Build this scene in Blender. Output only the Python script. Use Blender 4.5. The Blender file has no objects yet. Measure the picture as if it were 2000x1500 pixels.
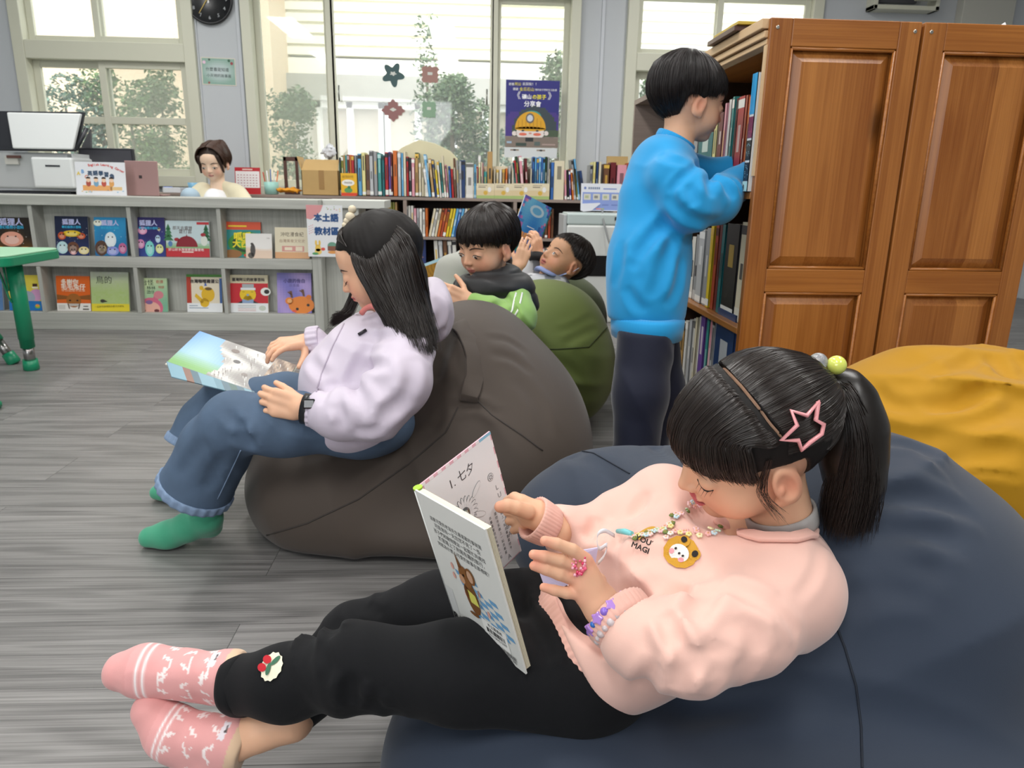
import bpy, bmesh, math, random
import numpy as np
from mathutils import Vector, Matrix
random.seed(7)
SC = bpy.context.scene
COL = SC.collection
# ---------------------------------------------------------------- camera, world, lights, exposure
FPX, CH = 1425.0, 0.82
_y = np.array([-76., 385., -FPX]); _y /= np.linalg.norm(_y)
_z = np.array([100., 5250., FPX]); _z /= np.linalg.norm(_z)
_z -= _y * (_z @ _y); _z /= np.linalg.norm(_z)
RC = np.array([np.cross(_y, _z), _y, _z])        # world = RC @ camera axes
CAM0 = np.array([0., 0., CH])
cd = bpy.data.cameras.new('camera'); cam = bpy.data.objects.new('camera', cd); COL.objects.link(cam)
m = Matrix.Identity(4)
for i in range(3):
    for j in range(3): m[i][j] = RC[i, j]
m[2][3] = CH
cam.matrix_world = m
cd.sensor_width = 36; cd.lens = 36 * FPX / 2000; cd.clip_start = .02
cd.dof.use_dof = True; cd.dof.focus_distance = .98; cd.dof.aperture_fstop = 13.0
SC.camera = cam
SC.view_settings.view_transform = 'Standard'; SC.view_settings.look = 'None'
SC.view_settings.gamma = 1; SC.view_settings.use_curve_mapping = False
SC.view_settings.exposure = 0.40
wd = bpy.data.worlds.new('sky'); SC.world = wd; wd.use_nodes = True
bg = wd.node_tree.nodes['Background']; bg.inputs[0].default_value = (.93, .97, 1, 1); bg.inputs[1].default_value = 3.6
def area(name, loc, aim, sx, sy, power, col=(1, 1, 1)):
    l = bpy.data.lights.new(name, 'AREA'); l.shape = 'RECTANGLE'; l.size = sx; l.size_y = sy; l.energy = power; l.color = col
    o = bpy.data.objects.new(name, l); COL.objects.link(o); o.location = loc
    o.rotation_euler = (Vector(aim) - Vector(loc)).to_track_quat('-Z', 'Y').to_euler()
    return o
for lx in (-2.3, -.4, 1.6):
    for ly in (-.6, 1.7, 4.2):
        area('ceiling_lamp_light', (lx, ly, 2.72), (lx, ly, 0), .3, 1.2, 20, (1, .985, .96))
area('rear_window_light', (-1.6, -2.5, 1.6), (-.2, 2, .5), 2.4, 1.5, 40, (.96, .98, 1))

def P(px, py, X=None, Y=None, Z=None, v3=False):
    v = RC @ np.array([px - 1000., 750. - py, -FPX])
    t = X / v[0] if X is not None else Y / v[1] if Y is not None else (Z - CH) / v[2]
    return Vector(CAM0 + v * t)
def W(px, py, D):
    return Vector(CAM0 + RC @ (np.array([(px - 1000) / FPX, (750 - py) / FPX, -1.]) * D))
def hexc(h):
    if not isinstance(h, str): return tuple(h)
    h = h.lstrip('#'); return tuple(int(h[i:i + 2], 16) / 255 for i in (0, 2, 4))
def lin(h):
    return tuple(c / 12.92 if c <= .04045 else ((c + .055) / 1.055) ** 2.4 for c in hexc(h))
# ---------------------------------------------------------------- materials
MATS = {}
class NT:
    def __init__(s, name):
        s.m = bpy.data.materials.new(name); s.m.use_nodes = True; s.t = s.m.node_tree; s.n = s.t.nodes
        s.b = s.n['Principled BSDF']
    def add(s, typ, **kw):
        n = s.n.new(typ)
        for k, v in kw.items():
            if k.startswith('i_'):
                key = k[2:].replace('_', ' ')
                key = int(key) if key.isdigit() else key
                n.inputs[key].default_value = v
            else: setattr(n, k, v)
        return n
    def link(s, a, b): s.t.links.new(a, b)
def mat(name, col=None, rough=.5, metal=0, spec=.5, sheen=0, bump=None, attr=False, noise=None, emis=None, alpha=None, trans=0, sss=0, coat=0):
    if name in MATS: return MATS[name]
    k = NT(name); b = k.b
    if col is not None: b.inputs['Base Color'].default_value = (*lin(col), 1)
    b.inputs['Roughness'].default_value = rough; b.inputs['Metallic'].default_value = metal
    b.inputs['Specular IOR Level'].default_value = spec
    if sheen: b.inputs['Sheen Weight'].default_value = sheen; b.inputs['Sheen Roughness'].default_value = .5
    if coat: b.inputs['Coat Weight'].default_value = coat
    if sss:
        b.inputs['Subsurface Weight'].default_value = sss; b.inputs['Subsurface Radius'].default_value = (.008, .003, .002); b.inputs['Subsurface Scale'].default_value = 1
    if trans: b.inputs['Transmission Weight'].default_value = trans
    if emis: b.inputs['Emission Color'].default_value = (*lin(emis[0]), 1); b.inputs['Emission Strength'].default_value = emis[1]
    if alpha is not None: b.inputs['Alpha'].default_value = alpha
    src = None
    if attr:
        a = k.add('ShaderNodeAttribute', attribute_name='Col'); src = a.outputs['Color']; k.link(src, b.inputs['Base Color'])
    tc = None
    if noise or bump: tc = k.add('ShaderNodeTexCoord')
    if noise:                                       # (scale, amount)
        n = k.add('ShaderNodeTexNoise', i_Scale=noise[0], i_Detail=4.); k.link(tc.outputs['Object'], n.inputs['Vector'])
        mr = k.add('ShaderNodeMapRange', i_3=1 - noise[1], i_4=1 + noise[1]); k.link(n.outputs[0], mr.inputs[0])
        mx = k.add('ShaderNodeVectorMath', operation='SCALE')
        if src is not None: k.link(src, mx.inputs[0])
        else: mx.inputs[0].default_value = lin(col)
        k.link(mr.outputs[0], mx.inputs['Scale']); k.link(mx.outputs[0], b.inputs['Base Color'])
    if bump:                                        # (scale, strength, distance)
        n = k.add('ShaderNodeTexNoise', i_Scale=bump[0], i_Detail=3.); k.link(tc.outputs['Object'], n.inputs['Vector'])
        bp = k.add('ShaderNodeBump', i_Strength=bump[1], i_Distance=bump[2]); k.link(n.outputs[0], bp.inputs['Height']); k.link(bp.outputs[0], b.inputs['Normal'])
    MATS[name] = k.m
    return k.m
def wood(name, c1, c2, axis='X', scale=1., rough=.4, planks=None, spec=.5, knots=False, contrast=1.):
    """grain running along `axis`"""
    if name in MATS: return MATS[name]
    k = NT(name); b = k.b
    tc = k.add('ShaderNodeTexCoord'); mp = k.add('ShaderNodeMapping')
    st = {'X': (1.2, 14, 14), 'Y': (14, 1.2, 14), 'Z': (14, 14, 1.2)}[axis]
    mp.inputs['Scale'].default_value = [v * scale for v in st]
    src = tc.outputs['Object']
    b.inputs['Roughness'].default_value = rough; b.inputs['Specular IOR Level'].default_value = spec
    hue = None
    if planks:
        mp2 = k.add('ShaderNodeMapping'); k.link(src, mp2.inputs['Vector'])
        if axis == 'Z':
            sx_ = k.add('ShaderNodeSeparateXYZ'); cx_ = k.add('ShaderNodeCombineXYZ'); k.link(tc.outputs['Object'], sx_.inputs[0])
            k.link(sx_.outputs[2], cx_.inputs[0]); k.link(sx_.outputs[0], cx_.inputs[1]); k.link(sx_.outputs[1], cx_.inputs[2]); k.link(cx_.outputs[0], mp2.inputs['Vector'])
        br = k.add('ShaderNodeTexBrick', i_Color1=(0, 0, 0, 1), i_Color2=(1, 1, 1, 1), i_Mortar=(.5, .5, .5, 1), i_Scale=1.)
        br.inputs['Mortar Size'].default_value = planks[2]; br.inputs['Brick Width'].default_value = planks[0]; br.inputs['Row Height'].default_value = planks[1]
        br.offset = .37; br.inputs['Bias'].default_value = 0
        k.link(mp2.outputs[0], br.inputs['Vector'])
        sc = k.add('ShaderNodeVectorMath', operation='SCALE', i_Scale=7.3); k.link(br.outputs['Color'], sc.inputs[0])
        ad = k.add('ShaderNodeVectorMath', operation='ADD'); k.link(src, ad.inputs[0]); k.link(sc.outputs[0], ad.inputs[1]); src = ad.outputs[0]
        hue = br
    k.link(src, mp.inputs['Vector'])
    n0 = k.add('ShaderNodeTexNoise', i_Scale=.55, i_Detail=3., i_Distortion=.6); k.link(mp.outputs[0], n0.inputs['Vector'])
    mu = k.add('ShaderNodeMath', operation='MULTIPLY', i_1=38.); k.link(n0.outputs[0], mu.inputs[0])
    sn = k.add('ShaderNodeMath', operation='SINE'); k.link(mu.outputs[0], sn.inputs[0])
    mp3 = k.add('ShaderNodeMapping'); mp3.inputs['Scale'].default_value = [v * scale * (1 if v < 2 else 9) for v in st]; k.link(src, mp3.inputs['Vector'])
    n1 = k.add('ShaderNodeTexNoise', i_Scale=1.6, i_Detail=6., i_Roughness=.7); k.link(mp3.outputs[0], n1.inputs['Vector'])
    a = k.add('ShaderNodeMath', operation='MULTIPLY_ADD', i_1=.09 * contrast, i_2=.5); k.link(sn.outputs[0], a.inputs[0])
    c = k.add('ShaderNodeMath', operation='MULTIPLY_ADD', i_1=1.1 * contrast); k.link(n1.outputs[0], c.inputs[0])
    s2 = k.add('ShaderNodeMath', operation='SUBTRACT', i_1=.55 * contrast); k.link(a.outputs[0], s2.inputs[0]); k.link(s2.outputs[0], c.inputs[2])
    out = c.outputs[0]
    if hue:
        h = k.add('ShaderNodeMath', operation='MULTIPLY_ADD', i_1=planks[3], i_2=-planks[3] / 2); k.link(hue.outputs['Color'], h.inputs[0])
        ad2 = k.add('ShaderNodeMath', operation='ADD'); k.link(out, ad2.inputs[0]); k.link(h.outputs[0], ad2.inputs[1]); out = ad2.outputs[0]
    rp = k.add('ShaderNodeValToRGB'); rp.color_ramp.elements[0].color = (*lin(c1), 1); rp.color_ramp.elements[1].color = (*lin(c2), 1)
    rp.color_ramp.elements[0].position = .2; rp.color_ramp.elements[1].position = .8
    k.link(out, rp.inputs[0]); col = rp.outputs[0]
    if planks and planks[2] > 0:
        mx = k.add('ShaderNodeMix', data_type='RGBA'); mx.inputs['B'].default_value = (*[v * .8 for v in lin(c1)], 1)
        k.link(hue.outputs['Fac'], mx.inputs['Factor']); k.link(col, mx.inputs['A']); col = mx.outputs['Result']
    if knots:
        vo = k.add('ShaderNodeTexVoronoi', i_Scale=1.); mpk = k.add('ShaderNodeMapping'); mpk.inputs['Scale'].default_value = {'Z': (5.5, 5.5, 2.3), 'X': (2.3, 5.5, 5.5), 'Y': (5.5, 2.3, 5.5)}[axis]
        k.link(tc.outputs['Object'], mpk.inputs['Vector']); k.link(mpk.outputs[0], vo.inputs['Vector'])
        mr = k.add('ShaderNodeMapRange', i_1=.05, i_2=.16, i_3=.75, i_4=0.); k.link(vo.outputs['Distance'], mr.inputs[0])
        mx = k.add('ShaderNodeMix', data_type='RGBA'); mx.inputs['B'].default_value = (*[v * .22 for v in lin(c1)], 1)
        k.link(mr.outputs[0], mx.inputs['Factor']); k.link(col, mx.inputs['A']); col = mx.outputs['Result']
    k.link(col, b.inputs['Base Color'])
    bp = k.add('ShaderNodeBump', i_Strength=.15, i_Distance=.002); k.link(n1.outputs[0], bp.inputs['Height']); k.link(bp.outputs[0], b.inputs['Normal'])
    MATS[name] = k.m
    return k.m
def PR(): return mat('printed_paper', rough=.38, attr=True, spec=.4)
def PM(): return mat('matte_paper', rough=.8, attr=True, spec=.2)
# ---------------------------------------------------------------- object helpers
def tag(o, label=None, cat=None, group=None, kind=None):
    if label: o['label'] = label
    if cat: o['category'] = cat
    if group: o['group'] = group
    if kind: o['kind'] = kind
    return o
def empty(name, loc=(0, 0, 0), label=None, cat=None, group=None, rz=0, kind=None):
    o = bpy.data.objects.new(name, None); COL.objects.link(o); o.location = loc; o.rotation_euler = (0, 0, rz); o.empty_display_size = .05
    return tag(o, label, cat, group, kind)
def place(o, parent):
    """parent keeping the child's world coordinates (parents are unscaled)"""
    if parent is not None:
        o.parent = parent
        w = Matrix.Identity(4); q = parent; chain = []
        while q is not None: chain.append(q.matrix_parent_inverse @ q.matrix_basis if q.parent else q.matrix_basis); q = q.parent
        for b in reversed(chain): w = w @ b
        o.matrix_parent_inverse = w.inverted()
    return o
def copy_tree(o, parent=None):
    c = o.copy(); COL.objects.link(c)
    if parent is not None: c.parent = parent
    for ch in o.children: copy_tree(ch, c)
    return c
def linkmesh(name, me, parent=None):
    o = bpy.data.objects.new(name, me); COL.objects.link(o); return place(o, parent)
_gly = {}
def glyphs(s):
    if s in _gly: return _gly[s]
    cu = bpy.data.curves.new('t', 'FONT'); cu.body = s; cu.size = 1; cu.resolution_u = 2; cu.fill_mode = 'FRONT'
    o = bpy.data.objects.new('t', cu); COL.objects.link(o)
    dg = bpy.context.evaluated_depsgraph_get(); dg.update()
    me = o.evaluated_get(dg).to_mesh()
    vs = [tuple(v.co[:2]) for v in me.vertices]; fs = [tuple(p.vertices) for p in me.polygons]
    o.evaluated_get(dg).to_mesh_clear(); bpy.data.objects.remove(o); bpy.data.curves.remove(cu)
    w = max((v[0] for v in vs), default=1)
    _gly[s] = (vs, fs, w); return _gly[s]
class MB:
    def __init__(s, M=None):
        s.v = []; s.f = []; s.c = []; s.mi = []; s.M = M or Matrix.Identity(4); s.sm = []
    def addv(s, pts): 
        n = len(s.v); M = s.M
        s.v += [tuple(M @ Vector(p)) for p in pts]; return n
    def face(s, idx, col=(1, 1, 1), mi=0, smooth=False):
        s.f.append(tuple(idx)); s.c.append(col); s.mi.append(mi); s.sm.append(smooth)
    def box(s, a, b, col=(1, 1, 1), mi=0, M=None):
        x0, x1 = sorted((a[0], b[0])); y0, y1 = sorted((a[1], b[1])); z0, z1 = sorted((a[2], b[2]))
        pts = [(x, y, z) for z in (z0, z1) for y in (y0, y1) for x in (x0, x1)]
        if M is not None: pts = [M @ Vector(p) for p in pts]
        n = s.addv(pts); col = hexc(col)
        for q in ((0, 2, 3, 1), (4, 5, 7, 6), (0, 1, 5, 4), (2, 6, 7, 3), (0, 4, 6, 2), (1, 3, 7, 5)): s.face([n + i for i in q], col, mi)
    def quad(s, pts, col=(1, 1, 1), mi=0):
        n = s.addv(pts); s.face(range(n, n + len(pts)), hexc(col), mi)
    def prism(s, poly, z0, z1, col=(1, 1, 1), mi=0, side=None):
        n = len(poly); a = s.addv([(p[0], p[1], z0) for p in poly]); b = s.addv([(p[0], p[1], z1) for p in poly]); col = hexc(col); sd = hexc(side) if side else col
        s.face([a + i for i in reversed(range(n))], col, mi); s.face([b + i for i in range(n)], col, mi)
        for i in range(n): s.face((a + i, a + (i + 1) % n, b + (i + 1) % n, b + i), sd, mi)
    def tube(s, path, r, col=(1, 1, 1), mi=0, n=10, cap=True, smooth=True, up=None):
        path = [Vector(p) for p in path]; rs = r if isinstance(r, (list, tuple)) else [r] * len(path); col = hexc(col)
        t = (path[1] - path[0]).normalized(); u = Vector(up) if up is not None else (Vector((0, 0, 1)) if abs(t.z) < .9 else Vector((1, 0, 0)))
        u = (u - t * u.dot(t)).normalized(); rings = []
        for i, p in enumerate(path):
            t = ((path[min(i + 1, len(path) - 1)] - path[max(i - 1, 0)])).normalized()
            u = (u - t * u.dot(t)).normalized(); w = t.cross(u); rr = rs[i]
            rx, ry = rr if isinstance(rr, tuple) else (rr, rr)
            rings.append(s.addv([p + u * (math.cos(2 * math.pi * k / n) * rx) + w * (math.sin(2 * math.pi * k / n) * ry) for k in range(n)]))
        for a, b in zip(rings, rings[1:]):
            for k in range(n): s.face((a + k, a + (k + 1) % n, b + (k + 1) % n, b + k), col, mi, smooth)
        if cap: s.face([rings[0] + k for k in reversed(range(n))], col, mi); s.face([rings[-1] + k for k in range(n)], col, mi)
    def lathe(s, prof, c, col=(1, 1, 1), mi=0, n=20, M=None):
        """prof: list of (r, z); c: base point"""
        col = hexc(col); rings = []
        for r, z in prof:
            pts = [Vector((math.cos(2 * math.pi * k / n) * r, math.sin(2 * math.pi * k / n) * r, z)) for k in range(n)]
            if M is not None: pts = [M @ p for p in pts]
            rings.append(s.addv([Vector(c) + p for p in pts]))
        for a, b in zip(rings, rings[1:]):
            for k in range(n): s.face((a + k, a + (k + 1) % n, b + (k + 1) % n, b + k), col, mi, True)
        s.face([rings[0] + k for k in reversed(range(n))], col, mi); s.face([rings[-1] + k for k in range(n)], col, mi)
    def sphere(s, c, r, col=(1, 1, 1), mi=0, n=12, sc=(1, 1, 1)):
        prof = [(max(1e-5, r * math.sin(math.pi * i / n)), -r * math.cos(math.pi * i / n)) for i in range(n + 1)]
        s.lathe(prof, c, col, mi, n * 2, Matrix.Diagonal(sc))
    # flat printing on a local plane: +z is out of the paper
    def flat(s, pts, col, lay=1, mi=0, dz=.0003):
        n = s.addv([(p[0], p[1], lay * dz) for p in pts]); s.face(range(n, n + len(pts)), hexc(col), mi)
    def rect(s, x0, y0, x1, y1, col, lay=1, mi=0): s.flat([(x0, y0), (x1, y0), (x1, y1), (x0, y1)], col, lay, mi)
    def disc(s, cx, cy, rx, ry, col, lay=1, mi=0, n=18, a0=0, a1=360):
        st = math.radians(a0); en = math.radians(a1); full = a1 - a0 >= 360
        s.flat([(cx + rx * math.cos(st + (en - st) * k / (n if full else n - 1)), cy + ry * math.sin(st + (en - st) * k / (n if full else n - 1))) for k in range(n)], col, lay, mi)
    def paint(s, x0, y0, x1, y1, fn, nx, ny, lay=1, mi=0, dz=.0003):
        for j in range(ny):
            for i in range(nx):
                u0, u1, v0, v1 = i / nx, (i + 1) / nx, j / ny, (j + 1) / ny
                n = s.addv([(x0 + (x1 - x0) * u, y0 + (y1 - y0) * v, lay * dz) for u, v in ((u0, v0), (u1, v0), (u1, v1), (u0, v1))])
                s.face(range(n, n + 4), hexc(fn((u0 + u1) / 2, (v0 + v1) / 2)), mi)
    def text(s, st, x, y, size, col, lay=2, mi=0, al='l', rot=0, width=None, dz=.0003, bold=0, sx=1):
        vs, fs, w = glyphs(st); k = size
        if width: k = width / w
        ox = {'l': 0, 'c': -w / 2, 'r': -w}[al]; ca, sa = math.cos(rot), math.sin(rot)
        for bi, (bx, by) in enumerate([(0, 0)] if not bold else [(-bold, 0), (bold, 0), (0, bold), (0, -bold)]):
            n = s.addv([(x + bx + ((a + ox) * k * sx * ca - b * k * sa), y + by + ((a + ox) * k * sx * sa + b * k * ca), (lay + .22 * bi) * dz) for a, b in vs])
            for f in fs: s.face([n + i for i in f], hexc(col), mi)
    def build(s, name, mats, parent=None, bevel=0, seg=2, smooth=None, solid=None):
        me = bpy.data.meshes.new(name); me.from_pydata(s.v, [], s.f)
        if not isinstance(mats, (list, tuple)): mats = [mats]
        for m_ in mats: me.materials.append(m_)
        me.polygons.foreach_set('material_index', s.mi)
        me.polygons.foreach_set('use_smooth', s.sm if smooth is None else [smooth] * len(s.f))
        if any(c != (1, 1, 1) for c in s.c):
            at = me.color_attributes.new('Col', 'FLOAT_COLOR', 'CORNER'); buf = []
            for f, c in zip(s.f, s.c): buf += [*lin(c), 1.] * len(f)
            at.data.foreach_set('color', buf)
        me.update()
        o = linkmesh(name, me, parent)
        if bevel:
            b = o.modifiers.new('bevel', 'BEVEL'); b.width = bevel; b.segments = seg; b.limit_method = 'ANGLE'; b.angle_limit = .7
        return o
def frame(o, xa, za, ya=None):
    """matrix with local x along xa, local z along za(orthonormalised)"""
    x = Vector(xa).normalized(); z = Vector(za); z = (z - x * z.dot(x)).normalized(); y = z.cross(x)
    M = Matrix.Identity(4)
    for i in range(3): M[i][0] = x[i]; M[i][1] = y[i]; M[i][2] = z[i]; M[i][3] = o[i]
    return M
# ---------------------------------------------------------------- signed-distance modelling (body, cloth, cushions)
def A3(p): return np.array(tuple(p), dtype=np.float32)
def smin(a, b, k):
    if k <= 0: return np.minimum(a, b)
    h = np.clip(.5 + .5 * (b - a) / k, 0, 1); return b * (1 - h) + a * h - k * h * (1 - h)
def smax(a, b, k): return -smin(-a, -b, k)
def cone(p, a, b, ra, rb):
    a = A3(a); b = A3(b); ba = b - a; t = np.clip(((p - a) @ ba) / max(float(ba @ ba), 1e-9), 0, 1)
    d = np.linalg.norm(p - a - t[:, None] * ba, axis=1); return d - (ra + (rb - ra) * t)
def ell(p, c, r, Rm=None):
    q = p - A3(c)
    if Rm is not None: q = q @ np.asarray(Rm, dtype=np.float32)
    r = np.array(r, dtype=np.float32); k0 = np.linalg.norm(q / r, axis=1); k1 = np.linalg.norm(q / (r * r), axis=1)
    return k0 * (k0 - 1) / np.maximum(k1, 1e-6)
def rbox(p, c, h, r, Rm=None):
    q = p - A3(c)
    if Rm is not None: q = q @ np.asarray(Rm, dtype=np.float32)
    q = np.abs(q) - np.array(h, dtype=np.float32) + r
    return np.linalg.norm(np.maximum(q, 0), axis=1) + np.minimum(q.max(axis=1), 0) - r
def chain(p, pts, rs, k=.01):
    d = None
    for i in range(len(pts) - 1):
        e = cone(p, pts[i], pts[i + 1], rs[i], rs[i + 1]); d = e if d is None else smin(d, e, k)
    return d
def _hash(i, j, k, seed):
    n = (i * 374761393 + j * 668265263 + k * 2147483647 + seed * 1013904223) & 0xffffffff
    n = ((n ^ (n >> 13)) * 1274126177) & 0xffffffff
    return ((n ^ (n >> 16)) & 0xffff).astype(np.float32) / 32768. - 1
def vnoise(p, f, seed=0):
    """value noise -1..1; f may be a 3-vector"""
    q = p * np.array(f, dtype=np.float32); i = np.floor(q).astype(np.int64); w = q - i; w = w * w * (3 - 2 * w); r = 0
    for dx in (0, 1):
        for dy in (0, 1):
            for dz in (0, 1):
                r = r + _hash(i[:, 0] + dx, i[:, 1] + dy, i[:, 2] + dz, seed) * (w[:, 0] if dx else 1 - w[:, 0]) * (w[:, 1] if dy else 1 - w[:, 1]) * (w[:, 2] if dz else 1 - w[:, 2])
    return r
def folds(p, c, direc, wl, ext, amp, seed=0, warp=.6):
    """soft cloth folds across `direc`, fading with distance ext from c"""
    c = A3(c); q = p - c; dn = A3(direc); dn = dn / np.linalg.norm(dn)
    o1 = np.cross(dn, [.31, .72, .62]); o1 = o1 / np.linalg.norm(o1); o2 = np.cross(dn, o1)
    f = np.stack([(q @ dn) / wl, (q @ o1) / (wl * 5), (q @ o2) / (wl * 5)], 1).astype(np.float32); f[:, 0] += warp * vnoise(f, (.35, .8, .8), seed + 9)
    fade = np.exp(-(q * q).sum(1) / (ext * ext)); n = vnoise(f, 1, seed)
    return amp * fade * (.9 - 2.2 * np.abs(n) + n * n)
def rumple(p, wl, amp, seed=0):
    n = vnoise(p, 1 / wl, seed) + .5 * vnoise(p, 2.1 / wl, seed + 5)
    return amp * (1 - 2 * np.abs(n))
def sdfmesh(name, fn, lo, hi, h, mats, parent=None, color=None, smooth_it=1, matfn=None, place_=True):
    lo = np.array(lo, dtype=np.float32); hi = np.array(hi, dtype=np.float32)
    n = np.ceil((hi - lo) / h).astype(int) + 2
    B = 4; nc = (n // B) + 2; n = nc * B
    cc = np.stack(np.meshgrid(*[np.arange(k) for k in nc], indexing='ij'), -1).reshape(-1, 3)
    pc = (lo + (cc + .5) * B * h - h / 2).astype(np.float32)
    dc = fn(pc).astype(np.float32); near = np.abs(dc) < B * h * 1.45 + .004
    D = np.repeat(np.repeat(np.repeat(dc.reshape(nc), B, 0), B, 1), B, 2)
    off = np.stack(np.meshgrid(*[np.arange(B)] * 3, indexing='ij'), -1).reshape(-1, 3)
    idx = (cc[near][:, None, :] * B + off[None]).reshape(-1, 3)
    CH_ = 400000
    for s0 in range(0, len(idx), CH_):
        ii = idx[s0:s0 + CH_]; D[ii[:, 0], ii[:, 1], ii[:, 2]] = fn((lo + ii * h).astype(np.float32))
    S = D < 0
    Sc = S.astype(np.int8); cnt = Sc[:-1, :-1, :-1] + Sc[1:, :-1, :-1] + Sc[:-1, 1:, :-1] + Sc[:-1, :-1, 1:] + Sc[1:, 1:, :-1] + Sc[1:, :-1, 1:] + Sc[:-1, 1:, 1:] + Sc[1:, 1:, 1:]
    act = (cnt > 0) & (cnt < 8); ai = np.argwhere(act); vid = -np.ones(act.shape, dtype=np.int64); vid[act] = np.arange(len(ai))
    acc = np.zeros((len(ai), 3), dtype=np.float32); num = np.zeros(len(ai), dtype=np.float32)
    corners = [(a, b, c) for a in (0, 1) for b in (0, 1) for c in (0, 1)]
    for a in corners:
        for ax in range(3):
            if a[ax]: continue
            b = list(a); b[ax] = 1
            da = D[ai[:, 0] + a[0], ai[:, 1] + a[1], ai[:, 2] + a[2]]; db = D[ai[:, 0] + b[0], ai[:, 1] + b[1], ai[:, 2] + b[2]]
            x = (da < 0) != (db < 0); t = np.where(x, da / np.where(x, da - db, 1), 0)
            pt = np.zeros((len(ai), 3), dtype=np.float32) + np.array(a, dtype=np.float32); pt[:, ax] = t
            acc[x] += pt[x]; num[x] += 1
    V = lo + (ai + acc / num[:, None]) * h
    F = []
    for ax in range(3):
        u, w = (ax + 1) % 3, (ax + 2) % 3
        sl0 = [slice(None)] * 3; sl1 = [slice(None)] * 3; sl0[ax] = slice(0, -1); sl1[ax] = slice(1, None)
        ch = S[tuple(sl0)] != S[tuple(sl1)]; e = np.argwhere(ch)
        ok = (e[:, u] > 0) & (e[:, w] > 0) & (e[:, u] < act.shape[u]) & (e[:, w] < act.shape[w]) & (e[:, ax] < act.shape[ax]); e = e[ok]
        if not len(e): continue
        def cell(du, dw):
            q = e.copy(); q[:, u] -= du; q[:, w] -= dw; return vid[q[:, 0], q[:, 1], q[:, 2]]
        quad = np.stack([cell(1, 1), cell(0, 1), cell(0, 0), cell(1, 0)], 1)
        ins = S[e[:, 0], e[:, 1], e[:, 2]]; quad[~ins] = quad[~ins][:, ::-1]; F.append(quad)
    F = np.concatenate(F); F = F[(F >= 0).all(1)]
    for _ in range(smooth_it):
        sm = np.zeros_like(V); dg = np.zeros(len(V), dtype=np.float32)
        for k in range(4):
            np.add.at(sm, F[:, k], V[F[:, (k + 1) % 4]] + V[F[:, (k + 3) % 4]]); np.add.at(dg, F[:, k], 2)
        V = V * .5 + .5 * sm / np.maximum(dg, 1)[:, None]
    me = bpy.data.meshes.new(name)
    me.vertices.add(len(V)); me.vertices.foreach_set('co', V.astype(np.float32).ravel())
    me.loops.add(F.size); me.loops.foreach_set('vertex_index', F.ravel().astype(np.int32))
    me.polygons.add(len(F)); me.polygons.foreach_set('loop_start', np.arange(0, F.size, 4, dtype=np.int32)); me.polygons.foreach_set('loop_total', np.full(len(F), 4, dtype=np.int32))
    if not isinstance(mats, (list, tuple)): mats = [mats]
    for m_ in mats: me.materials.append(m_)
    if matfn is not None:
        me.polygons.foreach_set('material_index', matfn(V[F].mean(1)).astype(np.int32))
    me.polygons.foreach_set('use_smooth', np.ones(len(F), dtype=bool))
    me.update(calc_edges=True)
    if color is not None:
        c = color(V.astype(np.float32)); c = np.where(c <= .04045, c / 12.92, ((np.maximum(c, 0) + .055) / 1.055) ** 2.4)
        at = me.color_attributes.new('Col', 'FLOAT_COLOR', 'POINT'); at.data.foreach_set('color', np.concatenate([c, np.ones((len(c), 1))], 1).astype(np.float32).ravel())
    return linkmesh(name, me, parent)
def blend(c, mask, col):
    m_ = np.clip(mask, 0, 1)[:, None]; return c * (1 - m_) + np.array(hexc(col)) * m_
def sstep(x, a, b):
    t = np.clip((x - a) / (b - a), 0, 1); return t * t * (3 - 2 * t)
def bounds(pts, pad):
    a = np.array([tuple(p) for p in pts]); return a.min(0) - pad, a.max(0) + pad

def onsurf(fn, px, py, off=0.0, d0=.4, d1=6):
    """walk a sight line to the surface of a shape; returns the point moved `off` along the normal, and the normal"""
    v = RC @ np.array([(px - 1000) / FPX, (750 - py) / FPX, -1.]); n = np.linalg.norm(v); v = v / n; t = d0
    for _ in range(240):
        d = float(fn((CAM0 + v * t)[None].astype(np.float32))[0])
        if d < .0006: break
        t += max(d * .55, .0006)
        if t > d1: return None, None
    p = (CAM0 + v * t).astype(np.float32); e = .003
    g = np.array([float(fn((p + e * np.eye(3, dtype=np.float32)[i])[None])[0] - fn((p - e * np.eye(3, dtype=np.float32)[i])[None])[0]) for i in range(3)]); g /= max(np.linalg.norm(g), 1e-9)
    return Vector(p) + Vector(g) * off, Vector(g)
def onsurf_many(fn, pix, d0=.4, d1=6):
    px = np.array(pix, dtype=np.float64); v = np.stack([(px[:, 0] - 1000) / FPX, (750 - px[:, 1]) / FPX, -np.ones(len(px))], 1) @ RC.T; v /= np.linalg.norm(v, axis=1, keepdims=True); t = np.full(len(px), d0); done = np.zeros(len(px), bool)
    for _ in range(220):
        d = fn((CAM0 + v * t[:, None]).astype(np.float32)); done |= d < .0006; t = np.where(done, t, t + np.maximum(d * .55, .0006))
        if (done | (t > d1)).all(): break
    return [(CAM0 + v[k] * t[k]).astype(np.float32) if done[k] else None for k in range(len(px))]
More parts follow.
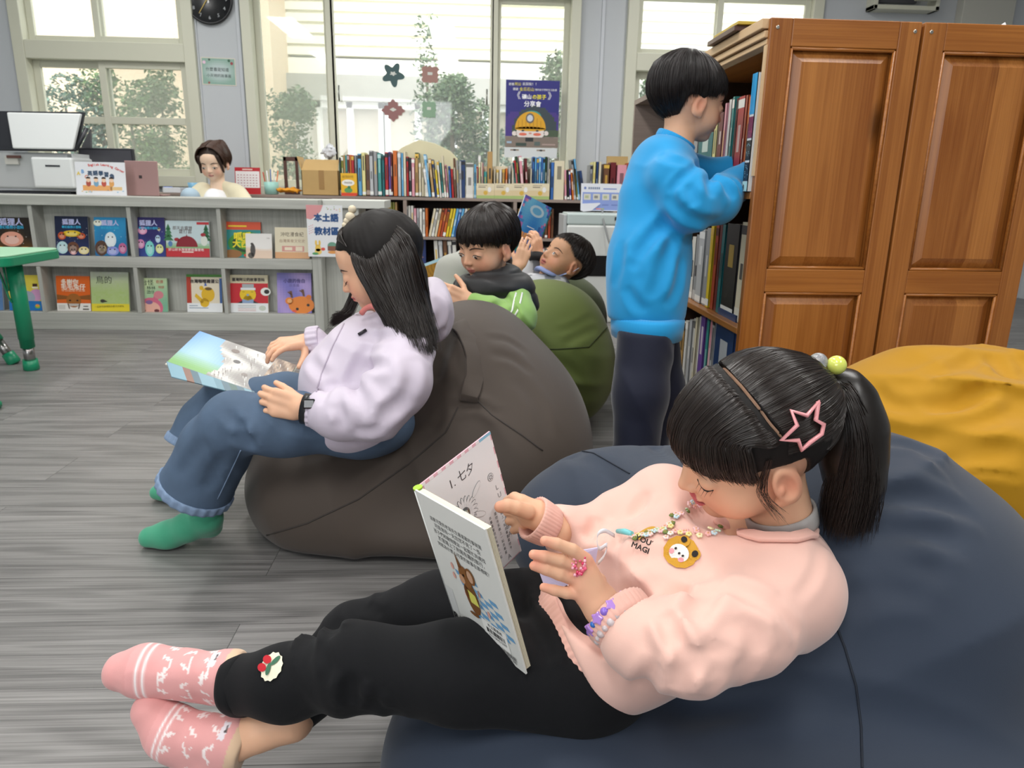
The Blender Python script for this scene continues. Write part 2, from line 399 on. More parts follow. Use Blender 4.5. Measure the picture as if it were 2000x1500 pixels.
def mkcreases(fn, specs, up=1.0):
    """cloth creases: each spec = (photo polyline, depth, width); the valley follows the surface"""
    pix = []; rng_ = []
    for pts, dep, wd_ in specs:
        a = len(pix); c3 = [Vector((x, y, 0)) for x, y in pts]; L = sum((q - p).length for p, q in zip(c3, c3[1:])); Q_ = [Vector(p) for p in c3]
        Q_ = [Q_[0] * 2 - Q_[1]] + Q_ + [Q_[-1] * 2 - Q_[-2]]; m_ = len(Q_) - 3; n = max(5, int(L / 9))
        for i in range(n):
            t = i / (n - 1) * m_; k = min(int(t), m_ - 1); t -= k; A, B, C_, D_ = Q_[k:k + 4]
            q = .5 * ((2 * B) + (C_ - A) * t + (2 * A - 5 * B + 4 * C_ - D_) * t * t + (3 * B - A - 3 * C_ + D_) * t ** 3); pix.append((q.x, q.y))
        rng_.append((a, len(pix)))
    W3 = onsurf_many(fn, pix); cr = []
    for (a, b), (pts, dep, wd_) in zip(rng_, specs):
        q = [(W3[i], (i - a) / (b - a - 1)) for i in range(a, b) if W3[i] is not None]
        q = [q[0]] + [y for x, y in zip(q, q[1:]) if np.linalg.norm(y[0] - x[0]) < .05] if q else []
        if len(q) > 2: c = np.mean([v for v, _ in q], 0); cr.append((q, dep * up, wd_, c, max(np.linalg.norm(v - c) for v, _ in q) + wd_ * 4))
    def f(p):
        out = np.zeros(len(p), dtype=np.float32)
        for q, dep, wd_, c, rad in cr:
            m = np.where(((p - c) ** 2).sum(1) < rad * rad)[0]
            if not len(m): continue
            pm = p[m]; best = np.full(len(m), 1e9, dtype=np.float32); tb = np.zeros(len(m), dtype=np.float32)
            for (a, ta), (b, tb_) in zip(q, q[1:]):
                ba = b - a; t = np.clip(((pm - a) @ ba) / max(float(ba @ ba), 1e-9), 0, 1); r = np.linalg.norm(pm - a - t[:, None] * ba, axis=1); k = r < best; best[k] = r[k]; tb[k] = (ta + t * (tb_ - ta))[k]
            r = best / wd_; out[m] += dep * np.sqrt(np.clip(4 * tb * (1 - tb), 0, 1)) * (np.exp(-r * r) - .5 * np.exp(-((r - 2.0) / .9) ** 2))
        return out
    return f
def creased(fn, specs, up=1.0):
    c = mkcreases(fn, specs, up); return lambda p: fn(p) + c(p)
def seam(fn, pts, r, name, m_, parent, n=6, sub=6, off=None):
    """stitched seam / cord lying on a surface through photo points"""
    P_ = []
    for a, b_ in zip(pts, pts[1:]):
        for k in range(sub): P_.append((a[0] + (b_[0] - a[0]) * k / sub, a[1] + (b_[1] - a[1]) * k / sub))
    P_.append(pts[-1]); q = MB(); path = [Vector(p) for p in onsurf_many(fn, P_) if p is not None]
    q.tube(path, r, n=n); return q.build(name, m_, parent)
# ================================================================ the room
WY = 5.9                                            # window wall
m_floor = wood('grey_plank_floor', '#4b4a49', '#93918f', 'X', 1.15, .42, planks=(1.2, .18, .0008, .12), contrast=1.0)
b = MB(); b.box((-4.6, -2.8, -.05), (4.6, WY + .2, 0)); tag(b.build('floor', m_floor), kind='structure')
m_wall = mat('wall_paint', '#c0c4c8', .75, noise=(3, .02))
m_cream = mat('cream_window_frame', '#cfcfbd', .45)
m_ceil = mat('ceiling_white', '#e6e6e4', .8)
b = MB(); b.box((-4.6, -2.8, 2.8), (4.6, WY + .2, 2.9)); tag(b.build('ceiling', m_ceil), kind='structure')
b = MB(); b.box((-4.7, -2.8, 0), (-4.6, WY + .2, 2.8)); tag(b.build('wall_left', m_wall), kind='structure')
b = MB(); b.box((4.6, -2.8, 0), (4.7, WY + .2, 2.8)); tag(b.build('wall_right', m_wall), kind='structure')
b = MB(); b.box((-4.6, -2.9, 0), (4.6, -2.8, 2.8)); tag(b.build('wall_rear', m_wall), kind='structure')
# windows: (x0,x1,z0,z1) openings in the window wall
WIN = [(-3.24, -2.08, .84, 2.45), (-1.63, .74, .78, 2.2), (1.2, 2.55, .8, 2.25)]
b = MB(); xs = [-4.6] + [v for w in WIN for v in w[:2]] + [4.6]
for i in range(0, len(xs), 2): b.box((xs[i], WY, 0), (xs[i + 1], WY + .15, 2.8))
for x0, x1, z0, z1 in WIN: b.box((x0, WY, 0), (x1, WY + .15, z0)); b.box((x0, WY, z1), (x1, WY + .15, 2.8))
tag(b.build('wall_window', m_wall), kind='structure')
# thin wall seams / cable trunking beside the windows
b = MB()
for x in (-2.03, -1.72, .95): b.box((x, WY - .012, .74), (x + .022, WY, 2.8))
tag(b.build('trim_1', mat('trunking', '#c9cdd3', .6)), kind='structure')
# glass
def glassmat(name, haze, col):
    k = NT(name); t = k.add('ShaderNodeBsdfTransparent'); d = k.add('ShaderNodeBsdfTranslucent'); d.inputs[0].default_value = (*lin(col), 1)
    d2 = k.add('ShaderNodeBsdfDiffuse'); d2.inputs[0].default_value = (*lin(col), 1)
    ad = k.add('ShaderNodeMixShader'); ad.inputs[0].default_value = .5; k.link(d.outputs[0], ad.inputs[1]); k.link(d2.outputs[0], ad.inputs[2])
    mx = k.add('ShaderNodeMixShader'); mx.inputs[0].default_value = haze; k.link(t.outputs[0], mx.inputs[1]); k.link(ad.outputs[0], mx.inputs[2])
    g = k.add('ShaderNodeBsdfGlossy', i_Roughness=.03); m2 = k.add('ShaderNodeMixShader'); m2.inputs[0].default_value = .05
    k.link(mx.outputs[0], m2.inputs[1]); k.link(g.outputs[0], m2.inputs[2]); k.link(m2.outputs[0], k.n['Material Output'].inputs[0]); k.n.remove(k.b); return k.m
m_glass = glassmat('window_glass', .08, '#dfe6e2'); m_hazy = glassmat('hazy_window_glass', .30, '#b9c0b4')
def bar(b, x0, x1, z0, z1, y0=-.04, y1=.08): b.box((x0, WY + y0, z0), (x1, WY + y1, z1))
def pane(parent, x0, x1, z0, z1, m_, y=.03):
    q = MB(); q.box((x0, WY + y, z0), (x1, WY + y + .006, z1)); q.build('pane', m_, parent)
def sash(parent, x0, x1, z0, z1, w, y0, y1, bars=(), glass=None):
    q = MB(); bar(q, x0, x0 + w, z0, z1, y0, y1); bar(q, x1 - w, x1, z0, z1, y0, y1); bar(q, x0 + w, x1 - w, z0, z0 + w, y0, y1); bar(q, x0 + w, x1 - w, z1 - w, z1, y0, y1)
    for z in bars: bar(q, x0 + w, x1 - w, z - w / 2, z + w / 2, y0, y1)
    q.build('sash', m_cream, parent, bevel=.003); pane(parent, x0 + w, x1 - w, z0 + w, z1 - w, glass or m_glass, (y0 + y1) / 2)
def casing(parent, x0, x1, z0, z1, w=.055, rails=()):
    q = MB(); bar(q, x0 - w, x0 + .02, z0 - w, z1 + w, -.05, .12); bar(q, x1 - .02, x1 + w, z0 - w, z1 + w, -.05, .12)
    bar(q, x0 + .02, x1 - .02, z0 - w, z0 + .02, -.05, .12); bar(q, x0 + .02, x1 - .02, z1 - .02, z1 + w, -.05, .12)
    for z, t in rails: bar(q, x0 + .02, x1 - .02, z - t, z + t, -.045, .12)
    q.build('window_frame', m_cream, parent, bevel=.004)
w1 = empty('window_1', (-2.7, WY, .84), kind='structure'); x0, x1, z0, z1 = WIN[0]
casing(w1, x0, x1, z0, z1, .06, [(1.72, .062)])
sash(w1, x0 + .02, -2.68, z0 + .02, 1.66, .05, .035, .065, [1.25]); sash(w1, -2.74, x1 - .02, z0 + .02, 1.66, .05, .0, .03, [1.25], m_hazy)
sash(w1, x0 + .02, -2.68, 1.78, z1 - .02, .045, .035, .065); sash(w1, -2.74, x1 - .02, 1.78, z1 - .02, .045, .0, .03, (), m_glass)
w2 = empty('window_2', (-.4, WY, .78), kind='structure'); x0, x1, z0, z1 = WIN[1]
casing(w2, x0, x1, z0, z1, .05)
q = MB(); bar(q, -1.085, -1.03, z0 + .02, z1 - .02, .0, .05); bar(q, .135, .18, z0 + .02, z1 - .02, .0, .05); q.build('mullion', m_cream, w2, bevel=.003)
sash(w2, x0 + .02, -1.06, z0 + .02, z1 - .02, .045, .05, .08, (), m_hazy); sash(w2, -1.05, .15, z0 + .02, z1 - .02, .028, .0, .03); sash(w2, .16, x1 - .02, z0 + .02, z1 - .02, .045, .05, .08, (), glassmat('half_hazy_glass', .16, '#c6ccc2'))
for x in (-1.0, .1):
    q = MB(); q.tube([(x, WY - .03, 1.42), (x, WY - .04, 1.47), (x, WY - .025, 1.53)], .007); q.build('latch', mat('latch_metal', '#8d8f88', .3, .8), w2)
w3 = empty('window_3', (1.8, WY, .8), kind='structure'); x0, x1, z0, z1 = WIN[2]
casing(w3, x0, x1, z0, z1, .06, [(1.75, .062)])
sash(w3, x0 + .02, 1.86, z0 + .02, 1.69, .05, .035, .065, (1.25,)); sash(w3, 1.82, x1 - .02, z0 + .02, 1.69, .05, .0, .03, (1.25,))
sash(w3, x0 + .02, 1.86, 1.81, z1 - .02, .045, .035, .065); sash(w3, 1.82, x1 - .02, 1.81, z1 - .02, .045, .0, .03)
# ---------------------------------------------------------------- wall things
def wallM(x, z, y=WY, tilt=0): return Matrix.Translation((x, y, z)) @ Matrix.Rotation(math.pi / 2, 4, 'X') @ Matrix.Rotation(tilt, 4, 'Z')
c = P(409, -1, Y=WY); ck = empty('wall_clock', c, 'round black wall clock with pale hands on the wall between windows', 'clock')
m_blk = mat('clock_black', '#1c1d20', .35)
q = MB(wallM(c.x, c.z)); q.lathe([(.165, .0), (.172, .02), (.17, .032), (.158, .034), (.155, .026), (0.001, .026)], (0, 0, 0), n=40); q.build('case', m_blk, ck)
q = MB(wallM(c.x, c.z))
for k in range(1, 13):
    a = math.radians(90 - 30 * k); q.text(str(k), .125 * math.cos(a), .125 * math.sin(a) - .011, .034, '#b9bcc0', 1, al='c', dz=.0275)
q.build('numerals', PM(), ck)
q = MB(wallM(c.x, c.z)); q.M = q.M @ Matrix.Translation((0, 0, .03))
q.flat([(-.006, -.03), (.006, -.03), (.003, .1), (-.003, .1)], '#f2f2f2', 1); q.flat([(-.03, -.004), (.09, .004), (.09, .011), (-.03, .006)], '#f2f2f2', 2); q.build('hand', PM(), ck)
q = MB(wallM(c.x, c.z)); q.M = q.M @ Matrix.Translation((0, 0, .032)); q.flat([(-.073, -.098), (-.070, -.1), (.008, .012), (.001, .016)], '#c9b06a', 1); q.disc(0, 0, .012, .012, '#c9b06a', 2); q.build('second_hand', PM(), ck)
a, d = P(391, 111, Y=WY), P(462, 167, Y=WY); w_, h_ = d.x - a.x, a.z - d.z
q = MB(wallM(a.x, d.z, WY - .002, -.02))
q.box((0, 0, -.001), (w_, h_, 0), '#d8d2c4')
q.paint(.006, .006, w_ - .006, h_ - .006, lambda u, v: tuple(np.array(hexc('#8fb0a3')) * (1 - max(0, 1 - ((u - .5) ** 2 * 3.4 + (v - .5) ** 2 * 4.5))) + np.array(hexc('#c2cfd0')) * max(0, 1 - ((u - .5) ** 2 * 3.4 + (v - .5) ** 2 * 4.5))), 16, 12, 1)
q.text('什麼書是知道', .03, h_ * .52, .038, '#2c3b38', 3, width=w_ * .68); q.text('小天地的故事屋', .035, h_ * .3, .036, '#2c3b38', 3, width=w_ * .72)
for x, y, r, cc in ((.022, h_ - .035, .012, '#e8c8dc'), (w_ - .026, h_ - .036, .011, '#9c4a50'), (w_ - .045, h_ - .018, .010, '#3d6650'), (.05, .016, .008, '#a05d58'), (.06, h_ - .016, .008, '#4b5c50')): q.disc(x, y, r, r, cc, 3, n=9)
tag(q.build('wall_notice', PR()), 'small pale green framed notice with two lines of black characters below the clock', 'notice')
# poster in the right part of the middle window
a, d = P(988, 157, Y=WY), P(1088, 290, Y=WY); w_, h_ = d.x - a.x, a.z - d.z
po = empty('poster', (a.x, WY, d.z), 'dark blue poster of a child in a yellow miner helmet taped to the window', 'poster')
q = MB(wallM(a.x, d.z, WY - .045))
q.box((0, 0, -.001), (w_, h_, 0), '#2f2f7d')
def pbg(u, v):
    if v < .1 + .06: return '#8b7d78'
    m_ = (u - .55) ** 2 / .19 + (v - .18) ** 2 / .2
    if m_ < 1: return '#3f4a50' if (v > .25) else '#4d5c48'
    return '#4a3a86' if v < .45 + .1 * math.sin(u * 9) else '#32327f'
q.paint(0, 0, w_, h_, pbg, 24, 30, 1)
q.paint(.0, .0, w_, h_ * .16, lambda u, v: random.choice(['#8b7d78', '#7c6f6b', '#9a8d86', '#5f5f5e', '#8d817b']), 12, 5, 2)
q.disc(w_ * .5, h_ * .47, w_ * .17, w_ * .1, '#3f9c92', 2)
q.disc(w_ * .47, h_ * .22, w_ * .27, h_ * .12, '#e6dcd8', 3); q.disc(w_ * .17, h_ * .21, w_ * .045, h_ * .035, '#e6dcd8', 3); q.disc(w_ * .77, h_ * .22, w_ * .045, h_ * .035, '#e6dcd8', 3)
q.disc(w_ * .47, h_ * .28, w_ * .29, h_ * .26, '#dca52a', 4, n=22, a0=0, a1=180); q.disc(w_ * .47, h_ * .28, w_ * .29, h_ * .035, '#dca52a', 4)
for k in range(7): q.rect(w_ * (.24 + .07 * k), h_ * .29, w_ * (.25 + .07 * k), h_ * (.4 + .02 * (k % 3)), '#b67f22', 5)
q.disc(w_ * .46, h_ * .44, w_ * .08, w_ * .09, '#6b6560', 6); q.disc(w_ * .46, h_ * .44, w_ * .055, w_ * .06, '#cdd3dc', 7)
for x in (.33, .6): q.disc(w_ * x, h_ * .255, w_ * .028, h_ * .013, '#3a3a3a', 6); q.disc(w_ * x * 1.0, h_ * .2, w_ * .075, h_ * .022, '#e0755f', 5)
q.disc(w_ * .47, h_ * .215, w_ * .03, h_ * .014, '#d49a8a', 6)
q.rect(0, h_ * .0, w_, h_ * .155, '#85786f', 4); q.rect(w_ * .2, h_ * .02, w_ * .4, h_ * .07, '#42504a', 5); q.rect(w_ * .55, h_ * .03, w_ * .66, h_ * .09, '#5d6a68', 5); q.rect(w_ * .38, h_ * .09, w_ * .53, h_ * .15, '#2f3436', 5); q.rect(w_ * .7, h_ * .04, w_ * .95, h_ * .06, '#b09a94', 5); q.rect(w_ * .03, h_ * .06, w_ * .12, h_ * .09, '#9fb8cf', 5)
q.text('礦山', w_ * .3, h_ * .73, .06, '#f4f4f8', 6, width=w_ * .17, bold=.001); q.text('の孩子', w_ * .49, h_ * .73, .06, '#f2e437', 6, width=w_ * .26, bold=.001)
q.text('《', w_ * .13, h_ * .73, .06, '#f4f4f8', 6); q.text('》', w_ * .78, h_ * .73, .06, '#f4f4f8', 6)
q.text('分享會', w_ * .5, h_ * .62, .05, '#f4f4f8', 6, al='c', width=w_ * .32, bold=.001)
q.text('跟著', w_ * .05, h_ * .92, .03, '#f4f4f8', 6, width=w_ * .1); q.text('阿公', w_ * .16, h_ * .92, .03, '#f2e437', 6, width=w_ * .12); q.text('去探險！！', w_ * .3, h_ * .925, .03, '#f4f4f8', 6, width=w_ * .26)
q.text('聽聽', w_ * .13, h_ * .85, .03, '#f4f4f8', 6, width=w_ * .1); q.text('金瓜石山', w_ * .25, h_ * .845, .03, '#f2e437', 6, width=w_ * .27); q.text('裡的孩子們的生活故事', w_ * .54, h_ * .85, .02, '#f4f4f8', 6, width=w_ * .41)
q.build('print', PR(), po)
q = MB(wallM(a.x, d.z, WY - .045)); q.box((-.005, -.075, -.002), (w_ - .005, -.001, 0), '#d7dcdf')
for x in (.1, .6): q.rect(w_ * x, -.025, w_ * (x + .16), -.014, '#9a8d80', 1); q.disc(w_ * (x + .08), -.02, .012, .007, '#3c3a3a', 2)
q.build('backing_board', PM(), po)
# window stickers (little paper-cut shapes)
def sticker(px, py, rx, ry, col, kind, lab):
    c = P(px, py, Y=WY); q = MB(wallM(c.x, c.z, WY - .004)); pts = []
    for k in range(48):
        a = 2 * math.pi * k / 48
        r = {0: 1 + .28 * math.cos(5 * a + .9), 1: .95 + .15 * math.cos(4 * a) + .1 * math.cos(12 * a), 2: .95 - .22 * math.cos(4 * a) * (abs(math.cos(2 * a)) > .5) + .12 * math.cos(8 * a)}[kind]
        pts.append((rx * r * math.cos(a), ry * r * math.sin(a)))
    q.prism(pts, 0, .002, col); q.flat([(p[0] * .3, p[1] * .18 + ry * .1) for p in pts], '#cfd2cc', 1, dz=.0025)
    tag(q.build('window_sticker', PM()), lab, 'sticker')
sticker(768, 146, .068, .07, '#4f6466', 0, 'dark teal paper-cut sticker on the middle window pane, upper left of four')
sticker(840, 146, .075, .07, '#a3817a', 2, 'dusty red paper-cut sticker on the middle window pane, upper right of four')
sticker(768, 216, .075, .068, '#97706f', 1, 'dusty red paper-cut sticker on the middle window pane, directly below the teal one')
sticker(838, 214, .062, .07, '#8aa68f', 2, 'faded green paper-cut sticker on the middle window pane, lower right of four')
# folded pale umbrella-like fan shape standing behind the books in the window
FSY = 5.59; q = MB(); pts = [P(x, y, Y=FSY) for x, y in ((757, 345), (757, 312), (785, 288), (818, 273), (850, 280), (880, 295), (894, 310), (893, 345))]; pts[0].z = pts[-1].z = .7435
n = q.addv([p for p in pts]); n2 = q.addv([p + Vector((0, .03, 0)) for p in pts]); L = len(pts)
q.face([n + i for i in reversed(range(L))]); q.face([n2 + i for i in range(L)])
for i in range(L): q.face((n + i, n + (i + 1) % L, n2 + (i + 1) % L, n2 + i))
tag(q.build('cream_board', mat('cream_fabric_board', '#d6cfae', .8), bevel=.004), 'large cream humped board standing behind the books at the window', 'board')
# ---------------------------------------------------------------- outside
m_ext = mat('courtyard_ground', '#9a9c94', .9)
b = MB(); b.box((-14, WY + .2, -.3), (14, 20, -.25)); tag(b.build('ground_outside', m_ext), kind='structure')
FY = 11.0
bd = empty('school_building', (0, FY, -.25), 'pale school building with white louvred upper wall seen outside the windows', 'building')
m_lou = mat('louvre_white', '#f4f1de', .7); m_beige = mat('pebble_wall', '#d9c3a4', .9, bump=(60, .6, .02), noise=(30, .08)); m_tile = mat('grey_tile', '#a9a79e', .8, noise=(6, .12)); m_wf = mat('white_frame', '#f6f6f2', .6)
q = MB(); q.box((-12, FY + .2, -.25), (12, FY + .4, 6)); q.build('wall', m_wf, bd)
zt, zb = P(700, 10, Y=FY).z, P(700, 150, Y=FY).z
q = MB(); x0, x1 = P(560, 50, Y=FY).x, 7.5; z = zb
q.box((x0, FY - .05, zb), (x1, FY + .2, zb + .22))
z = zb + .26
while z < zt + .5: q.box((x0, FY - .05 + .0, z), (x1, FY + .1, z + .1)); q.box((x0, FY + .02, z + .1), (x1, FY + .2, z + .14)); z += .14
q.build('louvre_panel', m_lou, bd)
b2 = MB(); b2.box((-9, FY - .9, -.25), (x0, FY + .2, 5.5)); b2.build('side_wall', m_beige, bd)
zc = P(700, 200, Y=FY).z
q = MB(); q.box((x0, FY - .2, zc), (7.5, FY + .2, zb)); q.build('tiled_band', m_tile, bd)
q = MB(); q.box((x0, FY - .25, zt + .5), (7.5, FY + .2, zt + 1.2)); q.build('eave', m_tile, bd)
for k in range(9):
    xa = x0 + .35 + k * .95; q = MB()
    for (s0, s1) in ((0, .06), (.42, .5), (.86, .92)): q.box((xa + s0, FY - .05, 0), (xa + s1, FY + .2, zc))
    for zz in (0, .75, zc - .08): q.box((xa, FY - .05, zz), (xa + .92, FY + .2, zz + .08))
    q.build('window', m_wf, bd)
    q = MB(); q.box((xa + .05, FY + .1, .05), (xa + .88, FY + .14, zc - .05)); q.build('pane', mat('outside_blind', '#b3aa98', .5), bd)
# plants outside
m_leaf = mat('leaf', attr=True, rough=.6); m_bark = mat('bark', '#5d5243', .9)
def tree(name, x, y, h, wdt, n, cols, lab, seed, spire=True, z0=-.25):
    rnd = random.Random(seed); t = empty(name, (x, y, z0), lab, 'tree', 'shrubs outside the windows')
    q = MB(); q.tube([(x, y, z0), (x + .03, y, z0 + h * .5), (x, y, z0 + h * .9)], [.05, .035, .01], n=7); q.build('trunk', m_bark, t)
    q = MB(); blobs = []
    for _ in range(26):
        f = rnd.random(); rr = wdt * (1 - f ** 1.5 * .85 if spire else math.sqrt(max(.05, 1 - (f - .4) ** 2 * 2.2)))
        a = rnd.random() * 6.28; r = rr * math.sqrt(rnd.random()) * .8
        blobs.append((x + r * math.cos(a), y + r * math.sin(a) * .7, z0 + .15 + f * h, .12 + .16 * wdt * (1 - f * .6)))
    for i in range(int(n * 1.7)):
        bx, by, bz, br = rnd.choice(blobs); d = Vector((rnd.gauss(0, 1), rnd.gauss(0, 1), rnd.gauss(0, 1))).normalized() * br * rnd.uniform(.55, 1.05)
        c = Vector((bx, by, bz)) + d; u = Vector((rnd.gauss(0, 1), rnd.gauss(0, 1), rnd.gauss(0, .6))).normalized(); w_ = u.cross(Vector((rnd.gauss(0, 1), rnd.gauss(0, 1), rnd.gauss(0, 1)))).normalized()
        s = rnd.uniform(.018, .038); q.quad([c - u * s, c - w_ * s * .45, c + u * s, c + w_ * s * .45], mixc(rnd.choice(cols), '#1c2c1a', .28))
    q.build('foliage', m_leaf, t)
def mixc(a, b, t): return tuple(x * (1 - t) + y * t for x, y in zip(hexc(a), hexc(b)))
G1 = ['#3f6b34', '#5d8a44', '#2f5230', '#7da35a', '#4c7a3e']; G2 = ['#6d8f7e', '#4d7060', '#86a596', '#3c5c4c']; G3 = ['#516d45', '#6b8558', '#3e5838', '#889d70']
def tx(px, Y): return P(px, 300, Y=Y).x
tree('shrub', tx(140, 8.0), 8.0, 2.0, .5, 2600, G2, 'bluish green shrub outside the left window, nearest the left frame', 1, False)
tree('shrub', tx(205, 8.2), 8.2, 1.9, .4, 2200, G1, 'bright green bush outside the left window, in the middle', 2, False)
tree('shrub', tx(262, 8.1), 8.1, 1.85, .4, 2200, G1, 'loose green shrub outside the right pane of the left window', 3, False)
tree('shrub', tx(325, 8.3), 8.3, 2.0, .42, 2200, G3, 'thin spiky shrub outside at the right edge of the left window', 4)
tree('shrub', tx(575, 8.0), 8.0, 1.75, .45, 2600, G3, 'olive green tree outside the left pane of the middle window', 5, False)
tree('shrub', tx(880, 8.2), 8.2, 2.35, .75, 5200, G3, 'tall pointed green tree outside the centre of the middle window', 6)
tree('shrub', tx(965, 8.5), 8.5, 1.7, .55, 2600, G2, 'bluish shrub outside beside the poster', 7, False)
tree('shrub', tx(1085, 8.2), 8.2, 2.2, .4, 2200, G3, 'slender tree outside behind the poster', 8)
tree('shrub', tx(1262, 8.2), 8.2, 2.15, .38, 2000, G1, 'thin tree outside the right window', 9)
tree('shrub', tx(835, 8.6), 8.6, 2.6, .25, 500, G3, 'sparse climbing twigs outside left of the tall tree', 10)
# high corner cabinet and wall box behind the wooden bookcases
a, d = P(1697, -30, Y=WY), P(1815, 28, Y=WY); sp = empty('wall_speaker_box', (a.x, WY, d.z), 'cream wall box with an open dark hatch above the wooden bookcases', 'box')
q = MB(); t = .03
q.box((a.x, WY - .12, d.z), (d.x, WY, d.z + t)); q.box((a.x, WY - .12, d.z), (a.x + t, WY, 2.3)); q.box((d.x - t, WY - .12, d.z), (d.x, WY, 2.3)); q.box((a.x, WY - .12, 2.3), (d.x, WY, 2.33)); q.build('box_frame', m_cream, sp, bevel=.003)
q = MB(); q.box((a.x + t + .04, WY - .05, d.z + t + .03), (d.x - .14, WY - .02, 2.3)); q.build('hatch', mat('dark_hatch', '#4a4a4e', .4), sp)
q = MB(); q.box((d.x - .2, WY - .16, d.z + .06), (d.x - .05, WY - .12, 2.25)); q.build('door', m_cream, sp)
a, d = P(1875, -30, Y=WY), P(1960, 60, Y=WY)
q = MB(); q.box((a.x, WY - .09, d.z - .2), (d.x, WY, 2.4)); tag(q.build('wall_panel', mat('pale_panel', '#bdbcb2', .6), bevel=.004), 'pale grey panel box on the wall above the right wooden bookcase', 'panel')
# ================================================================ grey display counter with picture books
DY = 4.183
m_gw = wood('pale_grey_wood', '#9b9c95', '#c9cac3', 'X', .8, .55, contrast=.7)
m_gwv = wood('pale_grey_wood_upright', '#9b9c95', '#c9cac3', 'Z', .8, .55, contrast=.7)
dc = empty('display_counter', (-1.7, DY, 0), 'long pale grey wooden counter with two rows of picture book slots', 'display counter')
xl, xr = -3.3, -.85; dd = .16
q = MB(); q.box((xl, DY - .012, .683), (xr, DY + .32, .735)); q.build('counter_top', m_gw, dc, bevel=.003)
q = MB(); q.box((xl, DY, 0), (xr - .051, DY + .284, .098)); q.build('plinth', m_gw, dc, bevel=.002)
q = MB(); q.box((xl, DY, .353), (xr - .051, DY + .109, .41)); q.build('rail', m_gw, dc, bevel=.002)
q = MB(); q.box((xl, DY + .11, .098), (xr - .051, DY + .125, .682)); q.box((xl, DY + .285, 0), (xr - .051, DY + .3, .682)); q.build('back_panel', m_gwv, dc)
for x in (-2.945, -2.395, -1.875, -1.395):
    q = MB(); q.box((x - .011, DY + .0, .098), (x + .011, DY + .109, .352)); q.box((x - .011, DY + .0, .41), (x + .011, DY + .109, .682)); q.build('divider', m_gwv, dc, bevel=.002)
q = MB(); q.box((xr - .05, DY + .001, 0), (xr, DY + .3, .682)); q.build('end_panel', m_gwv, dc, bevel=.002)
dk = empty('counter_desk', (-.5, 4.6, 0), 'pale grey desk section joined to the right end of the display counter', 'desk')
q = MB(); q.box((xr + .002, DY + .1, .69), (-.5, DY + .42, .735)); q.build('desk_top', mat('off_white_top', '#d4d6d0', .5), dk, bevel=.003)
q = MB(); q.box((xr + .002, DY + .12, 0), (xr + .2, DY + .4, .69)); q.build('side_panel', m_gwv, dk)
q = MB(); q.box((-3.3, DY + .75, 0), (-2.25, DY + .78, .64)); q.box((-3.3, DY + .32, .64), (-2.25, DY + .8, .665)); tag(q.build('work_desk', m_gw, bevel=.002), 'grey work desk behind the display counter under the printer', 'desk')

m_page = mat('page_block', '#e9e4d6', .85, bump=(300, .2, .001))
def cover_book(px0, px1, pyt, pyb, fn, lab, name='picture_book', y=None, th=.012, thick_side=None):
    """book leaning in a slot of the display counter; pixel box gives place and size"""
    y = y if y is not None else DY + .045
    zb_ = P((px0 + px1) / 2, pyb, Y=DY).z
    row = .098 if zb_ < .3 else .41
    a, d = P(px0, (pyt + pyb) / 2, Y=y), P(px1, (pyt + pyb) / 2, Y=y); w_ = d.x - a.x
    h_ = P((px0 + px1) / 2, pyt, Y=y + .02).z - row
    lean = .16
    t = empty(name, (a.x + w_ / 2, y, row), lab, 'book', 'picture books facing out on the display counter')
    Mx = Matrix.Translation((a.x, y, row + .001)) @ Matrix.Rotation(math.pi / 2 - lean, 4, 'X')
    q = MB(Mx); col = fn(q, w_, h_)
    q.box((0, 0, -.0015), (w_, h_, 0), col); q.box((0, 0, -th), (w_, h_, -th + .0015), col); q.box((0, 0, -th), (.0015, h_, 0), thick_side or col)
    q.build('cover', PR(), t)
    q = MB(Mx); q.box((.0015, .002, -th + .0015), (w_ - .002, h_ - .002, -.0015)); q.build('page_block', m_page, t)
    return t
def rc(*a): return random.choice(a)
def mixc(a, b, t): return tuple(x * (1 - t) + y * t for x, y in zip(hexc(a), hexc(b)))
def title(q, w, h, s, cc, y=.8, wf=.62, sub=None, x=.5, sc='#39b5e0'):
    q.text(s, w * x, h * y, .04, cc, 4, al='c', width=w * wf, bold=.0012)
    if sub: q.text(sub, w * x, h * (y - .1), .02, sc, 4, al='c', width=w * wf * 1.05, bold=.0006)
def c_sci(seed, base, glow, creatures, tcol='#c3c8f0'):
    def fn(q, w, h):
        r = random.Random(seed)
        q.paint(0, 0, w, h, lambda u, v: mixc(base, glow, max(0, min(1, .75 - v * 1.1 + .25 * math.sin(7 * u + seed) * math.cos(5 * v)))), 14, 18, 1)
        for (x, y, rx, ry, c1) in creatures:
            q.disc(w * x, h * y, w * rx, h * ry, c1, 2)
            q.disc(w * x, h * (y - ry * .15), w * rx * .62, h * ry * .55, mixc(c1, '#ffffff', .35), 3)
            for s_ in (-1, 1): q.disc(w * (x + s_ * rx * .35), h * (y + ry * .35), w * .022, h * .02, '#1e1e28', 4, n=8)
        for _ in range(9): q.disc(w * r.random(), h * r.uniform(.3, .72), w * .012, w * .012, mixc(base, '#ffffff', .7), 2, n=6)
        title(q, w, h, '狐狸人', tcol, .8, .55, '奇幻自然小百科'); return base
    return fn
cover_book(-22, 62, 424, 505, c_sci(1, '#241d14', '#8a5a1c', [(.5, .42, .27, .2, '#e8a58d'), (.2, .12, .2, .1, '#e0a52c'), (.8, .12, .2, .1, '#d8862a')]), 'dark book cover with a big pink nose, above the green table')
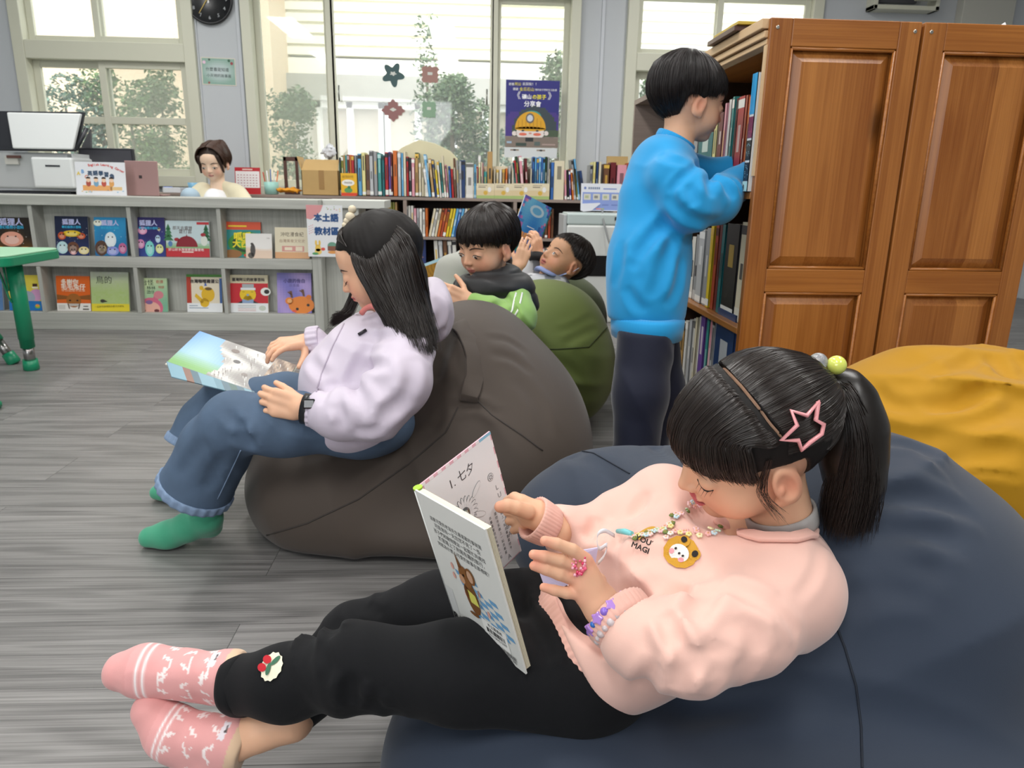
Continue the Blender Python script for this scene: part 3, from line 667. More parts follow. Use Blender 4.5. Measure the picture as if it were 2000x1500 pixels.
cover_book(105, 170, 422, 504, c_sci(2, '#15203f', '#2b3a72', [(.5, .56, .28, .08, '#e6c32a'), (.2, .5, .12, .1, '#c8552a'), (.78, .5, .13, .08, '#c8552a'), (.2, .2, .17, .16, '#bfe0e4'), (.52, .2, .18, .15, '#6e4532'), (.52, .12, .12, .1, '#f0b7b4'), (.84, .13, .16, .1, '#e8d89a')]), 'dark navy book cover with a toothy orange fish above small creatures')
cover_book(182, 244, 424, 504, c_sci(3, '#2b93c8', '#1f5f96', [(.2, .2, .2, .2, '#5a4033'), (.22, .18, .14, .1, '#f0d79a'), (.5, .42, .18, .2, '#e6f2f6'), (.55, .13, .2, .12, '#8f9be0'), (.87, .2, .13, .14, '#c86a9a'), (.12, .85, .14, .08, '#e9ecd8')]), 'sky blue book cover with a white cup figure among round animals')
cover_book(256, 320, 424, 506, c_sci(4, '#2a2466', '#3c5aa6', [(.32, .66, .14, .1, '#e79ac0'), (.82, .7, .05, .04, '#ead79a'), (.52, .2, .14, .2, '#7fd6cf'), (.25, .32, .12, .12, '#d78ab8'), (.82, .2, .12, .12, '#dfe39a'), (.78, .45, .08, .1, '#b9d6ee')]), 'deep purple book cover with a mint green rabbit under a moon')
def c_tent(q, w, h):
    q.paint(0, 0, w, h, lambda u, v: mixc('#7fb26a', '#c9dce0', min(1, max(0, (v - .22) * 5))), 12, 16, 1)
    for x in (.06, .93):
        for k in range(4): q.flat([(w * (x - .12 + .02 * k), h * (.45 + .1 * k)), (w * (x + .12 - .02 * k), h * (.45 + .1 * k)), (w * x, h * (.62 + .1 * k))], rc('#2f6b45', '#3d7a50'), 2)
    q.disc(w * .48, h * .28, w * .25, h * .3, '#8d2230', 3, a0=0, a1=180); q.flat([(w * .46, h * .55), (w * .5, h * .55), (w * .48, h * .64)], '#8d2230', 3)
    for x in (.25, .86): q.disc(w * x, h * (.48 if x < .5 else .62), w * .06, h * .05, '#a52a36', 3)
    q.disc(w * .88, h * .45, w * .08, h * .14, '#dfe6dc', 3); q.disc(w * .1, h * .36, w * .05, h * .08, '#5b86b8', 3)
    q.rect(0, 0, w, h * .24, '#c4333c', 5); q.rect(w * .72, h * .9, w, h * .97, '#c4333c', 5)
    q.text('好山好水我家都是露營地', w * .05, h * .17, .02, '#ffffff', 6, width=w * .82); q.rect(w * .36, h * .12, w * .63, h * .15, '#f2e6dc', 6)
    q.text('那天去露營', w * .16, h * .76, .03, '#5a3a34', 4, width=w * .45); q.text('雷打雲', w * .3, h * .66, .03, '#5a3a34', 4, width=w * .3); return '#d9e4e6'
cover_book(322, 407, 431, 507, c_tent, 'wide book cover with a dark red tent among green trees')
def c_melon(q, w, h):
    q.rect(0, 0, w, h, '#2c8f8e', 1); q.rect(0, h * .78, w, h, '#d8502a', 2); q.disc(w * .6, h * .4, w * .55, h * .33, '#3f8f34', 2); q.disc(w * .62, h * .4, w * .45, h * .26, '#1f4a24', 3); q.disc(w * .64, h * .4, w * .36, h * .19, '#5aa83c', 4)
    q.disc(w * .15, h * .1, w * .3, h * .12, '#9a6a3a', 5); q.disc(w * .6, h * .06, w * .1, h * .05, '#e2502c', 6); q.rect(w * .07, h * .86, w * .6, h * .9, '#f0d52c', 4)
    q.text('呱呱', w * .22, h * .5, .05, '#f4e22c', 7, width=w * .5, bold=.002); q.text('大西瓜', w * .18, h * .3, .05, '#f4e22c', 7, width=w * .72, bold=.002); return '#b53a24'
cover_book(440, 508, 433, 506, c_melon, 'green watermelon book cover with fat yellow characters and orange top', y=DY + .06)
def c_white(q, w, h):
    q.paint(0, 0, w, h, lambda u, v: mixc('#e6cdb8', '#efece8', min(1, max(0, (v - .36) * 9 + .6 * math.sin(u * 3 - .6)))), 12, 16, 1)
    q.disc(w * .27, h * .33, w * .1, h * .27, '#4b4744', 3, n=10); q.disc(w * .24, h * .58, w * .06, h * .05, '#4b4744', 3, n=8); q.disc(w * .2, h * .12, w * .13, h * .12, '#5c5650', 3, n=9)
    q.text('大稻埕', w * .86, h * .8, .02, '#7b736e', 3, al='c', width=w * .12); return '#efece8'
cover_book(479, 530, 456, 508, c_white, 'small white book cover with a dark standing figure in front of the watermelon book', y=DY + .02)
def c_cream(q, w, h):
    q.rect(0, 0, w, h, '#e6dcc0', 1); q.rect(0, 0, w, h * .2, '#dca87a', 2); q.rect(w * .2, h * .22, w * .85, h * .4, '#d99a90', 2); q.rect(w * .28, h * .26, w * .5, h * .36, '#f1e2c8', 3); q.rect(w * .6, h * .24, w * .8, h * .38, '#f1e2c8', 3)
    q.text('沖吃漫食紀', w * .5, h * .72, .03, '#6b5f4c', 4, al='c', width=w * .68); q.text('台灣美食文化史', w * .5, h * .52, .02, '#b59a80', 4, al='c', width=w * .76); return '#e6dcc0'
cover_book(536, 603, 444, 508, c_cream, 'cream book cover with a thin drawing and tan band beside the sign', thick_side='#c99a94')
def c_ele(q, w, h):
    q.rect(0, 0, w, h, '#ead750', 1); q.rect(0, 0, w, h * .27, '#2078c4', 4)
    for x in (.25, .82): q.disc(w * x, h * .44, w * .2, h * .17, '#d9a4cc', 2)
    q.disc(w * .52, h * .36, w * .26, h * .2, '#a9b4c4', 3); q.disc(w * .84, h * .12, w * .08, h * .06, '#7cc04c', 5); q.disc(w * .84, h * .14, w * .06, h * .04, '#f0a04c', 6)
    q.rect(w * .72, h * .68, w * .86, h * .76, '#4a2a26', 2); q.rect(w * .7, h * .63, w * .88, h * .67, '#f7f2e6', 2)
    q.text('今仔日', w * .06, h * .86, .03, '#3a3a3a', 3, width=w * .34); q.text('有甜甜圈', w * .06, h * .2, .02, '#ffffff', 5, width=w * .4); return '#ead750'
cover_book(14, 80, 537, 613, c_ele, 'yellow book cover with a pink eared elephant behind the green table leg')
cover_book(-28, 2, 540, 613, lambda q, w, h: (q.rect(0, 0, w, h, '#5f86b8', 1), '#5f86b8')[1], 'blue book cover cut off at the left edge, lower row')
def c_org(q, w, h):
    q.rect(0, 0, w, h, '#e56a22', 1); q.rect(0, 0, w, h * .22, '#eeeae6', 3)
    for s_ in (-1, 1): q.flat([(w * (.5 + s_ * .12), h * .42), (w * (.5 + s_ * .12), h * .34), (w * (.5 + s_ * .5), h * .32), (w * (.5 + s_ * .5), h * .47)], '#8f5826', 2)
    q.disc(w * .5, h * .3, w * .22, h * .2, '#a8672a', 4); q.rect(w * .33, h * .14, w * .67, h * .21, '#c9c3bd', 5)
    for s_ in (-1, 1): q.disc(w * (.5 + s_ * .11), h * .3, w * .035, h * .025, '#3a2415', 5, n=8); q.flat([(w * (.5 + s_ * .19), h * .2), (w * (.5 + s_ * .15), h * .2), (w * (.5 + s_ * .12), h * .06), (w * (.5 + s_ * .15), h * .06)], '#5a4432', 6)
    q.text('多謝你', w * .14, h * .77, .03, '#fff0e0', 4, width=w * .52, bold=.001); q.text('毛毛兔仔', w * .14, h * .63, .03, '#fff0e0', 4, width=w * .72, bold=.001); q.text('學台語繪本故事', w * .15, h * .56, .01, '#ffd9b8', 4, width=w * .7)
    q.rect(w * .04, h * .04, w * .24, h * .17, '#d6d2cd', 4); q.rect(w * .76, h * .03, w * .94, h * .07, '#6b6660', 4); q.rect(w * .78, h * .12, w * .92, h * .15, '#6b6660', 4); return '#e56a22'
cover_book(108, 174, 539, 614, c_org, 'orange book cover with a brown rabbit face over a white band')
def c_grn(q, w, h):
    r = random.Random(5)
    q.paint(0, 0, w, h, lambda u, v: mixc('#b5cc86', '#ccd2c4', min(1, max(0, (v - .5) * 2.0)) + r.uniform(-.09, .09)), 16, 18, 1)
    q.rect(0, 0, w, h * .19, '#ecd93c', 3); q.disc(w * .3, h * .26, w * .07, h * .045, '#3e3d38', 4, n=7); q.flat([(w * .36, h * .28), (w * .43, h * .25), (w * .36, h * .23)], '#3e3d38', 4)
    q.text('鳥的', w * .14, h * .72, .05, '#3c423a', 4, width=w * .42); q.text('一起來找會唱歌的春天的朋友', w * .08, h * .09, .02, '#6b6428', 5, width=w * .78, rot=.03); return '#c3cfae'
cover_book(175, 249, 531, 614, c_grn, 'tall pale green book cover with a tiny dark bird and yellow band')
def c_pink(q, w, h):
    q.paint(0, 0, w, h, lambda u, v: mixc('#7fb89a', '#cfe0b0', max(0, min(1, v * 1.1 - .5 * u + .25))), 12, 14, 1)
    q.disc(w * .42, h * .12, w * .42, h * .3, '#d9708c', 2); q.disc(w * .42, h * .08, w * .32, h * .22, '#efb6a6', 3); q.disc(w * .08, h * .55, w * .09, h * .26, '#d9708c', 2); q.disc(w * .08, h * .52, w * .045, h * .18, '#f0c6c4', 3); q.disc(w * .7, h * .5, w * .17, h * .12, '#dc8a94', 4); q.disc(w * .6, h * .4, w * .09, h * .1, '#d9708c', 3); q.disc(w * .37, h * .28, w * .12, h * .06, '#8a6a9c', 5)
    for x in (.15, .62): q.disc(w * x, h * .03, w * .09, h * .045, '#6b3438', 5)
    q.text('台怪', w * .12, h * .8, .05, '#31453a', 5, width=w * .42); q.text('林林', w * .3, h * .66, .04, '#31453a', 5, width=w * .3); q.text('囝仔', w * .3, h * .54, .04, '#31453a', 5, width=w * .26); q.text('奇譚', w * .62, h * .85, .04, '#c46a5c', 5, width=w * .25); q.text('物語', w * .7, h * .7, .03, '#c46a5c', 5, width=w * .2); return '#a8c79e'
cover_book(268, 325, 543, 615, c_pink, 'mint book cover with a pink rabbit-eared child peeking up')
def c_yel(q, w, h):
    q.rect(0, 0, w, h, '#eadfc8', 1); q.rect(0, h * .93, w, h, '#4f8b3a', 2); q.rect(0, h * .24, w * .13, h * .93, '#b8402e', 2); q.rect(w * .93, h * .24, w, h * .9, '#3a5f9a', 2); q.rect(0, 0, w, h * .24, '#eef0f2', 3)
    q.disc(w * .6, h * .47, w * .19, h * .2, '#e6b82a', 4); q.disc(w * .5, h * .25, w * .13, h * .12, '#e6b82a', 4); q.flat([(w * .5, h * .3), (w * .42, h * .22), (w * .22, h * .42), (w * .26, h * .5)], '#e6b82a', 4); q.disc(w * .42, h * .64, w * .06, h * .06, '#e6b82a', 4); q.disc(w * .62, h * .62, w * .1, h * .04, '#6e5530', 5); q.flat([(w * .5, h * .7), (w * .58, h * .7), (w * .53, h * .8)], '#3c64b8', 5)
    q.text('台灣咖哩雞蛋公', w * .1, h * .78, .03, '#3a3230', 5, width=w * .82, bold=.001); q.rect(w * .06, h * .1, w * .6, h * .12, '#8fa0b4', 4); q.rect(w * .06, h * .16, w * .3, h * .18, '#8fa0b4', 4); return '#eadfc8'
cover_book(363, 432, 536, 616, c_yel, 'cream book cover with a yellow hammer-holding figure and green top')
def c_red(q, w, h):
    q.rect(0, 0, w, h, '#c8202c', 1); q.rect(0, h * .78, w, h, '#d8cfae', 2); q.rect(0, 0, w, h * .25, '#eceef0', 3)
    q.disc(w * .48, h * .48, w * .21, h * .2, '#ecc61e', 4); q.disc(w * .48, h * .36, w * .12, h * .1, '#ecc61e', 4); q.rect(w * .3, h * .6, w * .68, h * .66, '#e8ebee', 5); q.rect(w * .34, h * .66, w * .64, h * .76, '#a9b0b4', 5); q.disc(w * .94, h * .56, w * .13, h * .11, '#eef0ea', 3); q.disc(w * .97, h * .56, w * .07, h * .06, '#26241f', 4)
    for s_ in (-1, 1): q.flat([(w * .48, h * .32), (w * (.48 + s_ * .14), h * .36), (w * (.48 + s_ * .16), h * .25), (w * .48, h * .25)], '#8fa8cc', 5); q.flat([(w * (.48 + s_ * .14), h * .32), (w * (.48 + s_ * .28), h * .25), (w * (.48 + s_ * .14), h * .25)], '#2b2a2e', 5); q.rect(w * (.48 + s_ * .11 - .03), h * .545, w * (.48 + s_ * .11 + .03), h * .555, '#5a4820', 6)
    q.disc(w * .48, h * .47, w * .035, h * .03, '#9ab0b8', 6)
    q.text('臺灣阿公的故事百科', w * .08, h * .84, .03, '#3b332a', 5, width=w * .84, bold=.001)
    for k, c_ in enumerate(('#8a8f96', '#8a8f96', '#c05a50', '#c05a50')): q.rect(w * .22, h * (.18 - .045 * k), w * .68, h * (.19 - .045 * k), c_, 4)
    q.disc(w * .85, h * .12, w * .09, h * .07, '#c9d2c4', 4); return '#d8cfae'
cover_book(446, 522, 537, 617, c_red, 'red book cover with a yellow faced man wearing a grey hat')
def c_deer(q, w, h):
    q.paint(0, 0, w, h, lambda u, v: mixc('#7a74c0', '#b09ad6', max(0, min(1, .5 + .5 * math.sin(6 * u + 4 * v)))), 12, 16, 1)
    q.disc(w * .7, h * .2, w * .38, h * .22, '#e8862e', 3); q.disc(w * .35, h * .3, w * .12, h * .09, '#e8862e', 3); q.disc(w * .36, h * .3, w * .07, h * .05, '#f0b070', 4); q.disc(w * .92, h * .4, w * .08, h * .06, '#e07a26', 4)
    for x, y in ((.4, .42), (.75, .46)):
        q.flat([(w * x, h * (y - .04)), (w * (x + .06), h * (y - .04)), (w * (x + .03), h * (y + .13)), (w * (x - .05), h * (y + .13))], '#6b4632', 4); q.flat([(w * (x - .1), h * (y + .09)), (w * (x + .03), h * (y + .02)), (w * (x + .03), h * (y + .05)), (w * (x - .08), h * (y + .12))], '#6b4632', 4)
    for x, y in ((.58, .1), (.9, .2)): q.disc(w * x, h * y, w * .045, h * .035, '#241c1a', 5, n=10)
    q.disc(w * .5, h * .05, w * .07, h * .03, '#e25a3a', 5); q.text('小鹿的告白', w * .5, h * .76, .03, '#4a3f82', 4, al='c', width=w * .62, bold=.001); q.text('故事書', w * .5, h * .66, .02, '#6b60a0', 4, al='c', width=w * .3); return '#8f80c8'
cover_book(540, 607, 533, 617, c_deer, 'lilac book cover with an orange baby deer at the bottom')
# hanging sign on the counter end
a, d = P(597, 400, Y=DY - .02), P(672, 502, Y=DY - .02); w_, h_ = d.x - a.x, a.z - d.z
q = MB(Matrix.Translation((a.x, DY - .018, d.z)) @ Matrix.Rotation(math.pi / 2, 4, 'X'))
q.box((0, 0, -.003), (w_, h_, 0), '#e9ebee'); q.disc(w_ * .0, h_, w_ * .5, h_ * .28, '#df9a9c', 1, a0=270, a1=360) if 0 else q.flat([(0, h_), (0, h_ * .74), (w_ * .12, h_ * .72), (w_ * .25, h_ * .78), (w_ * .4, h_ * .88), (w_ * .47, h_)], '#df9a9c', 1)
for k in range(12): q.disc(w_ * (.06 + .05 * (k % 3)), h_ * (.45 + .03 * k / 2), .003, .003, '#e2a4a8', 1, n=6)
for k in range(10): q.disc(w_ * random.uniform(.55, .95), h_ * random.uniform(.88, .98), .004, .003, rc('#e8b0b4', '#b9d0a8', '#e6cf8a'), 1, n=6)
q.text('本土語', w_ * .2, h_ * .7, .05, '#1f4e86', 2, width=w_ * .68, bold=.0026); q.text('教材區', w_ * .2, h_ * .44, .05, '#1f4e86', 2, width=w_ * .68, bold=.0026)
q.disc(w_ * .28, h_ * .17, w_ * .08, h_ * .07, '#f0c85a', 2); q.disc(w_ * .28, h_ * .1, w_ * .1, h_ * .06, '#f2d070', 2)
for s_ in (-.05, .05): q.disc(w_ * (.28 + s_), h_ * .27, w_ * .03, h_ * .055, '#f0c85a', 2)
q.disc(w_ * .42, h_ * .15, w_ * .06, h_ * .03, '#e05a48', 3); q.disc(w_ * .2, h_ * .06, w_ * .09, h_ * .025, '#5aa06a', 3)
q.disc(w_ * .68, h_ * .22, w_ * .13, h_ * .07, '#6fa08a', 2); q.rect(w_ * .55, h_ * .12, w_ * .81, h_ * .21, '#8a5a48', 3); q.disc(w_ * .68, h_ * .09, w_ * .13, h_ * .03, '#e6a05a', 3); q.disc(w_ * .9, h_ * .12, w_ * .05, h_ * .06, '#e8d8c0', 2)
tag(q.build('hanging_sign', PR()), 'white sign with blue characters and a rabbit hanging on the display counter', 'sign')

# ================================================================ things on the counter
m_pw = mat('printer_white', '#dfe2e2', .4); m_pg = mat('printer_grey', '#b9bcbd', .45); m_pd = mat('printer_dark', '#2b2d33', .4)
PY = 4.75
def pbox(q, p0, p1, Y, dep, col=(1, 1, 1), mi=0):
    a, d = P(*p0, Y=Y), P(*p1, Y=Y); q.box((a.x, Y, d.z), (d.x, Y + dep, a.z), col, mi)
pr = empty('printer', P(60, 385, Y=PY), 'large white and grey office printer with a raised sheet tray behind the counter', 'printer')
q = MB(); pbox(q, (-60, 295), (140, 370), PY, .4); q.build('body', m_pg, pr, bevel=.012)
q = MB(); pbox(q, (-60, 372), (140, 387), PY - .0, .38); q.build('base', m_pd, pr)
q = MB(); pbox(q, (58, 306), (147, 368), PY - .05, .3); q.build('front_drawer', m_pw, pr, bevel=.012)
q = MB(); pbox(q, (88, 322), (117, 326), PY - .052, .01); q.build('drawer_slot', m_pd, pr)
q = MB(); pbox(q, (8, 305), (36, 321), PY - .02, .02); q.build('paper_slot', mat('slot_beige', '#c5c3bc', .5), pr)
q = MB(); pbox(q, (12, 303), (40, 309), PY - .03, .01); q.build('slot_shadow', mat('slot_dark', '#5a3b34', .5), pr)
q = MB(); A_ = [P(-60, 283, Y=PY - .02), P(150, 290, Y=PY - .02), P(172, 252, Y=PY + .1), P(150, 296, Y=PY - .02), P(-60, 297, Y=PY - .02)]
q.tube([P(-60, 291, Y=PY - .03), P(148, 293, Y=PY - .03)], .009, n=6); q.tube([P(148, 293, Y=PY - .02), P(170, 250, Y=PY + .02)], .012, n=6); q.build('scanner_edge', m_pd, pr)
q = MB(); pts = [P(12, 219, Y=PY - .0), P(157, 222, Y=PY), P(141, 292, Y=PY - .05), P(24, 290, Y=PY - .05)]
n0 = [p for p in pts]; n1 = [p + Vector((0, .03, 0)) for p in pts]; i0 = q.addv(n0); i1 = q.addv(n1); q.face([i0 + k for k in reversed(range(4))]); q.face([i1 + k for k in range(4)])
for k in range(4): q.face((i0 + k, i0 + (k + 1) % 4, i1 + (k + 1) % 4, i1 + k))
q.build('scanner_lid', m_pw, pr, bevel=.008)
q = MB(); pts = [P(-60, 216, Y=PY + .04), P(164, 219, Y=PY + .04), P(150, 291, Y=PY), P(-60, 291, Y=PY)]; i0 = q.addv(pts); i1 = q.addv([p + Vector((0, .02, 0)) for p in pts]); q.face([i0 + k for k in reversed(range(4))]); q.face([i1 + k for k in range(4)])
for k in range(4): q.face((i0 + k, i0 + (k + 1) % 4, i1 + (k + 1) % 4, i1 + k))
q.build('tray_back', m_pd, pr)
q = MB(); pbox(q, (142, 300), (150, 384), PY, .35); pts = [P(140, 296, Y=PY), P(176, 252, Y=PY + .05), P(150, 384, Y=PY), P(140, 384, Y=PY)]; q.build('side_cover', m_pw, pr)
mo = empty('computer_monitor', P(215, 340, Y=4.9), 'dark computer monitor half hidden behind the english sign', 'monitor')
q = MB(); pbox(q, (152, 288), (268, 372), 4.95, .03); q.build('screen_back', mat('monitor_black', '#2a2b30', .35), mo, bevel=.006)
q = MB(); pbox(q, (156, 292), (264, 372), 4.945, .004); q.build('screen', mat('monitor_glass', '#46464c', .2), mo)
q = MB(); pbox(q, (205, 370), (225, 392), 4.96, .02); q.build('stand', m_pd, mo)
q = MB(); pts = [P(152, 300, Y=4.98), P(176, 252, Y=4.98), P(178, 315, Y=4.98), P(168, 385, Y=4.98), P(150, 385, Y=4.98)]; i0 = q.addv(pts); i1 = q.addv([p + Vector((0, .02, 0)) for p in pts]); q.face([i0 + k for k in reversed(range(5))]); q.face([i1 + k for k in range(5)])
for k in range(5): q.face((i0 + k, i0 + (k + 1) % 5, i1 + (k + 1) % 5, i1 + k))
tag(q.build('desk_divider', mat('divider_grey', '#5b5c60', .5)), 'dark grey slanted panel between the printer and the monitor', 'panel')
# english corner sign
a, d = P(142, 315, Y=DY + .1), P(248, 388, Y=DY + .1); w_, h_ = d.x - a.x, a.z - .737
q = MB(Matrix.Translation((a.x, DY + .1, .737)) @ Matrix.Rotation(math.pi / 2 - .1, 4, 'X')); q.box((0, 0, -.006), (w_, h_, 0), '#e6e7ec')
t_ = 'English Learning Corner'
for k, ch in enumerate(t_):
    if ch == ' ': continue
    f = k / (len(t_) - 1); x = w_ * (.27 + .68 * f); y = h_ * (.79 + .1 * math.sin(math.pi * min(1, .25 + f * .75)) - .2 * max(0, f - .55)); q.text(ch, x, y, h_ * .1, '#d8524c', 3, rot=.25 - .7 * f, bold=.0006)
for k, ch in enumerate('英語學習角'): q.text(ch, w_ * (.24 + .11 * k), h_ * (.6 + .045 * math.sin(k / 4 * math.pi) - .02 * k), h_ * .155, '#3c5470', 3, bold=.0012)
for ch, x, y, c_ in (('A', .03, .6, '#e6c84a'), ('B', .12, .66, '#6aa2d8'), ('C', .18, .5, '#e08a6a')): q.text(ch, w_ * x, h_ * y, h_ * .15, c_, 3, bold=.001)
q.rect(w_ * .13, h_ * .14, w_ * .72, h_ * .3, '#e6aa6c', 2); q.rect(w_ * .68, h_ * .16, w_ * .92, h_ * .26, '#e2c08a', 2)
for k, c_ in enumerate(('#b2574a', '#7aa6c4', '#c25a4c', '#e0a460')):
    x = .25 + .155 * k; q.disc(w_ * x, h_ * .36, w_ * .05, h_ * .1, c_, 3); q.disc(w_ * x, h_ * .46, w_ * .042, h_ * .07, '#f1cdb0', 4); q.disc(w_ * x, h_ * .5, w_ * .046, h_ * .055, '#3a2c2a', 5, a0=0, a1=180)
for k in range(10): q.disc(w_ * random.uniform(.04, .95), h_ * random.uniform(.08, .16), w_ * .02, h_ * .02, rc('#9cc4a4', '#a8c8e0', '#e6c89a'), 2, n=7)
tag(q.build('standing_sign', PR()), 'white English Learning Corner sign with drawn children standing on the counter', 'sign')
lp = empty('laptop', P(282, 388, Y=DY + .2), 'rose coloured laptop with its lid up on the counter beside the seated woman', 'laptop')
m_rose = mat('rose_metal', '#a98784', .35, .4)
Ml = Matrix.Translation((P(248, 388, Y=DY + .2).x, DY + .2, .737)) @ Matrix.Rotation(math.pi / 2 - .08, 4, 'X'); lw = P(312, 388, Y=DY + .2).x - P(248, 388, Y=DY + .2).x; lh = P(280, 314, Y=DY + .2).z - .737
q = MB(Ml); q.box((0, 0, -.006), (lw, lh, 0)); q.build('lid', m_rose, lp, bevel=.004)
q = MB(Ml); cx, cy = lw * .42, lh * .5
for dx in (0, .0085):
    for dy in (0, .0085): q.box((cx + dx, cy + dy, .0), (cx + dx + .0078, cy + dy + .0078, .0012))
q.build('emblem', mat('emblem_dark', '#2a2426', .4), lp)
q = MB(); q.box((P(248, 388, Y=DY + .2).x, DY + .215, .737), (P(248, 388, Y=DY + .2).x + lw + .015, DY + .32, .747)); q.build('keyboard_base', m_rose, lp, bevel=.003)
# ================================================================ brown bookcase under the window
BY = 5.3
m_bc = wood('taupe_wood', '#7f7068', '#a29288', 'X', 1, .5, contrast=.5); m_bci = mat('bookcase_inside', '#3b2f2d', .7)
bc = empty('low_bookcase', (.0, BY, 0), 'low brown open bookcase running under the windows', 'bookcase')
xl, xr = -2.3, 1.75
q = MB(); q.box((xl, BY, .722), (xr, BY + .36, .742)); q.build('top_board', m_bc, bc, bevel=.002)
for x in (-2.3, -1.26, -.49, .285, 1.0, 1.73): q = MB(); q.box((x - .0, BY + .002, 0), (x + .025, BY + .35, .722)); q.build('upright', m_bc, bc, bevel=.001)
for x0, x1 in ((-1.235, -.49), (-.465, .285), (.31, 1.0), (1.025, 1.73), (-2.27, -1.26)):
    for z in (.452, .16, .03): q = MB(); q.box((x0, BY + .004, z), (x1, BY + .34, z + .018)); q.build('shelf', m_bc, bc)
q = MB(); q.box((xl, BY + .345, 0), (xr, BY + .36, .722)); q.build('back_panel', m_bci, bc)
# generic upright books -------------------------------------------------
CN = {'white': '#dcdad4', 'cream': '#ded4b8', 'pale yellow': '#e0d894', 'yellow': '#e2c62e', 'orange': '#cf6a24', 'brick red': '#a8452c', 'red': '#b8262c', 'maroon': '#6b2228', 'pink': '#dd98a6', 'purple': '#6d4c9c', 'dark blue': '#26406e', 'blue': '#3b6fb8', 'light blue': '#62a8d6', 'teal': '#3f9490', 'dark teal': '#1f6b70', 'green': '#4d8a4c', 'dark green': '#29492f', 'olive': '#8a8a34', 'brown': '#6e4a32', 'tan': '#b8935c', 'grey': '#96979a', 'silver grey': '#b8babd', 'black': '#242428'}
used_labels = {}
def uniq(lab, alts=()):
    if lab not in used_labels: used_labels[lab] = 1; return lab
    for a in alts:
        if a and lab + a not in used_labels: used_labels[lab + a] = 1; return lab + a
    used_labels[lab] += 1; return lab
ORD = ['', 'second ', 'third ', 'fourth ', 'fifth ', 'sixth ', 'seventh ', 'eighth ', 'ninth ', 'tenth ', 'eleventh ', 'twelfth ', 'thirteenth ', 'fourteenth ', 'fifteenth ']
_bk = 0
def spine_book(M, th, h, d, cname, lab, group, name='book', deco=None, parts=True):
    """M: local x = thickness, y = depth away from viewer (spine at y=0), z = up"""
    global _bk; _bk += 1; r = random.Random(_bk)
    col = CN.get(cname, cname); t = empty(name, M @ Vector((th / 2, d / 2, 0)), lab, 'book', group)
    q = MB(M); e = .0014
    q.box((0, 0, 0), (th, e, h), col); q.box((0, 0, 0), (e, d, h), col); q.box((th - e, 0, 0), (th, d, h), col)
    S = M @ Matrix.Rotation(math.pi / 2, 4, 'X'); q2 = q; old = q.M; q.M = S
    ac = deco or rc('#f4f2ea', '#2b2b30', '#d8b04a', mixc(col, '#ffffff', .6), mixc(col, '#000000', .5))
    if th > .007:
        y0 = h * r.uniform(.3, .6); q.rect(th * .3, y0, th * .7, y0 + h * r.uniform(.15, .35), mixc(col, ac, .75), 2)
        if r.random() < .6: q.rect(0, h * .02, th, h * r.uniform(.08, .16), mixc('#eeeeea', col, r.choice((0, .0, .5))), 2)
        if r.random() < .35: q.rect(0, h * .88, th, h * .97, ac, 2)
    q.M = old; q.build('cover', PR(), t)
    q = MB(M); q.box((e, e, .002), (th - e, d - .002, h - .002)); q.build('page_block', m_page, t)
    return t
def row_labels(names, tmpl, lo='left'):
    """unique, true labels from colour, order within colour and neighbours"""
    out = []; n = len(names)
    for i, c_ in enumerate(names):
        k = names[:i].count(c_); tot = names.count(c_)
        if tot == 1: s = f'the only {c_} book {tmpl}'
        elif k < len(ORD): s = f'{ORD[k] if k else "first "}{c_} book from the {lo} {tmpl}'
        else: s = f'{c_} book {tmpl}, between a {names[i-1]} and a {names[min(i+1,n-1)]} one'
        out.append(s)
    return out
def upright_row(spec, Y, z, tmpl, group, depth=.16, base='spine'):
    """spec rows: (px left, px right, py top, colour, lean)"""
    names = [s[3] for s in spec]; labs = row_labels(names, tmpl)
    for s, lab in zip(spec, labs):
        p0, p1, pt, cn = s[:4]; lean = s[4] if len(s) > 4 else 0
        a = P(p0, (pt + 385) / 2, Y=Y); b_ = P(p1, (pt + 385) / 2, Y=Y); th = max(.004, (b_.x - a.x) * .97); h = P((p0 + p1) / 2, pt, Y=Y).z - z
        M = Matrix.Translation((a.x, Y + random.uniform(0, .012), z)) @ Matrix.Rotation(lean, 4, 'Y')
        if lean < 0: M = Matrix.Translation((a.x, Y + random.uniform(0, .012), z + .001)) @ Matrix.Translation((th, 0, 0)) @ Matrix.Rotation(lean, 4, 'Y') @ Matrix.Translation((-th, 0, 0)) if 0 else Matrix.Translation((a.x, Y, z + th * math.sin(-lean) * 0)) @ Matrix.Rotation(lean, 4, 'Y')
        if abs(lean) > 0: M = Matrix.Translation((0, 0, th * math.sin(abs(lean)) if lean > 0 else 0)) @ M
        spine_book(M, th, h / max(.8, math.cos(lean)), depth, cn, lab, group)
TOPZ = .743
seg1 = [(699, 706, 300, 'light blue'), (707, 714, 298, 'pale yellow'), (715, 722, 302, 'brown'), (722, 729, 294, 'silver grey'), (730, 737, 296, 'grey'), (738, 745, 299, 'teal'), (746, 751, 303, 'dark teal'), (752, 758, 297, 'red'), (759, 763, 296, 'purple'), (763, 766, 300, 'maroon'), (768, 776, 294, 'orange'), (777, 783, 297, 'silver grey'), (784, 788, 299, 'light blue'), (788, 793, 296, 'cream'), (794, 798, 306, 'red'), (799, 803, 308, 'black'), (804, 810, 309, 'pink'), (811, 817, 310, 'tan')]
for i in range(len(seg1)):
    s = list(seg1[i]); s[2] = s[2] + (0 if i < 14 else 0); seg1[i] = tuple(s)
upright_row(seg1, BY + .02, TOPZ + .006, 'in the long upright row atop the brown bookcase', 'books on top of the brown bookcase')
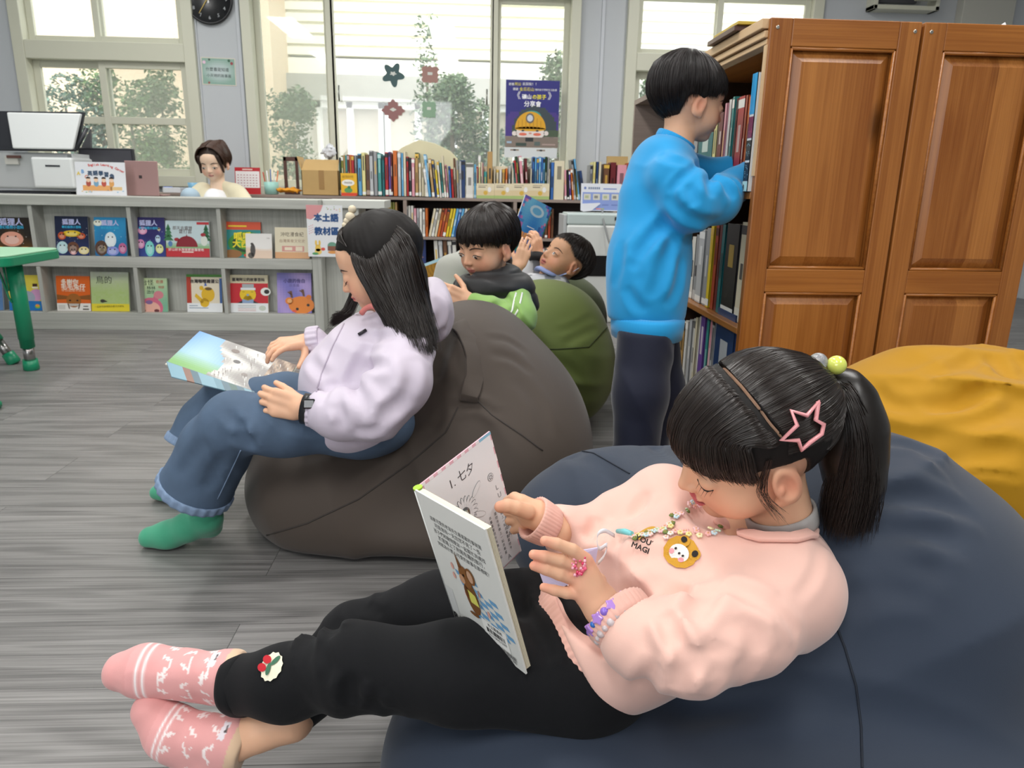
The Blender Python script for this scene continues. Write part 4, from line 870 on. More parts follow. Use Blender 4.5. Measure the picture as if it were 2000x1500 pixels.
q = MB(); a = P(696, 385, Y=BY + .02).x; b_ = P(845, 385, Y=BY + .02).x; q.box((a, BY + .01, TOPZ), (b_, BY + .2, TOPZ + .005)); tag(q.build('book_tray', mat('black_tray', '#26221f', .6)), 'thin black tray under the first long row of books on the bookcase', 'tray')
seg1b = [(790 + 28 + i * 5.2, 790 + 32.6 + i * 5.2, 318, 'cream') for i in range(4)]
upright_row(seg1b, BY + .03, TOPZ + .006, 'in the short block of pale paperbacks', 'pale paperbacks on top of the brown bookcase')
upright_row([(811, 818, 298, 'dark green')], BY + .12, TOPZ + .006, 'standing tallest behind the pale paperbacks', 'books on top of the brown bookcase')
seg2 = [(828, 833, 330, 'white', -.1), (833, 838, 302, 'light blue', -.12), (840, 845, 310, 'tan', -.1), (846, 850, 312, 'dark blue', -.1), (850, 854, 332, 'yellow', -.09), (855, 859, 314, 'white', -.09), (860, 863, 318, 'teal', -.08), (864, 868, 304, 'cream', -.08), (869, 872, 322, 'pink', -.07), (874, 878, 325, 'blue', -.05), (879, 883, 330, 'red', -.05), (884, 888, 309, 'brown', -.04), (889, 893, 313, 'grey', -.03), (894, 898, 315, 'silver grey', -.02), (900, 911, 313, 'dark blue', 0), (912, 927, 318, 'white', 0), (928, 932, 321, 'light blue', 0), (933, 936, 326, 'red', 0), (937, 940, 318, 'pale yellow', 0), (941, 944, 316, 'cream', 0)]
upright_row([(a - 2 + (6 if len(e) and e[-1] else 0) * 1, b - 2 + (6 if len(e) and e[-1] else 0), c_, n_, *e) for a, b, c_, n_, *e in seg2], BY + .03, TOPZ, 'in the leaning row atop the brown bookcase', 'leaning books on top of the brown bookcase')
def magazine_box(px0, px1, i):
    a, d = P(px0, 358, Y=BY + .02), P(px1, 384, Y=BY + .02); x0, x1 = a.x, d.x - .002; zt = a.z
    t = empty('magazine_box', ((x0 + x1) / 2, BY, TOPZ), f'{["leftmost", "second from left", "third from left", "rightmost"][i]} of four cream landscape-printed magazine boxes on the bookcase', 'magazine box', 'four magazine boxes')
    q = MB(); y1 = BY + .2
    q.box((x0, BY + .012, TOPZ), (x1, BY + .016, zt)); q.box((x0, BY + .016, TOPZ), (x0 + .003, y1, zt + .1)); q.box((x1 - .003, BY + .016, TOPZ), (x1, y1, zt + .1)); q.box((x0, y1, TOPZ), (x1, y1 + .003, zt + .12)); q.box((x0, BY + .016, TOPZ), (x1, y1, TOPZ + .003)); q.build('box_body', mat('card_cream', '#ddd3bb', .7), t)
    w_ = x1 - x0; h_ = zt - TOPZ; q = MB(Matrix.Translation((x0, BY + .0115, TOPZ)) @ Matrix.Rotation(math.pi / 2, 4, 'X'))
    q.rect(0, 0, w_, h_, '#ddc9a0', 1); q.rect(0, 0, w_, h_ * .2, '#a8bd78', 2); q.rect(0, h_ * .55, w_, h_, '#e2d6b8', 2); q.disc(w_ * .72, h_ * .6, w_ * .1, h_ * .17, '#eeecea', 3); q.disc(w_ * .5, h_ * .38, w_ * .12, h_ * .14, '#d8b04c', 3); q.rect(w_ * .1, h_ * .72, w_ * .5, h_ * .78, '#8a8070', 3); q.rect(w_ * .1, h_ * .84, w_ * .6, h_ * .88, '#a39985', 3); q.build('print', PR(), t)
for i, (a, d) in enumerate(((931, 966), (966, 1001), (1001, 1037), (1037, 1073))): magazine_box(a, d, i)
box_books = [
 ([(934, 939, 303, 'white'), (940, 944, 318, 'pink'), (945, 951, 335, 'teal'), (952, 962, 296, 'tan')], 'standing in the leftmost magazine box'),
 ([(969, 974, 330, 'cream'), (975, 980, 332, 'white'), (981, 986, 330, 'tan'), (987, 991, 329, 'orange'), (993, 997, 324, 'silver grey')], 'standing in the second magazine box'),
 ([(1003, 1007, 320, 'white', -.06), (1007, 1011, 318, 'teal', -.1), (1011, 1015, 314, 'red', -.12), (1015, 1019, 306, 'dark green', -.12), (1020, 1026, 305, 'pink', -.1), (1028, 1033, 310, 'maroon', -.06)], 'standing in the third magazine box'),
 ([(1040 + i * 4.1, 1043.6 + i * 4.1, 306 + (i % 3), ['blue', 'light blue', 'blue', 'light blue', 'blue', 'light blue', 'dark green', 'grey'][i]) for i in range(8)], 'standing in the rightmost magazine box')]
for spec, tmpl in box_books: upright_row(spec, BY + .045, TOPZ + .006, tmpl, 'booklets in the magazine boxes', depth=.13)
seg3 = [(1076, 1082, 317, 'blue'), (1082, 1103, 314, 'cream'), (1104, 1108, 332, 'pink', -.05), (1109, 1113, 332, 'black', -.06), (1114, 1117, 334, 'purple', -.08), (1119, 1123, 330, 'orange', -.1), (1123, 1127, 312, 'grey', -.12), (1128, 1131, 330, 'olive', -.12), (1131, 1135, 311, 'light blue', -.16), (1140, 1145, 334, 'dark blue', -.18)]
upright_row(seg3, BY + .03, TOPZ, 'between the magazine boxes and the blue notice', 'books right of the magazine boxes')
# red printed pattern on the wide white box-book
seg4 = [(1152, 1157, 322, 'grey'), (1158, 1163, 316, 'pale yellow'), (1164, 1168, 316, 'dark blue'), (1169, 1174, 316, 'cream'), (1179, 1190, 320, 'brown'), (1192, 1203, 317, 'maroon'), (1205, 1224, 322, 'pink'), (1226, 1232, 318, 'brick red')]
upright_row(seg4, BY + .16, TOPZ, 'at the bookcase end behind the blue notice', 'books at the right end of the brown bookcase')
a, d = P(1186, 305, Y=BY + .3), P(1224, 345, Y=BY + .3)
q = MB(); q.box((a.x, BY + .29, TOPZ), (d.x, BY + .33, a.z)); tag(q.build('file_box', mat('kraft_card', '#b39764', .8)), 'brown card box standing behind the pink and maroon books', 'box')
# cardboard box, flyer-front book pile, other bits on the bookcase top
cb = empty('cardboard_box', P(625, 375, Y=BY + .05), 'open brown cardboard box with taped front on the bookcase', 'box')
m_card = mat('cardboard', '#bd9c66', .8, noise=(20, .05)); a, d = P(588, 332, Y=BY + .04), P(662, 376, Y=BY + .04); x0, x1, zt = a.x, d.x, a.z
q = MB(); q.box((x0, BY + .04, TOPZ), (x1, BY + .045, zt)); q.box((x0, BY + .27, TOPZ), (x1, BY + .275, zt)); q.box((x0, BY + .04, TOPZ), (x0 + .004, BY + .27, zt)); q.box((x1 - .004, BY + .04, TOPZ), (x1, BY + .27, zt)); q.box((x0, BY + .04, TOPZ), (x1, BY + .27, TOPZ + .004)); q.build('box_body', m_card, cb)
q = MB(); q.quad([(x0, BY + .04, zt), (x1, BY + .04, zt), (x1 - .01, BY + .15, zt + .075), (x0 + .01, BY + .15, zt + .075)]); q.quad([(x0, BY + .27, zt), (x0, BY + .04, zt), (x0 - .03, BY + .06, zt + .09), (x0 - .03, BY + .25, zt + .09)]); f_ = q.build('flap', m_card, cb); sm_ = f_.modifiers.new('s', 'SOLIDIFY'); sm_.thickness = .003
q = MB(); xm = (x0 + x1) / 2 + .01; q.box((xm - .018, BY + .0385, TOPZ + .04), (xm + .018, BY + .04, zt)); q.build('tape', mat('tape_brown', '#9c7436', .3), cb)
q = MB(); a, d = P(553, 306, Y=BY + .3), P(585, 372, Y=BY + .3)
q.box((a.x, BY + .29, TOPZ), (a.x + .022, BY + .31, a.z)); q.box((d.x - .02, BY + .29, TOPZ), (d.x, BY + .31, a.z)); q.box((a.x, BY + .29, a.z - .03), (d.x, BY + .31, a.z)); q.box((a.x, BY + .28, TOPZ), (d.x, BY + .32, TOPZ + .02))
tag(q.build('wooden_stand', mat('dark_brown_wood', '#54362c', .5), bevel=.002), 'dark brown wooden frame standing left of the cardboard box', 'frame')
def blob_cloth(name, px, py, Y, r, col, lab, cat, amp=.3, seed=0, sc=(1, 1, 1)):
    c = P(px, py, Y=Y); c_ = A3(c)
    fn = lambda p: ell(p, c, (r * sc[0], r * sc[1], r * sc[2])) + rumple(p, r * .7, r * amp * .4, seed)
    lo, hi = c_ - np.array(sc) * r * 1.4, c_ + np.array(sc) * r * 1.4
    return tag(sdfmesh(name, fn, lo, hi, r * .09, mat(name + '_cloth', col, .8)), lab, cat)
cb_ = P(560, 372, Y=BY + .06)
blob_cloth('folded_cloth', 560, 371, BY + .1, .055, '#dc9420', 'folded bright orange cloth lying on the bookcase left of the cardboard box', 'cloth', .5, 3, (1.9, 1, .32))
blob_cloth('plastic_bag', 643, 297, BY + .2, .05, '#d5d7dc', 'crumpled white plastic bag on top of the cardboard box', 'bag', .7, 5, (1.0, .8, 1.1))
# book bundle with yellow front book
yb = [(663, 667, 308, 'dark green'), (667, 671, 304, 'olive'), (671, 675, 303, 'tan'), (675, 679, 303, 'teal'), (679, 683, 302, 'maroon'), (683, 687, 302, 'orange'), (687, 692, 303, 'red'), (693, 697, 303, 'grey')]
upright_row(yb, BY + .08, TOPZ, 'in the tight bundle behind the yellow frog book', 'bundled books right of the cardboard box')
a, d = P(665, 338, Y=BY + .02), P(698, 379, Y=BY + .02); w_ = d.x - a.x; h_ = a.z - TOPZ
t = empty('picture_book', (a.x + w_ / 2, BY + .02, TOPZ), 'yellow book with a green frog cover standing upright right of the cardboard box', 'book')
q = MB(Matrix.Translation((a.x, BY + .02, TOPZ)) @ Matrix.Rotation(math.pi / 2, 4, 'X')); q.box((0, 0, -.01), (w_, h_, 0), '#e8b41e'); q.disc(w_ * .45, h_ * .58, w_ * .4, h_ * .14, '#f2eee6', 1); q.disc(w_ * .45, h_ * .25, w_ * .25, h_ * .12, '#5a9a5c', 2); q.disc(w_ * .5, h_ * .38, w_ * .1, h_ * .07, '#3e7a50', 3); q.rect(0, 0, w_, h_ * .14, '#d8482c', 3); q.text('青蛙探險', w_ * .2, h_ * .55, .03, '#6a6a64', 4, width=w_ * .5); q.text('給我好吃', w_ * .1, h_ * .8, .03, '#9a7a1c', 4, width=w_ * .7); q.build('cover', PR(), t)
# calendar, pen cup, tubs near the seated woman (on a side desk at the same height)
a, d = P(456, 326, Y=BY + .03), P(509, 372, Y=BY + .03)
ca = empty('desk_calendar', ((a.x + d.x) / 2, BY + .03, TOPZ), 'red framed desk calendar standing beside the seated woman', 'calendar'); w_, h_ = d.x - a.x, a.z - TOPZ
q = MB(Matrix.Translation((a.x, BY + .03, TOPZ)) @ Matrix.Rotation(math.pi / 2 - .12, 4, 'X')); q.box((0, 0, -.004), (w_, h_, 0), '#b8262e'); q.build('stand', PR(), ca)
q = MB(Matrix.Translation((a.x, BY + .03, TOPZ)) @ Matrix.Rotation(math.pi / 2 - .12, 4, 'X')); q.rect(w_ * .03, h_ * .24, w_ * .97, h_ * .86, '#ece6e6', 1)
for i in range(7):
    for j in range(5): q.rect(w_ * (.1 + .12 * i), h_ * (.3 + .1 * j), w_ * (.16 + .12 * i), h_ * (.33 + .1 * j), '#b9868c', 2)
q.rect(w_ * .3, h_ * .9, w_ * .7, h_ * .95, '#e8c8c0', 2); q.build('page', PM(), ca)
c = P(530, 365, Y=BY + .08); pc = empty('pen_cup', (c.x, BY + .08, TOPZ), 'pale mint pen cup with coloured pens on the bookcase', 'cup')
q = MB(); q.lathe([(.03, 0), (.045, .002), (.05, .085), (.045, .085), (.04, .01)], (c.x, BY + .08, TOPZ), n=20); q.build('cup', mat('mint_plastic', '#9fd0c6', .4), pc)
for k, cc in enumerate(('#c2452e', '#e8e8ea', '#3a5a9a', '#d8d8d8', '#e07a4a')):
    q = MB(); x = c.x - .03 + .014 * k; q.tube([(x, BY + .08, TOPZ + .01), (x + .012 * (k - 2), BY + .09, TOPZ + .15 + .01 * (k % 3))], .004, n=6); q.build('pen', mat('pen%d' % k, cc, .4), pc)
for px, py, r, h, col, lab in ((327, 356, .03, .04, '#6c83c8', 'small periwinkle blue tub on the desk left of the woman'), (377, 345, .04, .07, '#7fb6d6', 'light blue lidded box behind the woman on the desk')):
    c = P(px, py, Y=BY + .1); q = MB(); q.lathe([(r * .8, 0), (r, h), (r * .85, h), (r * .7, .004)], (c.x, BY + .1, TOPZ), n=16); tag(q.build('plastic_tub', mat('tub%d' % px, col, .4)), lab, 'tub')
q = MB(); a, d = P(316, 356, Y=BY + .03), P(352, 372, Y=BY + .03); q.box((a.x, BY + .03, TOPZ), (d.x, BY + .2, TOPZ + .035)); tag(q.build('paper_stack', mat('paper_white', '#dfe2e6', .7), bevel=.002), 'stack of white papers between the laptop and the seated woman', 'papers')
# second shelf books
rowA = [(791 + 5.6 * i, 791 + 5.6 * i + 5, 402 if i < 3 else 407, ['silver grey', 'white', 'white', 'pink', 'silver grey', 'white', 'white', 'orange'][i]) for i in range(8)]
upright_row(rowA, BY + .02, .471, 'in the straight row under the bookcase top', 'upright books on the upper shelf of the brown bookcase')
rowB = [(836 + 5.6 * i, 836 + 5.6 * i + 5, 408, ['cream', 'white', 'cream', 'orange', 'brick red', 'orange', 'yellow', 'yellow', 'light blue', 'blue', 'light blue', 'white', 'pale yellow', 'silver grey'][i], .2) for i in range(14)]
upright_row(rowB, BY + .02, .471, 'in the slanting row under the bookcase top', 'leaning books on the upper shelf of the brown bookcase')
rowC = [(741 + 5 * i, 741 + 5 * i + 4.4, 395, rc('tan', 'olive', 'cream')) for i in range(7)]
upright_row(rowC, BY + .03, .471, 'on the upper shelf right of the white sign', 'tan books on the left shelf of the brown bookcase')
rowD = [(1012 + 6 * i, 1012 + 6 * i + 5, 408, ['tan', 'brick red', 'brown', 'brick red', 'brown', 'maroon', 'brick red', 'tan', 'maroon', 'brown', 'brick red', 'brown'][i]) for i in range(12)]
upright_row(rowD, BY + .05, .471, 'on the shelf behind the raised blue book', 'reddish books on the right shelf of the brown bookcase')
rowE = [(1055 + 5.2 * i, 1055 + 5.2 * i + 4.4, 485, ['maroon', 'pink', 'grey', 'olive', 'dark teal', 'pale yellow', 'purple', 'brown'][i]) for i in range(8)]
upright_row(rowE, BY + .02, .18, 'on the lower shelf behind the lying boy', 'books on the lower right shelf of the brown bookcase')
rowF = [(850 + 9 * i, 850 + 9 * i + 8, 470, ['white', 'silver grey', 'brown', 'grey', 'white'][i], -.05) for i in range(5)]
upright_row(rowF, BY + .03, .18, 'on the lower shelf left of the vest boy', 'books on the lower middle shelf of the brown bookcase')
a, d = P(793, 468, Y=BY + .04), P(832, 520, Y=BY + .04)
q = MB(Matrix.Translation((a.x, BY + .04, .18)) @ Matrix.Rotation(math.pi / 2, 4, 'X')); q.box((0, 0, -.03), (d.x - a.x, a.z - .18, 0), '#27376c')
for _ in range(30): q.disc(random.uniform(.02, d.x - a.x - .02), random.uniform(.02, a.z - .2), .007, .005, rc('#4a5f9c', '#8a6a6c', '#3a4a88', '#c8a890'), 1, n=7)
tag(q.build('storage_box', PR()), 'dark blue patterned box on the lower bookcase shelf', 'box')
# ================================================================ wooden bookcases
m_ow = wood('orange_stained_wood', '#834818', '#c08040', 'Z', 1.1, .33, planks=(3., .062, 0, .3), spec=.55, knots=True, contrast=.6)
m_ow2 = wood('orange_stained_rail', '#804414', '#bb7a38', 'X', 1.1, .33, spec=.55, contrast=.7)
m_owy = wood('orange_stained_shelf', '#8a4f20', '#c08345', 'Y', 1.1, .33, spec=.55, contrast=.7)
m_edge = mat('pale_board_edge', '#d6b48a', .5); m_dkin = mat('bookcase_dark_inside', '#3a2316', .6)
CX, CY = .709, 1.882
def wood_case(x0, x1, side, lab):
    t = empty('wooden_bookcase', ((x0 + x1) / 2, CY, 0), lab, 'bookcase'); y1 = 2.72; zt = 1.226
    ep = empty('end_panel', ((x0 + x1) / 2, CY, 0)); place(ep, t); ep['label'] = 'orange wood end panel with two raised fields'
    sw = .055; A0, A1 = x0 + sw, x1 - sw
    q = MB(); q.box((x0, CY, 0), (A0, CY + .022, zt)); q.build('stile', m_ow, ep, bevel=.0025)
    q = MB(); q.box((A1, CY, 0), (x1, CY + .022, zt)); q.build('stile', m_ow, ep, bevel=.0025)
    for z0, z1 in ((0, .09), (.567, .627), (1.163, zt)): q = MB(); q.box((A0, CY + .0005, z0), (A1, CY + .022, z1)); q.build('rail', m_ow2, ep, bevel=.002)
    for z0, z1 in ((.09, .567), (.627, 1.163)):
        q = MB(); g = .007; s_ = .026
        q.tube([(A0 + .004, CY + .005, z0 + .004), (A1 - .004, CY + .005, z0 + .004)], .0045, n=8); q.tube([(A0 + .004, CY + .005, z1 - .004), (A1 - .004, CY + .005, z1 - .004)], .0045, n=8)
        q.tube([(A0 + .004, CY + .005, z0 + .004), (A0 + .004, CY + .005, z1 - .004)], .0045, n=8); q.tube([(A1 - .004, CY + .005, z0 + .004), (A1 - .004, CY + .005, z1 - .004)], .0045, n=8); q.build('moulding', m_ow2, ep)
        q = MB(); a0, a1, b0, b1 = A0 + g, A1 - g, z0 + g, z1 - g; Yb, Yf = CY + .018, CY + .004
        o = [(a0, Yb, b0), (a1, Yb, b0), (a1, Yb, b1), (a0, Yb, b1)]; i_ = [(a0 + s_, Yf, b0 + s_), (a1 - s_, Yf, b0 + s_), (a1 - s_, Yf, b1 - s_), (a0 + s_, Yf, b1 - s_)]
        n0 = q.addv(o); n1 = q.addv(i_); q.face([n1 + k for k in range(4)])
        for k in range(4): q.face((n0 + k, n0 + (k + 1) % 4, n1 + (k + 1) % 4, n1 + k))
        q.box((A0, CY + .018, z0), (A1, CY + .021, z1)); q.build('raised_field', m_ow, ep)
    for x in (x0 + .018, x1 - .016):
        q = MB(Matrix.Translation((x, CY, zt - .022)) @ Matrix.Rotation(math.pi / 2, 4, 'X')); q.lathe([(.0045, -.001), (.0045, .0012), (.003, .0016)], (0, 0, 0), n=12); q.rect(-.003, -.0006, .003, .0006, '#3a3a3a', 6); q.rect(-.0006, -.003, .0006, .003, '#3a3a3a', 6); q.build('screw', mat('screw_metal', '#c9c6bc', .3, .9), ep)
    xo, xi = (x0, x1) if side < 0 else (x1, x0); sg = 1 if side < 0 else -1
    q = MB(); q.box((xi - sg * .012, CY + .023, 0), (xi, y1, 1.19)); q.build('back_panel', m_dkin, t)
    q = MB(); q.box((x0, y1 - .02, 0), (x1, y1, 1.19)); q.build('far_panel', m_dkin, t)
    for z in (.125, .448, .802): q = MB(); q.box((xo, CY + .023, z), (xi - sg * .013, y1 - .021, z + .018)); q.build('shelf', m_owy, t, bevel=.002)
    q = MB(); q.box((xo + sg * .012, CY + .023, 0), (xo + sg * .03, y1 - .021, .125)); q.build('plinth', m_owy, t)
    q = MB(); q.box((x0 + .001, CY + .023, 1.19), (x1 - .001, y1, zt)); q.build('top_board', m_owy, t)
    for k, (z0, z1, pr_) in enumerate(((1.168, 1.18, .002), (1.183, 1.199, .009), (1.203, 1.226, .017))):
        q = MB(); q.box((xo - sg * pr_, CY + .012, z0), (xo + sg * .03, y1, z1)); q.build('crown_moulding', m_edge, t, bevel=.002)
    q = MB(); q.box((xo - sg * .003, CY + .004, .86), (xo, CY + .022, 1.166)); q.build('edge_strip', m_edge, t)
    return t
wood_case(CX + .003, 1.087, -1, 'orange wooden bookcase the standing boy searches, left of two end on')
wood_case(1.094, 1.462, 1, 'orange wooden bookcase at the right behind the mustard bean bag')
# darker case beyond
t = empty('brown_bookcase', (.9, 2.75, 0), 'taupe bookcase beyond the orange one, behind the head of the standing boy', 'bookcase')
for y_ in (2.75, 3.38): q = MB(); q.box((CX, y_, 0), (1.08, y_ + .02, 1.18)); q.build('side_panel', m_bc, t)
q = MB(); q.box((CX, 2.75, 1.18), (1.08, 3.4, 1.2)); q.build('top_board', m_bc, t)
q = MB(); q.box((1.06, 2.77, 0), (1.08, 3.38, 1.18)); q.build('back_panel', mat('taupe_inside', '#5d4a42', .7), t)
for z in (.1, .45, .8): q = MB(); q.box((CX, 2.77, z), (1.06, 3.38, z + .018)); q.build('shelf', m_bc, t)
def side_row(spec, z, tmpl, group, X=.735, yref=None, depth=.15):
    labs = row_labels([s[3] for s in spec], tmpl)
    for s, lab in zip(spec, labs):
        p0, p1, pt, cn = s[:4]; xx = s[4] if len(s) > 4 else X
        ya = P(p0, yref, X=xx).y; yb = P(p1, yref, X=xx).y; h = P((p0 + p1) / 2, pt, X=xx).z - z
        M = Matrix.Translation((xx + random.uniform(0, .006), ya, z + .001)) @ Matrix.Rotation(-math.pi / 2, 4, 'Z')
        spine_book(M, max(.004, (ya - yb) * .97), h, depth, cn, lab, group)
side_row([(1302, 1322, 262, 'brown'), (1323, 1341, 255, 'maroon'), (1342, 1359, 250, 'grey'), (1360, 1388, 235, 'dark teal'), (1388, 1394, 232, 'pale yellow'), (1395, 1400, 225, 'brown'), (1400, 1407, 222, 'maroon'), (1408, 1412, 205, 'pink'), (1412, 1417, 198, 'white'), (1418, 1421, 196, 'grey'), (1422, 1426, 193, 'teal'), (1427, 1431, 196, 'maroon'), (1432, 1444, 192, 'red'), (1445, 1449, 190, 'brick red'), (1450, 1455, 192, 'orange'), (1456, 1461, 190, 'silver grey'), (1462, 1468, 168, 'olive')], .821, 'on the upper shelf before the standing boy', 'books on the upper shelf of the orange bookcase', yref=300)
side_row([(1300, 1318, 480, 'grey'), (1320, 1345, 470, 'brown'), (1346, 1353, 462, 'white'), (1354, 1360, 458, 'grey'), (1361, 1372, 448, 'silver grey'), (1374, 1382, 445, 'grey'), (1383, 1389, 441, 'yellow'), (1390, 1396, 440, 'brick red'), (1398, 1403, 438, 'maroon'), (1405, 1411, 438, 'dark teal'), (1413, 1438, 437, 'black'), (1440, 1453, 434, 'cream')], .467, 'on the middle shelf right of the blue sweatshirt', 'books on the middle shelf of the orange bookcase', yref=520)
side_row([(1285, 1300, 640, 'grey'), (1302, 1317, 636, 'tan'), (1319, 1324, 630, 'white'), (1325, 1333, 626, 'tan'), (1334, 1339, 624, 'white'), (1341, 1346, 622, 'silver grey'), (1347, 1352, 620, 'white'), (1353, 1357, 618, 'cream'), (1358, 1362, 616, 'white'), (1363, 1372, 614, 'purple'), (1373, 1378, 612, 'teal'), (1379, 1385, 610, 'pink'), (1386, 1391, 608, 'silver grey'), (1394, 1432, 605, 'dark blue')], .144, 'on the lowest shelf of the orange bookcase', 'books on the lowest shelf of the orange bookcase', yref=690)
# blue picture-album volume marked B being drawn out
ya, yb = P(1467, 250, X=.705).y, P(1489, 250, X=.705).y
M = Matrix.Translation((.703, P(1462, 250, X=.703).y + .004, .822)) @ Matrix.Rotation(-math.pi / 2, 4, 'Z'); th = .034; h = .285
t = empty('book', M @ Vector((th / 2, .1, 0)), 'tall blue topped book with black printed panels sticking out beside the wooden end panel', 'book')
q = MB(M); q.box((0, 0, 0), (th, .002, h), '#dfe2e2'); q.box((0, 0, 0), (.002, .2, h), '#2a78b8'); q.box((th - .002, 0, 0), (th, .2, h), '#e2e4e4')
q.M = M @ Matrix.Rotation(math.pi / 2, 4, 'X'); q.rect(0, h * .66, th, h, '#3fa5dc', 1); q.rect(th * .3, h * .66, th * .36, h, '#2a7fb8', 2)
for z0, z1, c_ in ((.46, .64, '#7a3a5a'), (.27, .44, '#23282c'), (.09, .25, '#2b3038')): q.rect(th * .1, h * z0, th, h * z1, c_, 2)
for k in range(26): z0 = random.choice((.48, .29, .11)); q.disc(th * random.uniform(.2, .9), h * (z0 + random.uniform(0, .13)), .002, .0012, '#e0708a' if z0 > .4 else '#9fd0e0', 3, n=6)
q.rect(0, 0, th, h * .085, '#b8dcd8', 2); q.text('B', th * .12, h * .015, .018, '#24282c', 3, bold=.0005); q.build('cover', PR(), t)
q = MB(M); q.box((.002, .003, .003), (th - .002, .198, h - .003)); q.build('page_block', m_page, t)
# shelf label card, things lying on top
q = MB(); y = P(1318, 750, X=.72).y; q.box((.716, y - .05, .1435), (.78, y + .07, .147), '#e6e2b8'); q.box((.73, y - .03, .1471), (.76, y + .04, .1476), '#7f9a6a'); tag(q.build('shelf_card', PR()), 'pale yellow card lying on the lowest shelf edge of the orange bookcase', 'card')
q = MB(); q.box((.68, 2.05, 1.2275), (.8, 2.28, 1.24), '#5a4038'); q.box((.684, 2.052, 1.229), (.684, 2.28, 1.239), '#e0dccc'); tag(q.build('book', PR(), bevel=.001), 'brown book lying flat on top of the orange bookcase, under a yellow one', 'book')
q = MB(); q.box((.685, 2.04, 1.241), (.8, 2.24, 1.249), '#c8ac4a'); tag(q.build('book', PR(), bevel=.001), 'thin yellow book lying on the brown one on top of the orange bookcase', 'book')
q = MB(); q.tube([(.955, 1.93, 1.229), (1.03, 1.915, 1.2305)], .0025, '#e6c850', n=8); tag(q.build('pencil', PR()), 'yellow pencil lying on top of the left orange bookcase', 'pencil')
q = MB(); a = P(1938, 42, Y=1.95); q.quad([(a.x, 1.94, 1.227), (a.x + .03, 1.93, 1.227), (a.x + .034, 1.95, 1.246), (a.x + .018, 1.96, 1.233)], '#e8eaec'); o = q.build('paper_scrap', PM()); o.modifiers.new('s', 'SOLIDIFY').thickness = .001; tag(o, 'small white paper scrap on top of the right orange bookcase', 'paper')
for k, (c_, y) in enumerate((('maroon', 1.99), ('grey', 2.03), ('black', 2.07))):
    M = Matrix.Translation((1.455, y, .467)) @ Matrix.Rotation(math.pi / 2, 4, 'Z'); spine_book(M, .03, .24, .14, c_, f'{c_} book on the far right side of the right orange bookcase', 'books on the right bookcase')
# ================================================================ green table
m_tg = mat('green_plastic', '#178a62', .35, spec=.5); m_tt = mat('mint_table_top', '#a8d8b4', .4); m_ch = mat('chrome', '#9a9896', .22, .9)
gt = empty('play_table', (-2.3, 3.3, 0), 'green plastic play table with mint top at the left edge', 'table')
pts = []; x0, x1, y0, y1, rr = -3.2, -1.838, 3.0, 3.42, .05
for cx, cy, a0 in ((x1 - rr, y0 + rr, -90), (x1 - rr, y1 - rr, 0), (x0 + rr, y1 - rr, 90), (x0 + rr, y0 + rr, 180)):
    for k in range(7): a = math.radians(a0 + 15 * k); pts.append((cx + rr * math.cos(a), cy + rr * math.sin(a)))
q = MB(); q.prism(pts, .478, .516); q.build('table_rim', m_tg, gt, bevel=.005)
q = MB(); q.prism([(x0 + (p[0] - x0) * .995, p[1]) for p in pts], .5165, .523); q.build('table_top', m_tt, gt, bevel=.002)
def table_leg(top, foot, rr=.031):
    top, foot = Vector(top), Vector(foot); d = top - foot
    q = MB(); q.tube([foot + d * .22, foot + d * .3, foot + d * .302, top], [rr * .92, rr * .92, rr, rr], n=16); l = q.build('leg', m_tg, gt)
    q = MB(); q.tube([foot + d * .04, foot + d * .24], rr * .72, n=16); q.build('steel_sleeve', m_ch, l)
    q = MB(); q.tube([foot, foot + d * .012, foot + d * .1], [rr * .8, rr * 1.05, rr * .95], n=16); q.build('foot_cap', m_tg, l)
table_leg((-1.93, 3.2, .48), P(62, 722, Z=0.0))
table_leg((-2.36, 3.36, .48), P(30, 710, Z=0.0), .028)
table_leg((-2.28, 2.66, .48), P(-6, 800, Z=0.0), .03)
q = MB(); q.tube([(-2.0, 3.19, .478), (-1.985, 3.19, .43), (-1.965, 3.19, .33), (-1.955, 3.19, .31)], .005, n=6); q.tube([(-1.965, 3.185, .478), (-1.96, 3.185, .36)], .005, n=6); q.build('brace', m_tg, gt)
# second tabletop corner carrying the nearest leg, outside the frame
q = MB(); q.box((-3.0, 2.5, .478), (-2.2, 2.98, .516)); q.build('table_rim', m_tg, gt, bevel=.005)
# ================================================================ white machine with notice
AY = 4.55
ap = empty('air_purifier', P(1160, 530, Y=AY), 'white boxy machine with a dark slot behind the lying boy', 'air purifier'); m_aw = mat('appliance_white', '#dde0dd', .35); m_ag = mat('appliance_tint', '#c3d0ce', .3)
a, d = P(1102, 416, Y=AY), P(1232, 530, Y=AY)
q = MB(); q.box((a.x + .02, AY, 0.0), (d.x + .05, AY + .28, a.z - .07)); q.build('body', m_aw, ap, bevel=.012)
q = MB(); q.box((a.x, AY + .01, 0.0), (a.x + .019, AY + .28, a.z - .01)); q.build('side_cover', m_pg, ap, bevel=.004)
q = MB(); q.box((a.x + .02, AY + .004, a.z - .069), (d.x + .05, AY + .28, a.z)); q.build('top_hood', m_ag, ap, bevel=.01)
q = MB(); pbox(q, (1201, 424), (1222, 431), AY + .001, .004); q.build('slot', m_pd, ap)
q = MB(); pbox(q, (1146, 499), (1196, 540), AY - .003, .004); pc_ = q.build('label_plate', mat('black_plate', '#1a1b1d', .25), ap)
q = MB(); q.tube([W(1176, 408, 4.5), W(1178, 430, 4.48), W(1187, 465, 4.47), W(1196, 490, 4.47), W(1204, 505, 4.47), W(1206, 540, 4.47)], .006, n=8); tag(q.build('power_cord', mat('grey_cord', '#86898a', .5)), 'grey cord hanging down the front of the white machine', 'cord')
